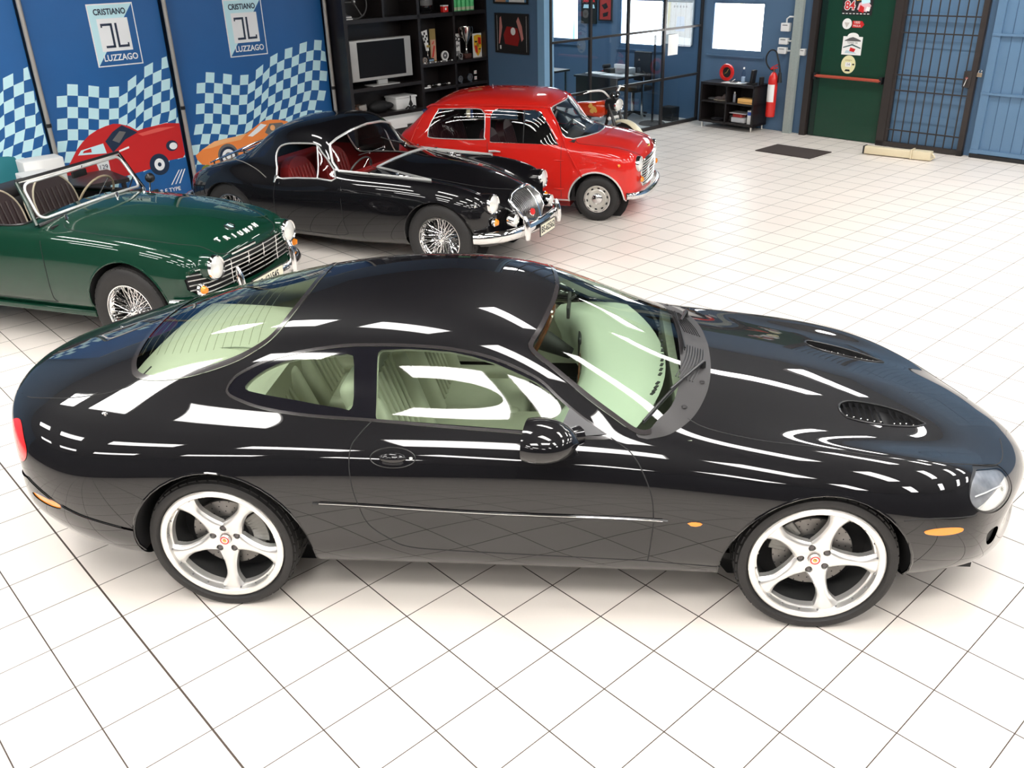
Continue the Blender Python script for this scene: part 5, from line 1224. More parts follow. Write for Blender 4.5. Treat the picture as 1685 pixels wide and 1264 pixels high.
    for cx, cz, rr in ((1.232, .292, .384), (-1.236, .322, .392)):
        for sd in (-1, 1):
            pts = []
            for k in range(25):
                a = math.radians(-8 + 196 * k / 24); pts.append(S.at(cx + rr * math.cos(a), cz + rr * math.sin(a), (0, 2), sd, False, -.003)[0])
            mb.tube(pts, .006, BLACKP, n=6)
            y1 = sd * .50
            V = [tuple(p + Vector((0, -sd * .004, 0))) for p in pts] + [(p.x, y1, p.z) for p in pts]; n = len(pts)
            mb.add(V, [(k, k + 1, n + k + 1, n + k) for k in range(n - 1)], BLACKMATT)
            mb.add([(cx + (rr + .02) * math.cos(2 * math.pi * k / 24), y1, cz + (rr + .02) * math.sin(2 * math.pi * k / 24)) for k in range(24)], [tuple(range(24))], BLACKMATT)
    mb.build_split('wheel_arch_liner', root, 'xy')
    # wipers
    def wiper(base, elbow, tipa, tipb, lift=.02):
        mb = MB(); q = lambda p: tuple(S.at(p[0], p[1], (0, 1), -1 if p[1] < 0 else 1, True, lift)[0])
        B0 = Vector(q(base)); mb.lathe([(0, .012), (.012, .01), (.014, -.02)], BLACKTRIM, 12, M=Matrix.Translation(B0))
        mb.tube([tuple(B0 + Vector((0, 0, .008))), q(elbow)], [.008, .005], BLACKTRIM, n=6)
        A = Vector(q(tipa)); Bq = Vector(q(tipb)); mb.tube([tuple(A), tuple(A.lerp(Bq, .5) + Vector((0, 0, .004))), tuple(Bq)], .0055, BLACKTRIM, n=6)
        mb.tube([tuple(A + Vector((0, 0, -.010))), tuple(Bq + Vector((0, 0, -.010)))], .004, BLACKMATT, n=4)
        mb.build('wiper', root)
    wiper((.80, -.25), (.64, -.52), (.70, -.42), (.525, -.715)); wiper((.775, .36), (.735, .18), (.715, .30), (.725, -.16))
    # cowl slats
    mb = MB()
    for k in range(7):
        x = .755 + .012 * k
        for sd in (-1, 1):
            pts = [S.at(x - .10 * (yy / .45) ** 2, sd * yy, (0, 1), sd, True, .001)[0] for yy in (.08, .16, .24, .32, .40)]
            mb.tube(pts, .0025, BLACKTRIM, n=5)
    for sd in (-1, 1): 
        for xx, yy in ((.79, .38), (.70, .58)): mb.lathe([(0, .006), (.010, .005), (.013, 0)], mat('grey_black_plastic', (0.018, 0.016, 0.017), 0.42), 14, M=Matrix.Translation(S.at(xx, sd * yy, (0, 1), sd, True)[0]))
    mb.build_split('cowl_grille_slat', root, 'each')
    # little chrome aerial base and rear details
    mb = MB(); p, n_ = S.at(-1.733, -.708, (0, 1), -1, True); fm = frame_at(p, n_)
    mb.lathe([(0, .012), (.008, .010), (.011, 0)], CHROME, 14, M=fm); mb.build('aerial_base', root)
    # demister lines and speaker outline under rear glass
    mb = MB()
    for k in range(15):
        x = -1.10 - .042 * k; hw = .50 - .10 * (k / 14) ** 2
        pts = [S.at(x - .03 * (1 - (yy / hw) ** 2), yy, (0, 1), -1 if yy < 0 else 1, True, -.002)[0] for yy in np.linspace(-hw, hw, 13)]
        mb.tube(pts, .0009, mat('heater_wire', (0.12, 0.11, 0.06), .5), n=4)
    mb.build('heater_wires', rear_glass)
    mb = MB()
    for k in range(26):
        t = -1.15 + 2.3 * k / 25
        if k % 9 == 4: continue
        y = .56 * math.sin(t); x = .655 - .11 * (1 - math.cos(t))
        p, n_ = S.at(x, y, (0, 1), -1 if y < 0 else 1, True, -.045)
        mb.box(-.006, .006, -.014, .014, 0, .004, BLACKMATT, M=Matrix.Translation(p) @ R(math.atan2(y, .9), 'Z'))
    mb.build('demister_vents', front_glass)
    # ---------------- interior
    mb = MB()
    mb.box(-.80, .75, -.74, .74, .21, .25, GREYTRIM); mb.box(-1.70, -.80, -.48, .48, .30, .34, GREYTRIM); mb.box(.68, .72, -.76, .76, .24, .84, GREYTRIM)
    mb.box(-.60, .55, -.12, .12, .24, .50, CREAM, bev=.02); mb.build('cabin_floor', root)
    mb = MB()           # dashboard: lofted top pad
    G = []
    for i in range(15):
        yy = -.70 + 1.40 * i / 14; xf = .66 - .16 * (yy / .7) ** 2; row = []
        bump_ = .045 * math.exp(-((yy - .37) / .15) ** 2)
        for (t, z) in ((0, .875), (.06, .886), (.20, .890), (.30, .884 + bump_), (.36, .872 + bump_), (.39, .84 + bump_ * .5), (.395, .78), (.36, .70), (.34, .60)):
            row.append((xf - t * (1.0 if True else 1), yy, z - .02))
        G.append(row)
    mb.grid(G, CREAMD); mb.build('dashboard', root, smooth=60)
    mb = MB(); mb.box(.252, .262, -.64, .17, .73, .80, WOOD, bev=.004); mb.box(.245, .262, .20, .56, .74, .86, BLACKTRIM, bev=.01)
    for yy in (-.5, -.1): mb.box(.248, .258, yy - .05, yy + .05, .745, .785, BLACKMATT, bev=.004)
    mb.build('dashboard_veneer', root)
    mb = MB()           # steering wheel
    M0 = T(.03, .37, .80) @ R(math.radians(-62), 'Y')
    mb.tube([(0.185 * math.cos(a), .185 * math.sin(a), 0) for a in [2 * math.pi * k / 36 for k in range(36)]], .014, WOOD, n=8, closed=True, M=M0)
    for a in (0, math.pi, math.pi * 1.5): mb.box(-.012, .012, 0, .18, -.01, .01, DARKIN, M=M0 @ R(a - math.pi / 2, 'Z'))
    mb.lathe([(0, .03), (.05, .025), (.06, -.02), (.03, -.2)], DARKIN, 20, M=M0); mb.build('steering_wheel', root)
    def seat(x, y, name, back=.62, wide=.50, m=CREAM, recl=18, z0=.30, head=True):
        mb = MB(); w_ = wide / 2
        mb.box(-.02, .50, -w_, w_, z0, z0 + .16, m, bev=.05)
        for s_ in (-1, 1): mb.box(.0, .48, s_ * w_ - .045, s_ * w_ + .045, z0 + .02, z0 + .21, m, bev=.035)
        Mb = T(.02, 0, z0 + .10) @ R(math.radians(-recl), 'Y')
        mb.box(-.07, .06, -w_, w_, 0, back, m, M=Mb, bev=.05)
        for s_ in (-1, 1): mb.box(-.06, .11, s_ * w_ - .05, s_ * w_ + .04, .02, back * .85, m, M=Mb, bev=.035)
        for k in range(6):
            yy = -w_ * .6 + w_ * 1.2 * k / 5; mb.tube([(.064, yy, .06), (.068, yy, back * .5), (.064, yy, back * .9)], .010, m, n=6, M=Mb)
        if head: mb.box(-.06, .04, -.13, .13, back + .02, back + .17, m, M=Mb, bev=.035); mb.tube([(0, -.05, back - .02), (0, -.05, back + .06)], .006, CHROME, M=Mb); mb.tube([(0, .05, back - .02), (0, .05, back + .06)], .006, CHROME, M=Mb)
        o = mb.build(name, root, smooth=50); o.location = (x, y, 0); return o
    seat(-.52, -.37, 'seat'); seat(-.52, .37, 'seat')
    seat(-1.10, -.31, 'rear_seat', .42, .46, recl=22, z0=.36, head=False); seat(-1.10, .31, 'rear_seat', .42, .46, recl=22, z0=.36, head=False)
    mb = MB(); G = []
    for i in range(9):
        x = -1.12 - .61 * i / 8; G.append([(x, yy * (1 - .22 * (i / 8) ** 2), .86 + .10 * i / 8 - .03 * (yy / .6) ** 2) for yy in (-.60, -.4, -.2, 0, .2, .4, .60)])
    mb.grid(G, CREAM); mb.box(-1.16, -1.12, -.6, .6, .55, .86, CREAM)
    mb.tube([(-1.38 + .20 * math.cos(a), -.22 + .15 * math.sin(a), .912) for a in [2 * math.pi * k / 30 for k in range(30)]], .004, GREYTRIM, n=5, closed=True)
    mb.build('parcel_shelf', root)
    mb = MB(); mb.box(.20, .215, -.11, .11, 1.09, 1.145, DARKIN, bev=.005); mb.tube([(.21, 0, 1.14), (.24, 0, 1.165)], .006, DARKIN); mb.build('rear_view_mirror', root)
    # ---------------- wheels
    for sd in (-1, 1):
        y = sd * .740
        car_wheel(root, 'alloy', .326, .272, .235, (RWX[0], y, .322), sd, math.radians(71) if sd < 0 else .3)
        car_wheel(root, 'alloy', .326, .272, .235, (RWX[1], y, .322), sd, math.radians(55) if sd < 0 else .9)
    # underbody
    mb = MB(); mb.box(-2.0, 1.95, -.62, .62, .17, .20, BLACKMATT); mb.build('underbody', root)
    return root
coupe = build_coupe()
# ------------------------------------------------------------------ the three older cars behind
MINI_T=[
(-1.34,-1.34,[(0,.40),(.2,.40),(.3,.41),(.34,.45),(.34,.50),(.34,.55),(.30,.60),(.24,.62),(.20,.63),(.16,.635),(.1,.64),(.05,.64),(0,.64)]),
(-1.47,-1.43,[(0,.26),(.45,.26),(.56,.28),(.62,.38),(.63,.50),(.62,.62),(.59,.70),(.54,.76),(.48,.79),(.4,.80),(.28,.81),(.14,.81),(0,.81)]),
(-1.50,-1.40,[(0,.20),(.50,.20),(.64,.22),(.69,.36),(.695,.50),(.69,.64),(.67,.74),(.63,.82),(.58,.86),(.48,.88),(.34,.89),(.16,.89),(0,.89)]),
(-1.36,-1.30,[(0,.16),(.50,.16),(.67,.17),(.70,.34),(.705,.50),(.70,.65),(.69,.75),(.65,.82),(.60,.88),(.53,.92),(.40,.94),(.2,.95),(0,.95)]),
(-1.16,-1.13,[(0,.16),(.50,.16),(.67,.17),(.70,.34),(.705,.50),(.70,.65),(.69,.78),(.665,.87),(.625,.97),(.56,1.08),(.42,1.13),(.2,1.15),(0,1.15)]),
(-.92,-.92,[(0,.16),(.50,.16),(.67,.17),(.70,.34),(.705,.50),(.70,.65),(.69,.78),(.67,.87),(.635,1.04),(.585,1.22),(.43,1.29),(.2,1.315),(0,1.32)]),
(-.5,-.5,[(0,.16),(.50,.16),(.67,.17),(.70,.34),(.705,.50),(.70,.65),(.69,.78),(.67,.87),(.635,1.05),(.59,1.25),(.44,1.325),(.2,1.355),(0,1.36)]),
(-.1,-.1,[(0,.16),(.50,.16),(.67,.17),(.70,.34),(.705,.50),(.70,.65),(.69,.78),(.67,.87),(.635,1.05),(.59,1.245),(.44,1.32),(.2,1.35),(0,1.355)]),
(.30,.26,[(0,.16),(.50,.16),(.67,.17),(.70,.34),(.705,.50),(.70,.65),(.69,.78),(.67,.87),(.635,1.05),(.59,1.24),(.44,1.315),(.2,1.345),(0,1.35)]),
(.47,.41,[(0,.16),(.50,.16),(.67,.17),(.70,.34),(.705,.50),(.70,.65),(.69,.78),(.67,.86),(.635,1.0),(.58,1.16),(.42,1.22),(.2,1.24),(0,1.24)]),
(.66,.57,[(0,.16),(.50,.16),(.67,.17),(.70,.34),(.705,.50),(.70,.65),(.69,.77),(.67,.84),(.63,.89),(.56,.93),(.40,.94),(.2,.95),(0,.95)]),
(.80,.74,[(0,.16),(.50,.16),(.67,.17),(.70,.34),(.705,.50),(.70,.65),(.69,.76),(.66,.825),(.61,.855),(.52,.87),(.36,.90),(.18,.915),(0,.915)]),
(1.10,1.08,[(0,.17),(.50,.17),(.67,.19),(.70,.34),(.70,.50),(.70,.65),(.685,.745),(.65,.805),(.58,.825),(.48,.83),(.34,.87),(.17,.885),(0,.885)]),
(1.34,1.32,[(0,.19),(.50,.19),(.66,.22),(.69,.34),(.695,.48),(.69,.63),(.67,.71),(.62,.765),(.54,.78),(.44,.77),(.32,.81),(.16,.83),(0,.83)]),
(1.49,1.43,[(0,.24),(.48,.24),(.61,.28),(.64,.36),(.645,.47),(.64,.58),(.62,.66),(.58,.71),(.51,.72),(.42,.71),(.3,.74),(.15,.75),(0,.75)]),
(1.53,1.47,[(0,.30),(.4,.30),(.5,.33),(.53,.39),(.53,.47),(.53,.55),(.5,.60),(.46,.63),(.4,.64),(.33,.64),(.24,.645),(.12,.65),(0,.65)]),
(1.50,1.50,[(0,.42),(.2,.42),(.27,.43),(.29,.45),(.29,.48),(.29,.51),(.27,.53),(.24,.54),(.2,.545),(.16,.55),(.1,.55),(.05,.55),(0,.55)]),
]
MGA_T=[
(-1.92,-1.90,[(0,.40),(.2,.40),(.28,.41),(.30,.43),(.31,.46),(.30,.49),(.27,.51),(.22,.52),(.18,.525),(.14,.53),(.1,.53),(.05,.53),(0,.53)]),
(-1.96,-1.84,[(0,.32),(.42,.32),(.52,.34),(.57,.40),(.58,.47),(.56,.54),(.51,.59),(.44,.60),(.36,.595),(.28,.59),(.2,.60),(.1,.60),(0,.60)]),
(-1.82,-1.66,[(0,.24),(.48,.24),(.60,.27),(.66,.38),(.68,.50),(.67,.60),(.61,.68),(.53,.70),(.43,.67),(.34,.67),(.24,.69),(.12,.70),(0,.70)]),
(-1.45,-1.38,[(0,.20),(.5,.20),(.64,.23),(.71,.38),(.735,.54),(.72,.68),(.665,.79),(.57,.82),(.46,.79),(.36,.78),(.25,.80),(.12,.81),(0,.81)]),
(-1.12,-1.10,[(0,.14),(.5,.14),(.65,.17),(.72,.36),(.74,.55),(.725,.70),(.67,.82),(.58,.855),(.48,.86),(.38,.90),(.27,.93),(.13,.95),(0,.95)]),
(-.92,-.94,[(0,.14),(.5,.14),(.65,.17),(.715,.36),(.735,.54),(.72,.68),(.665,.775),(.595,.835),(.52,.91),(.44,1.01),(.32,1.08),(.15,1.11),(0,1.12)]),
(-.66,-.72,[(0,.14),(.5,.14),(.65,.17),(.71,.36),(.73,.52),(.715,.65),(.665,.74),(.61,.81),(.56,.96),(.50,1.12),(.37,1.20),(.18,1.235),(0,1.245)]),
(-.32,-.36,[(0,.14),(.5,.14),(.65,.17),(.705,.36),(.725,.52),(.71,.65),(.665,.74),(.62,.81),(.57,.98),(.51,1.16),(.38,1.24),(.19,1.27),(0,1.28)]),
(-.06,-.1,[(0,.14),(.5,.14),(.65,.17),(.70,.36),(.72,.52),(.71,.66),(.665,.76),(.62,.82),(.57,.98),(.51,1.15),(.38,1.23),(.19,1.26),(0,1.265)]),
(.09,-.02,[(0,.14),(.5,.14),(.65,.17),(.70,.36),(.72,.53),(.71,.67),(.665,.78),(.615,.835),(.56,.92),(.49,1.04),(.36,1.10),(.18,1.12),(0,1.125)]),
(.36,.22,[(0,.14),(.5,.14),(.65,.17),(.70,.36),(.72,.54),(.71,.68),(.665,.785),(.60,.83),(.54,.85),(.45,.875),(.34,.90),(.17,.92),(0,.925)]),
(.80,.72,[(0,.18),(.5,.18),(.65,.21),(.705,.38),(.725,.55),(.715,.70),(.665,.81),(.585,.84),(.50,.83),(.41,.83),(.30,.87),(.15,.89),(0,.90)]),
(1.19,1.15,[(0,.18),(.5,.18),(.65,.22),(.715,.38),(.735,.55),(.72,.70),(.665,.805),(.58,.835),(.48,.79),(.38,.77),(.27,.82),(.14,.855),(0,.865)]),
(1.50,1.44,[(0,.20),(.48,.20),(.63,.24),(.70,.38),(.72,.53),(.705,.66),(.655,.765),(.57,.795),(.455,.72),(.35,.68),(.24,.745),(.12,.785),(0,.795)]),
(1.72,1.64,[(0,.24),(.42,.24),(.56,.28),(.63,.38),(.65,.50),(.64,.61),(.60,.69),(.54,.72),(.43,.62),(.32,.57),(.22,.63),(.11,.68),(0,.69)]),
(1.84,1.66,[(0,.28),(.36,.28),(.46,.31),(.51,.38),(.52,.47),(.51,.54),(.48,.60),(.44,.62),(.36,.55),(.27,.49),(.19,.53),(.09,.57),(0,.58)]),
(1.86,1.72,[(0,.35),(.2,.35),(.26,.36),(.28,.38),(.28,.41),(.28,.44),(.26,.46),(.23,.47),(.2,.46),(.16,.44),(.1,.45),(.05,.46),(0,.46)]),
]
TR_T=[
(-2.02,-2.02,[(0,.44),(.2,.44),(.28,.45),(.30,.48),(.31,.53),(.30,.58),(.27,.61),(.22,.63),(.18,.635),(.14,.64),(.1,.64),(.05,.64),(0,.64)]),
(-2.08,-2.04,[(0,.30),(.5,.30),(.6,.32),(.65,.42),(.66,.54),(.65,.66),(.62,.72),(.57,.745),(.50,.75),(.4,.75),(.28,.755),(.14,.76),(0,.76)]),
(-2.0,-1.96,[(0,.24),(.55,.24),(.66,.27),(.70,.40),(.715,.54),(.70,.68),(.675,.76),(.63,.79),(.56,.79),(.46,.79),(.32,.80),(.16,.81),(0,.81)]),
(-1.4,-1.4,[(0,.26),(.55,.26),(.67,.29),(.72,.41),(.73,.54),(.715,.70),(.69,.80),(.65,.835),(.58,.835),(.48,.83),(.34,.85),(.16,.86),(0,.86)]),
(-.8,-.8,[(0,.26),(.55,.26),(.67,.29),(.72,.41),(.73,.54),(.715,.70),(.69,.81),(.65,.85),(.58,.855),(.48,.86),(.34,.87),(.16,.875),(0,.875)]),
(-.2,-.2,[(0,.26),(.55,.26),(.67,.29),(.72,.41),(.73,.54),(.715,.69),(.69,.80),(.65,.845),(.58,.86),(.48,.875),(.34,.885),(.16,.89),(0,.89)]),
(.25,.20,[(0,.26),(.55,.26),(.67,.29),(.72,.41),(.73,.54),(.715,.69),(.69,.80),(.65,.85),(.58,.87),(.48,.90),(.34,.925),(.16,.935),(0,.94)]),
(.6,.56,[(0,.26),(.55,.26),(.67,.29),(.72,.41),(.73,.54),(.715,.69),(.69,.80),(.65,.85),(.58,.865),(.48,.89),(.34,.93),(.16,.945),(0,.95)]),
(1.12,1.10,[(0,.26),(.55,.26),(.67,.29),(.72,.41),(.73,.54),(.715,.68),(.69,.785),(.65,.835),(.58,.84),(.48,.85),(.34,.895),(.16,.915),(0,.92)]),
(1.50,1.46,[(0,.27),(.55,.27),(.66,.30),(.705,.38),(.715,.52),(.70,.65),(.675,.745),(.635,.79),(.565,.79),(.48,.795),(.34,.83),(.16,.85),(0,.855)]),
(1.74,1.68,[(0,.28),(.50,.28),(.60,.31),(.645,.40),(.66,.51),(.65,.62),(.625,.70),(.59,.735),(.53,.735),(.45,.735),(.32,.76),(.16,.775),(0,.78)]),
(1.80,1.74,[(0,.34),(.42,.34),(.50,.36),(.54,.42),(.55,.51),(.54,.59),(.51,.64),(.48,.66),(.43,.665),(.36,.665),(.26,.67),(.13,.68),(0,.68)]),
(1.78,1.76,[(0,.46),(.2,.46),(.27,.47),(.29,.49),(.29,.52),(.29,.55),(.27,.57),(.24,.575),(.2,.58),(.16,.585),(.1,.59),(.05,.59),(0,.59)]),
]

POSE = {'MINI': (-0.47, 6.21, -0.21, 0.92, 0.93), 'MGA': (-1.93, 4.735, -0.37, 0.995, 0.975), 'TR': (-3.87, 2.72, -0.24, 0.965, 1.02)}
def ring_on(S, mb, P_, mode, m, r, sides=(-1, 1), lift=.0, sub=4, closed=True, fr=1, n=6):
    """tube along an outline lying on the skin. mode 'xz' side, 'yz' front/rear, 'xy' top"""
    for sd in sides:
        Q = smoothpoly(P_, sub, closed) if sub else [np.array(p, float) for p in P_]
        pts = []
        for q in Q:
            if mode == 'xz': p = S.at(q[0], q[1], (0, 2), sd, False, lift)[0]
            elif mode == 'yz': p = S.at(q[0] * sd, q[1], (1, 2), fr, False, lift)[0]
            else: p = S.at(q[0], q[1] * sd, (0, 1), sd, True, lift)[0]
            pts.append(p)
        mb.tube(pts, r, m, n=n, closed=closed)
def mirror_yz(P_): return list(P_) + [(-y, z) for y, z in P_[::-1] if abs(y) > 1e-6]
def sideof(S, pl, sd): return [p for p in pl if S.V[list(p)][:, 1].mean() * sd > 0]
def wells(S, root, arches, m_lip, lip_r, trim=None, yin=.42, lift=-.002):
    mb = MB(); lip = MB()
    for cx, cz, rr in arches:
        for sd in (-1, 1):
            pts = []
            for k in range(23):
                a = math.radians(-4 + 188 * k / 22); pts.append(S.at(cx + rr * math.cos(a), cz + rr * math.sin(a), (0, 2), sd, False, lift)[0])
            lip.tube(pts, lip_r, trim or m_lip, n=6)
            V = [tuple(p + Vector((0, -sd * .004, 0))) for p in pts] + [(p.x, sd * yin, p.z) for p in pts]; n = len(pts)
            mb.add(V, [(k, k + 1, n + k + 1, n + k) for k in range(n - 1)], BLACKMATT)
            mb.add([(cx + (rr + .02) * math.cos(2 * math.pi * k / 24), sd * yin, cz + (rr + .02) * math.sin(2 * math.pi * k / 24)) for k in range(24)], [tuple(range(24))], BLACKMATT)
    mb.build_split('wheel_arch_liner', root, 'xy'); lip.build_split('wheel_arch_trim', root, 'xy')
def cut_arches(S, P, arches, low):
    absy = lambda V: np.abs(V[:, 1])
    for cx, cz, r in arches:
        _, P = S.cut(P, lambda V: np.minimum(r - np.hypot(V[:, 0] - cx, V[:, 2] - cz), absy(V) - .42))
        _, P = S.cut(P, lambda V: np.minimum(np.minimum(r - np.abs(V[:, 0] - cx), cz - V[:, 2]), absy(V) - .42))
    return P
def headlamp(root, pos, r, yaw=0, pitch=0, deep=.06, ring=CHROME, shell=None, name='headlamp'):
    M0 = Matrix.Translation(pos) @ R(yaw, 'Z') @ R(math.pi / 2 - pitch, 'Y')
    mb = MB(); mb.lathe([(r * .86, .012), (r * .95, .018), (r * 1.0, .008), (r * 1.02, -.01), (r * .98, -deep)], ring, 32, M=M0)
    if shell: mb.lathe([(r * 1.03, -.006), (r * 1.06, -.03), (r * 1.0, -deep - .05)], shell, 32, M=M0)
    o = mb.build(name, root)
    mb = MB(); mb.lathe([(0, .034), (r * .3, .032), (r * .6, .024), (r * .88, .010)], LAMPGLASS, 32, M=M0)
    mb.build('lens', o); return o
def bumper(root, path, h, m=CHROME, t=.02, name='front_bumper'):
    """curved blade: path (x,y,z) centre line"""
    G = []; P_ = smoothpoly(path, 5, False)
    for i, p in enumerate(P_):
        q = P_[min(i + 1, len(P_) - 1)] - P_[max(i - 1, 0)]; nrm = np.array([q[1], -q[0], 0]); nrm = nrm / (np.linalg.norm(nrm) + 1e-9)
        if nrm[0] < 0: nrm = -nrm
        row = []
        for a, b in ((-t, -.5), (-.2 * t, -.52), (.55 * t, -.38), (1.0 * t, -.1), (1.0 * t, .12), (.5 * t, .40), (-.2 * t, .52), (-t, .5)):
            row.append((p[0] + nrm[0] * a, p[1] + nrm[1] * a, p[2] + b * h))
        G.append(row)
    mb = MB(); mb.grid(G, m, closev=True); return mb.build(name, root, smooth=60)
def overrider(root, x, y, z0, z1, w_=.03, m=CHROME):
    mb = MB(); G = []
    for k in range(9):
        t = k / 8; z = z0 + (z1 - z0) * t; s = math.sin(math.pi * min(max(t * .9 + .08, 0), 1)) ** .4
        G.append([(x + (.045 * s) * math.cos(a) * (1 if math.cos(a) > 0 else .5) - .02 * t, y + w_ * s * math.sin(a), z) for a in [2 * math.pi * q / 12 for q in range(12)]])
    mb.grid(G, m, closev=True); mb.add(G[0], [tuple(range(12))], m); mb.add(G[-1], [tuple(range(12))], m); return mb.build('overrider', root, smooth=60)
def plate(root, x, y, z, w_, h_, text, yaw=0):
    M0 = T(x, y, z) @ R(yaw, 'Z'); mb = MB(); mb.box(-.008, 0, -w_ / 2 - .008, w_ / 2 + .008, -h_ / 2 - .008, h_ / 2 + .008, BLACKTRIM, M=M0); mb.box(0, .003, -w_ / 2, w_ / 2, -h_ / 2, h_ / 2, mat('ivory_plate', (.80, .77, .62), .5), M=M0)
    o = mb.build('number_plate', root, smooth=None)
    mb = MB(); mb.text(text, h_ * .86, BLACKMATT, M0 @ Matrix(((0, 0, 1, .004), (1, 0, 0, 0), (0, 1, 0, 0), (0, 0, 0, 1))), .0006, sx=.86, bold=.001); mb.build('plate_lettering', o, smooth=None)
def small_seat(root, x, y, z0, back, wide, m, pip=None, recl=14, name='seat', roundtop=True):
    mb = MB(); w_ = wide / 2; mb.box(0, .42, -w_, w_, z0, z0 + .13, m, bev=.04)
    G = []; Mb = T(.0, 0, z0 + .08) @ R(math.radians(-recl), 'Y'); prof = []
    for k in range(17):
        a = math.pi * k / 16; prof.append((w_ * math.cos(a), back * .62 + back * .38 * math.sin(a) if roundtop else (back if 0 < k < 16 else back * .9)))
    out = [(w_, 0)] + prof + [(-w_, 0)]
    V = [(-.05, y_, z_) for y_, z_ in out] + [(.05, y_ * .95, z_ * .98) for y_, z_ in out]; n = len(out)
    mb.add(V, [tuple(range(n)), tuple(range(2 * n - 1, n - 1, -1))] + [(k, (k + 1) % n, n + (k + 1) % n, n + k) for k in range(n)], m, M=Mb)
    for k in range(7):
        yy = -w_ * .7 + w_ * 1.4 * k / 6; mb.tube([(.052, yy, .04), (.058, yy, back * .5), (.052, yy, back * .80)], .012, m, n=6, M=Mb)
    if pip: mb.tube([(.05, y_ * .96, z_ * .985) for y_, z_ in out], .008, pip, n=6, M=Mb); mb.tube([(-.05, y_, z_) for y_, z_ in out], .008, pip, n=6, M=Mb)
    o = mb.build(name, root, smooth=40); o.location = (x, y, 0); return o
def steer(root, x, y, z, r, rim, tilt=-60, col=BLACKTRIM):
    M0 = T(x, y, z) @ R(math.radians(tilt), 'Y'); mb = MB(); mb.tube([(r * math.cos(a), r * math.sin(a), 0) for a in [2 * math.pi * k / 32 for k in range(32)]], .009, rim, n=8, closed=True, M=M0)
    for a in (.5, 2.6, 4.7): mb.tube([(0, 0, -.01), (r * math.cos(a), r * math.sin(a), 0)], .006, SILVER, M=M0)
    mb.lathe([(0, .01), (.03, .008), (.032, -.02), (.014, -.04), (.014, -.3)], col, 16, M=M0); mb.build('steering_wheel', root)
def wiper2(root, S, b, t0, t1, lift=.012):
    mb = MB(); q = lambda p: S.at(p[0], p[1], (0, 1), -1 if p[1] < 0 else 1, True, lift)[0]
    B0, A, Bq = q(b), q(t0), q(t1); mb.tube([tuple(B0), tuple(A.lerp(Bq, .5))], .005, CHROME); mb.tube([tuple(A), tuple(Bq)], .004, BLACKTRIM); mb.lathe([(0, .012), (.012, .008), (.013, -.01)], CHROME, 10, M=Matrix.Translation(B0)); mb.build('wiper', root)

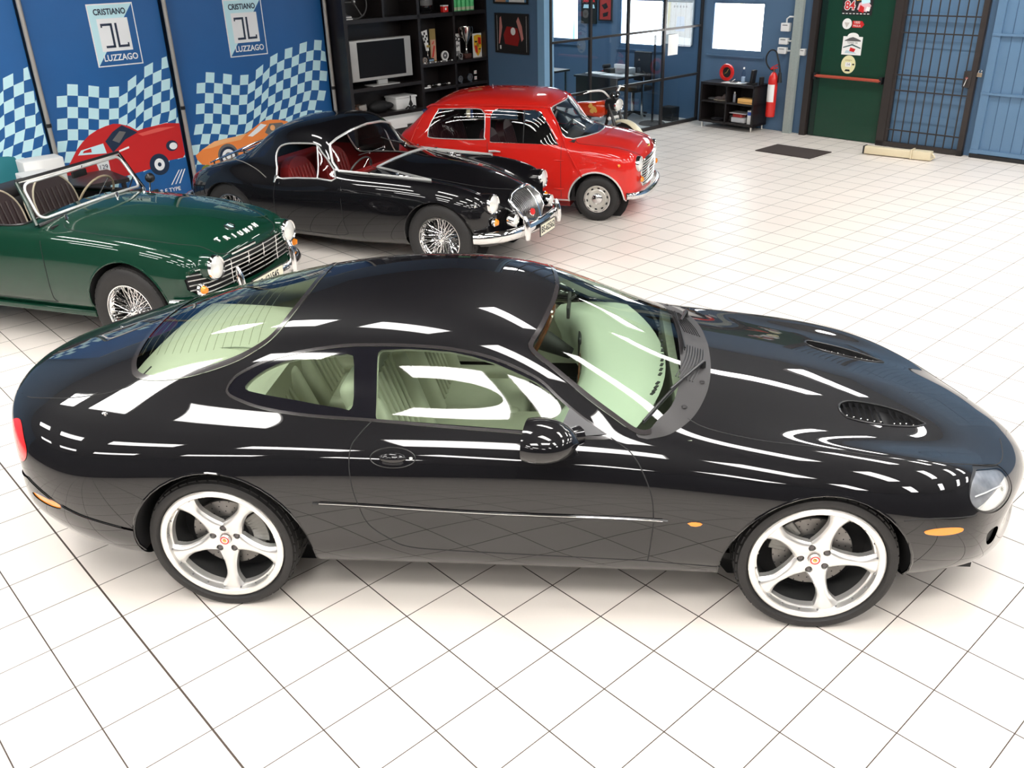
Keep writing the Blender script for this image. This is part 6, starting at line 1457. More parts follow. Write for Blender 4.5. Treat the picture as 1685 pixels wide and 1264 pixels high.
# ------------------------------------------------ small red saloon
def build_small_red():
    px, py, th, s, sz = POSE['MINI']; root = empty('car', (px, py, 0), th, (s, s, sz))
    tag(root, 'small boxy red saloon with hubcaps, farthest of the four cars', 'car', 'cars in the showroom')
    S = Skin(MINI_T, 150, 70); P = S.polys; absy = lambda V: np.abs(V[:, 1]); AR = ((1.006, .236, .318), (-1.018, .236, .318))
    P = cut_arches(S, P, AR, .16)
    W1 = [(-1.012, .91), (-.985, 1.02), (-.90, 1.155), (-.86, 1.178), (-.42, 1.192), (-.335, 1.16), (-.312, 1.11), (-.315, .90), (-.35, .868), (-.94, .866)]
    W2 = [(-.245, .84), (-.243, 1.12), (-.215, 1.18), (-.15, 1.196), (.28, 1.190), (.345, 1.165), (.42, 1.06), (.565, .836)]
    w1, P = S.region(P, W1, (0, 2), lambda V: absy(V) - .4, 0, 4); w2, P = S.region(P, W2, (0, 2), lambda V: absy(V) - .4, 0, 1)
    WSp = [(0, 1.215), (.20, 1.214), (.40, 1.205), (.468, 1.185), (.50, 1.13), (.585, .945), (.592, .905), (.56, .885), (.40, .890), (.2, .898), (0, .902)]
    ws, P = S.region(P, WSp, 'absy_z', lambda V: V[:, 0] - .36, 0, 0)
    RW_ = [(0, 1.15), (.38, 1.13), (.44, 1.08), (.47, .99), (.42, .95), (0, .95)]
    rw, P = S.region(P, RW_, 'absy_z', lambda V: -.95 - V[:, 0], 0, 0)
    for sd in (-1, 1):
        S.make('quarter_glass', sideof(S, w1, sd), GLASSC, root); S.make('door_glass', sideof(S, w2, sd), GLASSC, root)
    S.make('windscreen', ws, GLASSC, root); S.make('rear_window', rw, GLASSC, root)
    DR = [(.60, .83), (.60, .25), (-.20, .24), (-.275, .30), (-.275, .84), (-.275, 1.0), (.45, 1.0)]
    dr, P = S.region(P, DR, (0, 2), lambda V: np.minimum(absy(V) - .4, .835 - V[:, 2]))
    BN = [(.70, .0), (.72, .50), (.76, .60), (.843, .612), (1.099, .575), (1.38, .50), (1.46, .40), (1.50, .2), (1.51, 0)]
    bn, P = S.region(P, BN, 'x_absy', lambda V: np.minimum(V[:, 2] - .66, V[:, 0] - .6))
    GR = [(0, .655), (.30, .650), (.42, .635), (.46, .60), (.47, .52), (.46, .42), (.40, .37), (.2, .355), (0, .352)]
    gr, P = S.region(P, GR, 'absy_z', lambda V: V[:, 0] - 1.25)
    S.make('grille_backing', gr, BLACKMATT, root, -.012)
    S.make('bonnet', bn, REDP, root); S.make('body', P, REDP, root)
    liner = [p for p in P + dr if (lambda c: -1.3 < c[0] < .72 and c[2] > .3)(S.V[list(p)].mean(0))]
    S.make('interior_lining', liner, DARKIN, root, -.02)
    for sd in (-1, 1):
        d = S.make('door', sideof(S, dr, sd), REDP, root); mb = MB(); c, n_ = S.at(-.19, .745, (0, 2), sd); fm = frame_at(c, n_)
        sg = 1 if sd < 0 else -1
        mb.tube([(-.055 * sg, 0, .0), (-.05 * sg, 0, .035), (.02 * sg, .006, .042), (.085 * sg, 0, .038)], [.013, .013, .012, .008], BRIGHT, M=fm); mb.lathe([(0, .02), (.014, .018), (.016, 0)], CHROME, 12, M=fm @ T(-.055 * sg, 0, 0)); mb.build('door_handle', d)
        for z in (.672, .352):
            c, n_ = S.at(.575, z, (0, 2), sd); mb = MB(); mb.ball((0, 0, 0), 1, REDP, 10, M=frame_at(c, n_) @ Matrix.Diagonal((.062, .011, .014, 1))); mb.build('door_hinge', d)
    mb = MB()
    ring_on(S, mb, W1, 'xz', BRIGHT, .006, lift=.002); ring_on(S, mb, W2, 'xz', CHROME, .004, lift=.001, sub=1); ring_on(S, mb, mirror_yz(WSp), 'yz', BRIGHT, .0065, sides=(1,), lift=.002, sub=0)
    mb.build_split('window_trim', root, 'y')
    for xx in (.14, .02): pass
    mb = MB(); S.seam(mb, [(.155, .85), (.157, 1.0), (.158, 1.185)], BLACKTRIM, .007, lift=.003); mb.build_split('sliding_window_frame', root, 'y')
    mb = MB(); S.seam(mb, [(-1.10, 1.155), (-1.0, 1.198), (-.80, 1.215), (-.365, 1.226), (.1, 1.224), (.30, 1.220), (.41, 1.200)], REDP, .014, lift=.012)
    ring_on(S, mb, [(-.52, 1.205), (-.46, 1.222), (-.3, 1.235), (0, 1.24), (.3, 1.235), (.46, 1.222), (.52, 1.205)], 'yz', REDP, .014, sides=(1,), lift=.010, closed=False)
    mb.build('roof_gutter', root)
    mb = MB(); S.seam(mb, [(.41, 1.19), (.50, 1.07), (.60, .90), (.68, .771), (.76, .64), (.845, .50)], REDP, .010, lift=.008); S.seam(mb, [(-1.08, 1.12), (-1.17, .97), (-1.24, .80), (-1.30, .60), (-1.32, .3)], REDP, .010, lift=.008); mb.build_split('body_flange', root, 'xy')
    mb = MB(); ring_on(S, mb, [(.72, .5), (.76, .60), (.843, .612), (1.099, .575), (1.38, .50), (1.45, .42)], 'xy', BLACKMATT, .003, closed=False); S.seam(mb, [(.60, .83), (.60, .55), (.60, .26)], BLACKMATT, .003); S.seam(mb, [(-.275, .84), (-.275, .55), (-.27, .26)], BLACKMATT, .003); mb.build_split('shut_lines', root, 'each')
    wells(S, root, AR, REDP, .010, BRIGHT, lift=.004)
    mb = MB(); S.seam(mb, [(-.70, .225), (0, .222), (.69, .222)], BRIGHT, .009, lift=.004); mb.build_split('sill_trim', root, 'y'); mb = MB(); mb.box(-.70, .69, -.62, .62, .14, .19, mat('dark_red_sill', (.2, .01, .01), .5)); mb.build('underbody', root)
    for sd in (-1, 1): headlamp(root, (1.462, sd * .505, .625), .088, sd * .12, .02, .05, CHROME)
    g = MB()
    for k in range(9):
        z = .375 + .030 * k; w_ = .44 if 1 < k < 8 else .40; ring_on(S, g, [(-w_, z), (-.2, z), (0, z), (.2, z), (w_, z)], 'yz', SATIN, .0065, sides=(1,), lift=.006, closed=False, sub=3)
    ring_on(S, g, mirror_yz(GR), 'yz', CHROME, .012, sides=(1,), lift=.004, sub=0); g.build('grille', root)
    bumper(root, [(1.36, -.68, .30), (1.45, -.62, .295), (1.545, -.42, .29), (1.58, 0, .29), (1.545, .42, .29), (1.45, .62, .295), (1.36, .68, .30)], .075)
    for sd in (-1, 1):
        mb = MB(); c, n_ = S.at(1.265, .635, (0, 2), sd); fm = frame_at(c, n_); mb.lathe([(0, .02), (.014, .016), (.017, .006)], AMBER, 14, M=fm); mb.lathe([(.017, .006), (.020, 0)], CHROME, 14, M=fm); mb.build('side_repeater', root)
        mb = MB(); c, n_ = S.at(1.49, .44, (0, 2), sd); mb.lathe([(0, .03), (.028, .02), (.032, 0)], AMBER, 14, M=frame_at(Vector((1.49, sd * .50, .455)), Vector((1, sd * .15, 0)))); mb.build('indicator_lamp', root)
    mb = MB(); c, n_ = S.at(1.475, 0, (0, 1), -1, True); mb.ball((0, 0, 0), .020, GOLD, 8, M=Matrix.Translation(c), sc=(1, 2.0, .8)); mb.build('bonnet_badge', root)
    mb = MB(); c = S.at(1.40, -.30, (0, 1), -1, True)[0]; mb.tube([tuple(c), tuple(c + Vector((.05, -.02, .07)))], .007, mat('clear_plastic_edge', (.8, .7, .7), .3)); mb.build('bonnet_strip', root)
    mb = MB(); c, n_ = S.at(-1.13, .745, (0, 2), -1); fm = frame_at(c, n_); mb.tube([(.0, .05, .012), (.004, .0, .03), (-.006, -.05, .012)], .010, CHROME, M=fm); mb.lathe([(0, .03), (.020, .026), (.024, 0)], CHROME, 14, M=fm @ T(0, -.02, 0)); mb.build('filler_cap', root)
    wiper2(root, S, (.74, -.12), (.66, -.10), (.56, -.28)); wiper2(root, S, (.74, .30), (.68, .30), (.60, .08))
    mb = MB(); mb.box(-1.2, .75, -.60, .60, .2, .24, DARKIN); mb.box(.70, .74, -.6, .6, .24, .88, DARKIN); mb.box(.50, .74, -.62, .62, .80, .87, DARKIN); mb.build('cabin_floor', root)
    small_seat(root, -.28, -.30, .32, .55, .44, MAROON); small_seat(root, -.28, .30, .32, .55, .44, MAROON)
    mb = MB(); mb.box(-1.0, -.62, -.56, .56, .3, .52, MAROON, bev=.05); mb.box(-.12, .0, -.56, .56, 0, .56, MAROON, M=T(-.92, 0, .45) @ R(-.25, 'Y'), bev=.05)
    for k in range(18): mb.tube([(.004, -.5 + .058 * k, .05), (.012, -.5 + .058 * k, .3), (.004, -.5 + .058 * k, .52)], .014, MAROON, M=T(-.92, 0, .45) @ R(-.25, 'Y'), n=6)
    mb.build('rear_seat', root, smooth=50)
    steer(root, .36, .30, .80, .18, BLACKTRIM, -50); mb = MB(); mb.box(.34, .35, -.07, .07, 1.10, 1.15, CHROME, bev=.004); mb.build('rear_view_mirror', root)
    mb = MB(); c = Vector((-.42, .02, 1.33)); mb.tube([tuple(c), tuple(c + Vector((0, 0, .05)))], .006, SILVER)
    mb.build('aerial_base', root)
    for sd in (-1, 1):
        car_wheel(root, 'steel', .25, .155, .165, (1.018, sd * .605, .25), sd, .2); car_wheel(root, 'steel', .25, .155, .165, (-1.018, sd * .595, .25), sd, .5)
    return root

# ------------------------------------------------ black vintage coupe with wire wheels
def build_vintage_black():
    px, py, th, s, sz = POSE['MGA']; root = empty('car', (px, py, 0), th, (s, s, sz))
    tag(root, 'black vintage coupe with wire wheels and red interior, left of the red saloon', 'car', 'cars in the showroom')
    S = Skin(MGA_T, 170, 80); P = S.polys; absy = lambda V: np.abs(V[:, 1]); AR = ((1.20, .325, .352), (-1.194, .325, .335))
    P = cut_arches(S, P, AR, .14)
    SWp = [(-.555, .742), (-.60, .83), (-.625, .93), (-.60, 1.00), (-.54, 1.035), (-.432, 1.055), (-.2, 1.067), (-.14, 1.050), (-.09, 1.0), (.112, .785), (-.1, .770), (-.35, .755)]
    sw, P = S.region(P, SWp, (0, 2), lambda V: absy(V) - .3, 0, 3)
    WSp = [(0, 1.170), (.25, 1.152), (.44, 1.105), (.505, 1.065), (.525, 1.02), (.565, .915), (.600, .845), (.575, .828), (.44, .872), (.25, .908), (0, .925)]
    cond = lambda V: V[:, 0] - (-.075 + (1.056 - V[:, 2]) * .92)
    ws, P = S.region(P, WSp, 'absy_z', cond)
    RW_ = [(0, 1.12), (.28, 1.10), (.40, 1.04), (.46, .95), (.42, .91), (0, .96)]
    rw, P = S.region(P, RW_, 'absy_z', lambda V: -.72 - V[:, 0])
    for sd in (-1, 1): S.make('door_glass', sideof(S, sw, sd), GLASSC, root)
    S.make('windscreen', ws, GLASSC, root); S.make('rear_window', rw, GLASSC, root)
    DR = [(.185, .78), (.185, .386), (.15, .25), (-.45, .24), (-.58, .30), (-.60, .50), (-.583, .70), (-.57, .9), (.15, .9)]
    dr, P = S.region(P, DR, (0, 2), lambda V: np.minimum(absy(V) - .4, .755 - V[:, 2] + .02 * V[:, 0]))
    GR = [(0, .690), (.10, .685), (.18, .66), (.245, .615), (.255, .57), (.22, .48), (.16, .43), (0, .415)]
    gr, P = S.region(P, GR, 'absy_z', lambda V: V[:, 0] - 1.4); S.make('grille_backing', gr, BLACKMATT, root, -.01)
    BN = [(.30, 0), (.32, .38), (.40, .455), (.75, .44), (1.2, .36), (1.5, .25), (1.66, .12), (1.69, 0)]
    bn, P = S.region(P, BN, 'x_absy', lambda V: np.minimum(V[:, 2] - .66, V[:, 0] - .25)); S.make('bonnet', bn, BLACKP, root)
    BT = [(-1.12, 0), (-1.12, .36), (-1.3, .40), (-1.6, .36), (-1.8, .25), (-1.86, 0)]
    bt, P = S.region(P, BT, 'x_absy', lambda V: np.minimum(V[:, 2] - .55, -1.0 - V[:, 0])); S.make('boot_lid', bt, BLACKP, root)
    S.make('body', P, BLACKP, root)
    liner = [p for p in P + dr if (lambda c: -1.0 < c[0] < .40 and c[2] > .3)(S.V[list(p)].mean(0))]
    hi = [p for p in liner if S.V[list(p)][:, 2].mean() > .85]; lo = [p for p in liner if S.V[list(p)][:, 2].mean() <= .85]
    S.make('headlining', hi, DARKIN, root, -.02); S.make('door_card', lo, REDLEATHER, root, -.02)
    for sd in (-1, 1):
        d = S.make('door', sideof(S, dr, sd), BLACKP, root); mb = MB(); c, n_ = S.at(-.57, .735, (0, 2), sd); fm = frame_at(c, n_)
        mb.tube([(0, .03, .005), (0, .02, .03), (0, -.05, .028)], [.006, .008, .007], CHROME, M=fm); mb.lathe([(0, .02), (.013, .015), (.015, 0)], CHROME, 12, M=fm); mb.build('door_handle', d)
    mb = MB(); ring_on(S, mb, SWp, 'xz', BRIGHT, .008, lift=.003, sub=3); S.seam(mb, [(-.098, .768), (-.115, .90), (-.145, 1.055)], BRIGHT, .007, lift=.003); mb.build_split('side_window_trim', root, 'y')
    mb = MB(); ring_on(S, mb, mirror_yz(WSp), 'yz', BRIGHT, .012, sides=(1,), lift=.005, sub=0); mb.build('windscreen_trim', root)
    mb = MB(); ring_on(S, mb, [(.185, .78), (.185, .386), (.15, .25), (-.45, .24), (-.58, .30), (-.60, .50), (-.583, .70)], 'xz', BLACKMATT, .003, closed=False); ring_on(S, mb, BN[1:7], 'xy', BLACKMATT, .003, closed=False); mb.build_split('shut_lines', root, 'each')
    mb = MB(); S.seam(mb, [(-.70, .735), (-.85, .80), (-1.05, .845), (-1.25, .835), (-1.45, .78)], mat('dull_beading', (.25, .24, .22), .3), .004, lift=.002); mb.build_split('wing_beading', root, 'y')
    wells(S, root, AR, BLACKP, .006)
    mb = MB()
    for k in range(13):
        y = .018 + .0175 * k
        zt = np.interp(y, [0, .10, .18, .245, .26], [.69, .685, .66, .61, .57]) - .012; zb = np.interp(y, [0, .16, .22, .255], [.42, .435, .485, .57]) + .01
        if zt - zb > .03: ring_on(S, mb, [(y, zb), (y, (zb + zt) / 2), (y, zt)], 'yz', mat('grey_grille_metal', (.38, .38, .38), .25, .9), .0045, lift=.006, closed=False, sub=3, n=5)
    mb.build('grille', root); mb = MB(); ring_on(S, mb, mirror_yz(GR), 'yz', CHROME, .017, sides=(1,), lift=.004, sub=0, n=10); ring_on(S, mb, [(0, .42), (0, .55), (0, .68)], 'yz', CHROME, .014, sides=(1,), lift=.006, closed=False); mb.build('grille_surround', root, smooth=60)
    c, n_ = S.at(-.11, .50, (1, 2), 1); mb = MB(); fm = frame_at(c + n_ * .02, n_); mb.lathe([(0, .012), (.030, .010), (.032, 0)], REDPL, 8, M=fm); mb.lathe([(.032, .004), (.038, .0)], CHROME, 16, M=fm); mb.build('grille_badge', root)
    for sd in (-1, 1):
        headlamp(root, (1.665, sd * .515, .652), .088, sd * .06, .05, .07, CHROME, BLACKP); headlamp(root, (1.80, sd * .375, .485), .058, 0, 0, .05, CHROME, name='fog_lamp')
        M0 = T(1.685, sd * .52, .492) @ R(math.pi / 2, 'Y'); mb = MB(); mb.lathe([(0, .035), (.022, .028), (.034, .008)], AMBER, 18, M=M0); mb.lathe([(.034, .008), (.040, 0), (.038, -.02)], CHROME, 18, M=M0); mb.build('indicator_lamp', root)
        overrider(root, 1.90, sd * .335, .30, .52, .028)
        mb = MB(); c, n_ = S.at(.73, sd * .475, (0, 1), sd, True); fm = frame_at(c, n_, (1, 0, 0)); mb.tube([(.035 * math.cos(t), .065 * math.sin(t), .003) for t in [2 * math.pi * k / 24 for k in range(24)]], .005, CHROME, closed=True, M=fm); mb.tube([(.02, -.02, .003), (-.015, 0, .006), (.02, .02, .003)], .004, CHROME, M=fm); mb.build('vent_badge', root)
        mb = MB(); c, n_ = S.at(1.56, .655, (0, 2), sd); mb.ball((0, 0, .004), .013, SILVER, 6, M=frame_at(c, n_)); mb.build('side_stud', root)
    bumper(root, [(1.56, -.70, .375), (1.66, -.66, .378), (1.80, -.52, .38), (1.875, -.3, .38), (1.90, 0, .38), (1.875, .3, .38), (1.80, .52, .38), (1.66, .66, .378), (1.56, .70, .375)], .10)
    bumper(root, [(-1.7, .66, .40), (-1.92, .5, .40), (-2.0, 0, .40), (-1.92, -.5, .40), (-1.7, -.66, .40)], .09, name='rear_bumper')
    plate(root, 1.94, .02, .335, .30, .10, 'BS-62562')
    mb = MB(); z = lambda x, y: S.at(x, y, (0, 1), -1 if y < 0 else 1, True, .045)[0]
    for y in (-.30, -.15, 0, .15, .30): mb.tube([tuple(z(-1.25, y)), tuple(z(-1.5, y)), tuple(z(-1.72, y))], .007, CHROME)
    for x in (-1.25, -1.72): mb.tube([tuple(z(x, y)) for y in (-.32, -.15, 0, .15, .32)], .008, CHROME)
    for x in (-1.27, -1.70):
        for y in (-.28, .28): p = z(x, y); mb.tube([tuple(p), tuple(p + Vector((0, 0, -.05)))], .008, CHROME)
    mb.build('luggage_rack', root)
    mb = MB(); mb.box(-1.0, .5, -.60, .60, .2, .24, DARKIN); mb.box(.22, .30, -.58, .58, .70, .84, REDLEATHER, bev=.02); mb.box(.44, .46, -.6, .6, .24, .86, DARKIN); mb.build('cabin_floor', root)
    small_seat(root, -.55, -.28, .28, .52, .42, REDLEATHER); small_seat(root, -.55, .28, .28, .52, .42, REDLEATHER)
    mb = MB(); mb.box(-1.05, -.85, -.5, .5, .5, .80, REDLEATHER, bev=.04); mb.build('rear_shelf', root)
    steer(root, .10, -.28, .74, .19, mat('grey_rim', (.10, .10, .10), .3), -65)
    wiper2(root, S, (.30, -.12), (.30, -.20), (.22, -.42)); wiper2(root, S, (.33, .20), (.32, .14), (.20, -.02))
    for sd in (-1, 1): car_wheel(root, 'wire', .325, .212, .165, (1.205, sd * .615, .322), sd, .2); car_wheel(root, 'wire', .325, .212, .165, (-1.194, sd * .605, .322), sd, .6)
    return root

# ------------------------------------------------ green open roadster
def build_green_roadster():
    px, py, th, s, sz = POSE['TR']; root = empty('car', (px, py, 0), th, (s, s, sz))
    tag(root, 'dark green open roadster with wire wheels at the left edge of the picture', 'car', 'cars in the showroom')
    S = Skin(TR_T, 170, 80); P = S.polys; absy = lambda V: np.abs(V[:, 1]); AR = ((1.125, .345, .362), (-1.118, .34, .35))
    P = cut_arches(S, P, AR, .26)
    CK = [(.24, 0), (.235, .30), (.20, .50), (.10, .585), (-.3, .60), (-.85, .59), (-.98, .50), (-1.02, 0)]
    ck, P = S.region(P, CK, 'x_absy', lambda V: V[:, 2] - .7, 0, 0)
    DR = [(.40, .80), (.425, .60), (.41, .385), (.35, .345), (-.55, .36), (-.62, .45), (-.62, .82)]
    dr, P = S.region(P, DR + [(-.62, 1), (.40, 1)], (0, 2), lambda V: np.minimum(absy(V) - .585, .84 - V[:, 2]))
    BN = [(.46, 0), (.48, .50), (.60, .575), (1.0, .575), (1.42, .50), (1.60, .42), (1.72, .38), (1.765, .25), (1.775, 0)]
    bn, P = S.region(P, BN, 'x_absy', lambda V: np.minimum(V[:, 2] - .66, V[:, 0] - .4)); S.make('bonnet', bn, GREENP, root)
    GR = [(0, .672), (.30, .668), (.50, .66), (.62, .64), (.655, .60), (.655, .53), (.62, .49), (.45, .475), (0, .47)]
    gr, P = S.region(P, GR, 'absy_z', lambda V: V[:, 0] - 1.45); S.make('grille_backing', gr, BLACKMATT, root, -.02)
    S.make('body', P, GREENP, root)
    for sd in (-1, 1): S.make('door', sideof(S, dr, sd), GREENP, root)
    liner = [p for p in P + dr if (lambda c: -1.05 < c[0] < .45 and c[2] > .3 and abs(c[1]) > .5)(S.V[list(p)].mean(0))]; S.make('door_card', liner, BLACKMATT, root, -.03)
    mb = MB(); ring_on(S, mb, [(.40, .80), (.425, .60), (.41, .385), (.35, .345), (-.55, .36), (-.62, .45), (-.62, .80)], 'xz', BLACKMATT, .003, closed=False); ring_on(S, mb, BN[1:8], 'xy', BLACKMATT, .003, closed=False); mb.build_split('shut_lines', root, 'each')
    mb = MB(); ring_on(S, mb, CK[1:-1], 'xy', BLACKTRIM, .010, closed=False, lift=.002); mb.build('cockpit_beading', root)
    wells(S, root, AR, GREENP, .008)
    mb = MB(); mb.box(-.70, .76, -.68, .68, .255, .30, GREENP, bev=.01); mb.box(-1.9, 1.6, -.55, .55, .22, .27, BLACKMATT); mb.build('sill', root)
    # windscreen
    def wp(u, v):     # u -1..1 , v 0..1
        c = 1 - u * u; xb, zb = .315 + .115 * c, .885 + .045 * c; xt, zt = .165 + .085 * c, 1.165 + .018 * c; yb, yt = .585, .545
        return (xb + (xt - xb) * v, u * (yb + (yt - yb) * v), zb + (zt - zb) * v)
    out = [wp(-1 + .03 * 0 + 2 * k / 20, 1.0) for k in range(21)]; bot = [wp(1 - 2 * k / 20, 0.0) for k in range(21)]
    def rr(m_=.0):
        L_ = []; a, b = -1 + m_, 1 - m_; v0, v1 = .02 + m_ * 1.0, .98 - m_ * .8; r = .10; rv = .20
        for k in range(7): t = math.pi * (1 + .5 * k / 6); L_.append((a + r + r * math.cos(t), v0 + rv + rv * math.sin(t)))
        for k in range(1, 12): L_.append((a + r + (b - a - 2 * r) * k / 12, v0))
        for k in range(7): t = math.pi * (1.5 + .5 * k / 6); L_.append((b - r + r * math.cos(t), v0 + rv + rv * math.sin(t)))
        for k in range(7): t = math.pi * (.5 * k / 6); L_.append((b - r + r * math.cos(t), v1 - rv + rv * math.sin(t)))
        for k in range(1, 12): L_.append((b - r - (b - a - 2 * r) * k / 12, v1))
        for k in range(7): t = math.pi * (.5 + .5 * k / 6); L_.append((a + r + r * math.cos(t), v1 - rv + rv * math.sin(t)))
        return [wp(u, v) for u, v in L_]
    fr = MB(); fr.tube(rr(.05), .011, BRIGHT, n=8, closed=True); wsf = fr.build('windscreen_frame', root, smooth=60)
    fr = MB(); fr.tube([wp(-1.02, -.02), wp(-1.0, .5), wp(-1.0, 1.0)], .016, mat('dark_green_frame', (.005, .03, .016), .3, coat=1), n=8); fr.tube([wp(1.02, -.02), wp(1.0, .5), wp(1.0, 1.0)], .016, BLACKP, n=8); fr.tube([wp(-1 + 2 * k / 12, 1.03) for k in range(13)], .014, BLACKTRIM, n=8); fr.tube([wp(-1 + 2 * k / 12, 1.0) for k in range(13)], .008, BRIGHT, n=8)
    fr.tube([wp(-1 + 2 * k / 12, -.04) for k in range(13)], .018, BLACKTRIM, n=8); fr.build('windscreen_surround', root, smooth=60)
    gl = MB(); gl.grid([[wp(-.94 + 1.88 * i / 16, .03 + .93 * j / 6) for j in range(7)] for i in range(17)], GLASSC); gl.build('windscreen', root, smooth=80)
    mb = MB(); c = wp(0, .80); mb.box(-.012, .012, -.075, .075, -.025, .025, BLACKTRIM, M=T(c[0] - .05, c[1], c[2] - .01), bev=.008); mb.tube([(c[0] - .05, 0, c[2]), (c[0] - .005, 0, c[2] + .05)], .004, CHROME); mb.build('rear_view_mirror', root)
    for y in (-.45, .08, .42):
        c = S.at(.50 - .08 * abs(y), y, (0, 1), -1 if y < 0 else 1, True)[0]; mb = MB(); mb.lathe([(0, .035), (.010, .033), (.013, .015), (.016, 0)], CHROME, 12, M=Matrix.Translation(c)); mb.build('washer_post', root)
    mb = MB(); mb.tube([wp(.0, .02), wp(.25, .10), wp(.52, .14)], .005, BLACKTRIM); mb.tube([wp(.55, .02), wp(.75, .2), wp(.95, .35)], .005, BLACKTRIM); mb.build('wiper', root)
    mb = MB(); c = S.at(.35, .62, (0, 1), 1, True)[0]; mb.tube([tuple(c), tuple(c + Vector((0, .02, .07)))], .007, CHROME); mb.ball((0, 0, 0), 1, BLACKTRIM, 10, M=Matrix.Translation(c + Vector((.0, .03, .10))) @ Matrix.Diagonal((.04, .045, .04, 1))); mb.build('wing_mirror', root)
    # cabin
    mb = MB(); mb.box(-1.05, .5, -.60, .60, .27, .30, BLACKMATT); mb.box(.44, .46, -.6, .6, .3, .88, BLACKMATT); mb.box(-1.06, -1.02, -.58, .58, .3, .84, BLACKMATT); mb.box(.20, .30, -.56, .56, .78, .88, BLACKMATT, bev=.03); mb.box(-.6, .4, -.09, .09, .3, .48, BLACKMATT, bev=.02); mb.build('cabin_floor', root)
    mb = MB(); mb.box(-1.02, -.66, -.56, .56, .62, .86, BLACKMATT, bev=.07); mb.box(-.98, -.70, -.54, .54, .82, .93, DARKIN, bev=.05); mb.build('folded_hood', root, smooth=50)
    small_seat(root, -.34, -.30, .36, .60, .48, BROWNSEAT, PIPING); small_seat(root, -.34, .30, .36, .60, .48, BROWNSEAT, PIPING)
    steer(root, .06, .30, .86, .20, mat('pale_wood_rim', (.45, .36, .24), .3), -60)
    # front
    for sd in (-1, 1):
        headlamp(root, (1.775, sd * .485, .652), .086, 0, .02, .07, CHROME, GREENP)
        M0 = T(1.72, sd * .605, .525) @ R(sd * .15, 'Z') @ R(math.pi / 2, 'Y'); mb = MB(); mb.lathe([(0, .045), (.020, .040), (.030, .012)], AMBER, 18, M=M0); mb.lathe([(.030, .012), (.040, .006), (.044, -.01)], CHROME, 18, M=M0); mb.build('indicator_lamp', root)
        overrider(root, 1.87, sd * .345, .36, .62, .030)
    mb = MB()
    for k in range(6):
        z = .49 + .033 * k; w_ = .645 if 0 < k < 5 else .60; ring_on(S, mb, [(-w_, z), (-.4, z), (-.2, z), (0, z), (.2, z), (.4, z), (w_, z)], 'yz', SATIN, .0048, sides=(1,), lift=.006, closed=False, sub=2)
    for y in (-.30, -.10, .10, .30): ring_on(S, mb, [(y, .48), (y, .57), (y, .665)], 'yz', CHROME, .006, sides=(1,), lift=.006, closed=False)
    mb.build('grille', root)
    bumper(root, [(1.52, -.73, .43), (1.66, -.69, .43), (1.80, -.55, .425), (1.86, -.3, .42), (1.87, 0, .42), (1.86, .3, .42), (1.80, .55, .425), (1.66, .69, .43), (1.52, .73, .43)], .085)
    plate(root, 1.915, -.07, .452, .40, .085, 'PR-621545')
    mb = MB(); word = 'TRIUMPH'
    for k, ch in enumerate(word):
        y = -.27 + .072 * k; c, n_ = S.at(1.715 - .25 * (y / .6) ** 2, y, (0, 1), -1 if y < 0 else 1, True); fm = frame_at(c + n_ * .006, n_, (-1, 0, .3)); mb.text(ch, .056, PAPER, fm, .003, bold=.0025)
    mb.build('bonnet_lettering', root, smooth=None)
    mb = MB(); c, n_ = S.at(1.62, -.04, (0, 1), -1, True); fm = frame_at(c + n_ * .004, n_, (-1, 0, .3)); mb.tube([(-.03, .03, 0), (-.035, -.01, 0), (0, -.035, 0), (.035, -.01, 0), (.03, .03, 0)], .007, CHROME, M=fm); mb.tube([(-.03, .03, 0), (.03, .03, 0)], .006, CHROME, M=fm); mb.tube([(0, .03, 0), (0, -.03, 0)], .006, SKYB, M=fm); mb.build('bonnet_badge', root)
    mb = MB(); ring_on(S, mb, [(-.28, .685), (-.14, .690), (0, .692)], 'yz', CHROME, .012, sides=(1,), lift=.008, closed=False); mb.build('bonnet_lip_strip', root)
    for sd in (-1, 1): car_wheel(root, 'wire', .33, .212, .165, (1.118, sd * .63, .326), sd, .1); car_wheel(root, 'wire', .33, .212, .165, (-1.118, sd * .62, .326), sd, .6)
    return root
red_saloon = build_small_red(); vintage = build_vintage_black(); roadster = build_green_roadster()
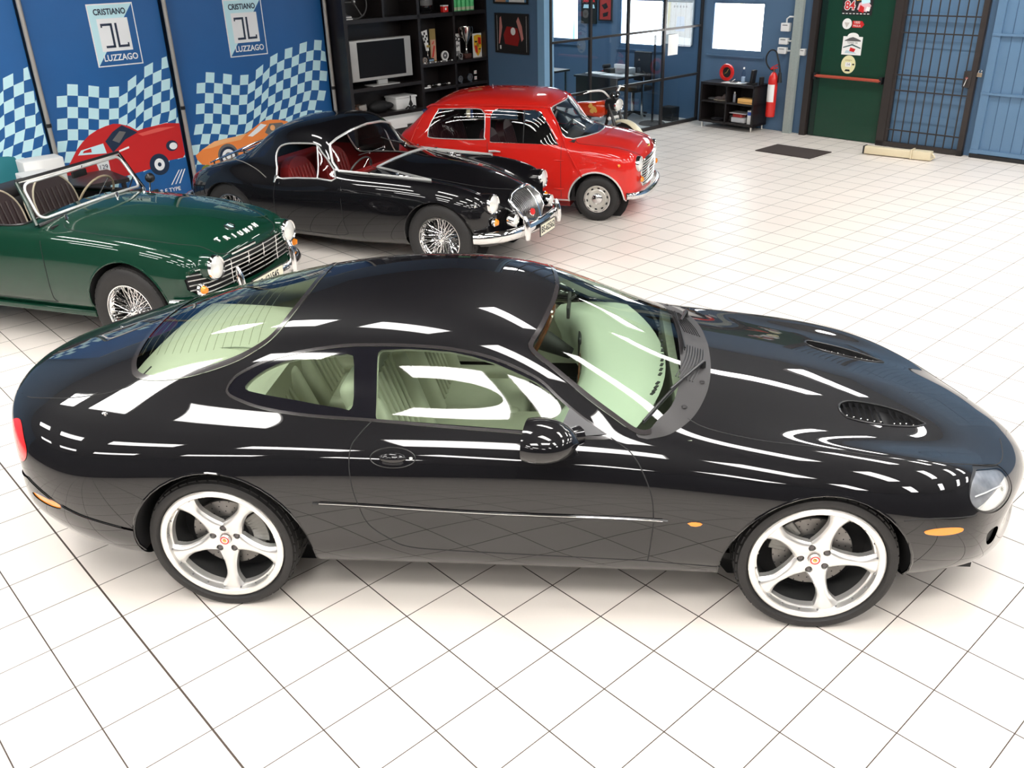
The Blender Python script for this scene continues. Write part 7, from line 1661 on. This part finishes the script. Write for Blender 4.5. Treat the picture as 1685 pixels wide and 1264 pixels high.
# ------------------------------------------------------------------ motorcycle behind the red saloon
def build_bike():
    root = empty('motorcycle', (.17, 8.20, 0), -.72, (.93, .93, .93))
    tag(root, 'motorcycle with a red-orange tank, round headlamp and cream front mudguard, behind the red saloon', 'motorcycle')
    def wheel(x, r, name='wheel'):
        mb = MB(); M0 = T(x, 0, r) @ R(math.pi / 2, 'X')
        mb.lathe([(r - .055, .022), (r - .062, 0), (r - .055, -.022), (r - .045, 0), (r - .055, .022)], CHROME, 40, M=M0)
        mb.lathe([(0, .05), (.05, .05), (.055, .02), (.03, 0), (.055, -.02), (.05, -.05), (0, -.05)], STEELGREY, 20, M=M0)
        for k in range(18):
            a = 2 * math.pi * k / 18; mb.tube([(.045 * math.cos(a), .045 * math.sin(a), .02 * (-1) ** k), ((r - .055) * math.cos(a + .3 * (-1) ** (k // 2)), (r - .055) * math.sin(a + .3 * (-1) ** (k // 2)), 0)], .0025, CHROME, n=4, M=M0)
        w_ = mb.build(name, root); mb = MB(); mb.lathe([(r - .05, .03), (r - .03, .048), (r - .008, .036), (r, 0), (r - .008, -.036), (r - .03, -.048), (r - .05, -.03)], RUBBER, 40, M=M0); mb.build('tyre', w_); return w_
    wheel(.68, .32); wheel(-.68, .31)
    blk = mat('black_metal_gloss', (.012, .012, .012), .3)
    for sd in (-1, 1):
        mb = MB(); mb.tube([(.70, sd * .085, .32), (.52, sd * .085, .74), (.46, sd * .085, .88)], [.024, .022, .018], blk, n=10); mb.build('fork', root)
    mb = MB(); mb.tube([(.50, -.125, .70), (.50, .125, .70)], .022, PAPER, n=10); mb.ball((.51, -.12, .70), .026, PAPER, 8); mb.ball((.51, .12, .70), .026, PAPER, 8); mb.build('fork_yoke', root)
    headlamp(root, (.56, 0, .87), .085, 0, .0, .12, CHROME, blk)
    mb = MB()
    for sd in (-1, 1):
        mb.lathe([(.0, .02), (.035, .02), (.04, -.03), (0, -.05)], blk, 16, M=T(.50, sd * .045, 1.0) @ R(.9, 'Y')); mb.lathe([(.030, .024), (.036, .022)], CHROME, 16, M=T(.50, sd * .045, 1.0) @ R(.9, 'Y'))
    mb.build('instruments', root)
    mb = MB(); mb.tube(smoothpoly([(.22, -.40, 1.03), (.30, -.34, 1.06), (.42, -.18, 1.06), (.44, -.05, .97), (.44, .05, .97), (.42, .18, 1.06), (.30, .34, 1.06), (.22, .40, 1.03)], 4, False), .013, PAPER, n=8)
    hb = mb.build('handlebar', root)
    for sd in (-1, 1): mb = MB(); mb.tube([(.30, sd * .345, 1.06), (.18, sd * .435, 1.02)], .018, BLACKTRIM, n=10); mb.tube([(.36, sd * .24, 1.075), (.30, sd * .42, 1.04)], .006, SILVER); mb.build('grip', hb)
    G = []
    for k in range(9):
        t = k / 8; x = .36 - .58 * t; w_ = .135 * (1 - .25 * t) * math.sin(math.pi * min(.5, .15 + t * 1.6)) ** .6; h_ = .115 * (1 - .25 * t); zc = .80 - .045 * t
        if k in (0, 8): w_ *= .55; h_ *= .65
        G.append([(x, w_ * (abs(math.cos(a)) ** .6) * (1 if math.cos(a) > 0 else -1), zc + h_ * (abs(math.sin(a)) ** .7) * (1 if math.sin(a) > 0 else -1)) for a in [2 * math.pi * q / 24 for q in range(24)]])
    REDO = mat('orange_red_paint', (.80, .06, .012), .2, coat=1)
    mb = MB(); mb.grid(G, REDO, closev=True); mb.add(G[0], [tuple(range(24))], REDO); mb.add(G[-1], [tuple(range(24))], REDO); tk = mb.build('tank', root, smooth=60)
    mb = MB()
    for sd in (-1, 1):
        rng = np.random.RandomState(5)
        for q in range(9): mb.ball((.22 + rng.uniform(-.07, .06), sd * .132, .81 + rng.uniform(-.06, .05)), .026, mat('golden_decal', (.95, .55, .12), .4), 6, sc=(1.2, .12, 1))
    mb.build('tank_decal', tk)
    mb = MB(); mb.box(-.72, -.20, -.12, .12, .76, .84, BLACKTRIM, bev=.035); mb.build('seat', root)
    mb = MB(); mb.tube([(.42, 0, .88), (.36, 0, .62), (.20, 0, .30), (-.25, 0, .28), (-.30, 0, .62), (.36, 0, .72)], .022, blk)
    for sd in (-1, 1): mb.tube([(-.68, sd * .09, .31), (-.25, sd * .09, .34)], .018, blk); mb.tube([(-.68, sd * .11, .33), (-.48, sd * .11, .72)], .022, CHROME)
    mb.tube([(-.25, 0, .62), (-.85, 0, .74)], .022, blk); mb.build('frame', root)
    mb = MB(); mb.box(-.22, .20, -.13, .13, .24, .42, STEELGREY, bev=.03); mb.box(-.02, .16, -.08, .08, .42, .62, STEELGREY, bev=.02)
    for k in range(6): mb.box(-.04, .18, -.11, .11, .44 + .03 * k, .452 + .03 * k, STEELGREY)
    mb.lathe([(0, .16), (.10, .15), (.11, .12)], PAPER, 24, M=T(-.05, 0, .34) @ R(math.pi / 2, 'X')); mb.build('engine', root)
    mb = MB()
    for sd in (-1, 1): mb.tube(smoothpoly([(.14, sd * .06, .55), (.26, sd * .10, .42), (.20, sd * .14, .22), (-.1, sd * .16, .20), (-.5, sd * .17, .24), (-.95, sd * .17, .30)], 4, False), .026, CHROME, n=10)
    mb.build('exhaust', root)
    def guard(x, r, a0, a1, m, name, tip=0):
        G = []
        for k in range(13):
            a = math.radians(a0 + (a1 - a0) * k / 12); rr = r + tip * abs(k - 6) / 6
            G.append([(x + (rr - .012 * abs(j - 2) ** 2 * .6) * math.cos(a), (j - 2) * .034, r0 + (rr - .012 * abs(j - 2) ** 2 * .6) * math.sin(a)) for j in range(5)])
        mb = MB(); mb.grid(G, m); mb.grid([[tuple(Vector(p) * 1.0 - Vector((0, 0, .006))) for p in row] for row in G], m)
        return mb.build(name, root, smooth=60)
    r0 = .32; guard(.68, .375, 20, 150, mat('cream_mudguard', (.86, .80, .58), .3, coat=.5), 'front_mudguard')
    r0 = .31; guard(-.68, .375, 30, 170, blk, 'rear_mudguard')
    mb = MB(); mb.lathe([(0, .03), (.03, .025), (.035, 0)], REDLENS, 14, M=T(-1.0, 0, .66) @ R(-math.pi / 2, 'Y')); mb.build('tail_lamp', root)
    mb = MB(); mb.tube([(-.1, .10, .25), (-.05, .28, .01)], .012, blk); mb.build('side_stand', root)
    return root
bike = build_bike()
# cream boxes and table behind the roadster, by the banners
e = tag(rempty('side_table', -7.30, .30, 0), 'low dark table holding white boxes, behind the green roadster', 'table'); mb = MB(); mb.box(-.32, .32, -.58, .45, .48, .52, CABBLACK); mb.build('table_top', e)
for sx in (-.26, .26):
    for sy in (-.5, .4): mb = MB(); mb.box(sx - .02, sx + .02, sy - .02, sy + .02, 0, .48, CABBLACK); mb.build('leg', e)
mb = MB(); mb.box(-.12, .20, -.55, -.27, 0, .17, PAPER, bev=.01); tag(rb('white_box', mb, -7.22, .30, .52), 'near white box on the low table behind the green roadster', 'box', 'white boxes behind the roadster')
mb = MB(); mb.box(-.16, .10, -.20, .20, 0, .255, PAPER, bev=.01); tag(rb('white_box', mb, -7.45, .05, .52), 'taller white box on the low table, right below the pole', 'box', 'white boxes behind the roadster')
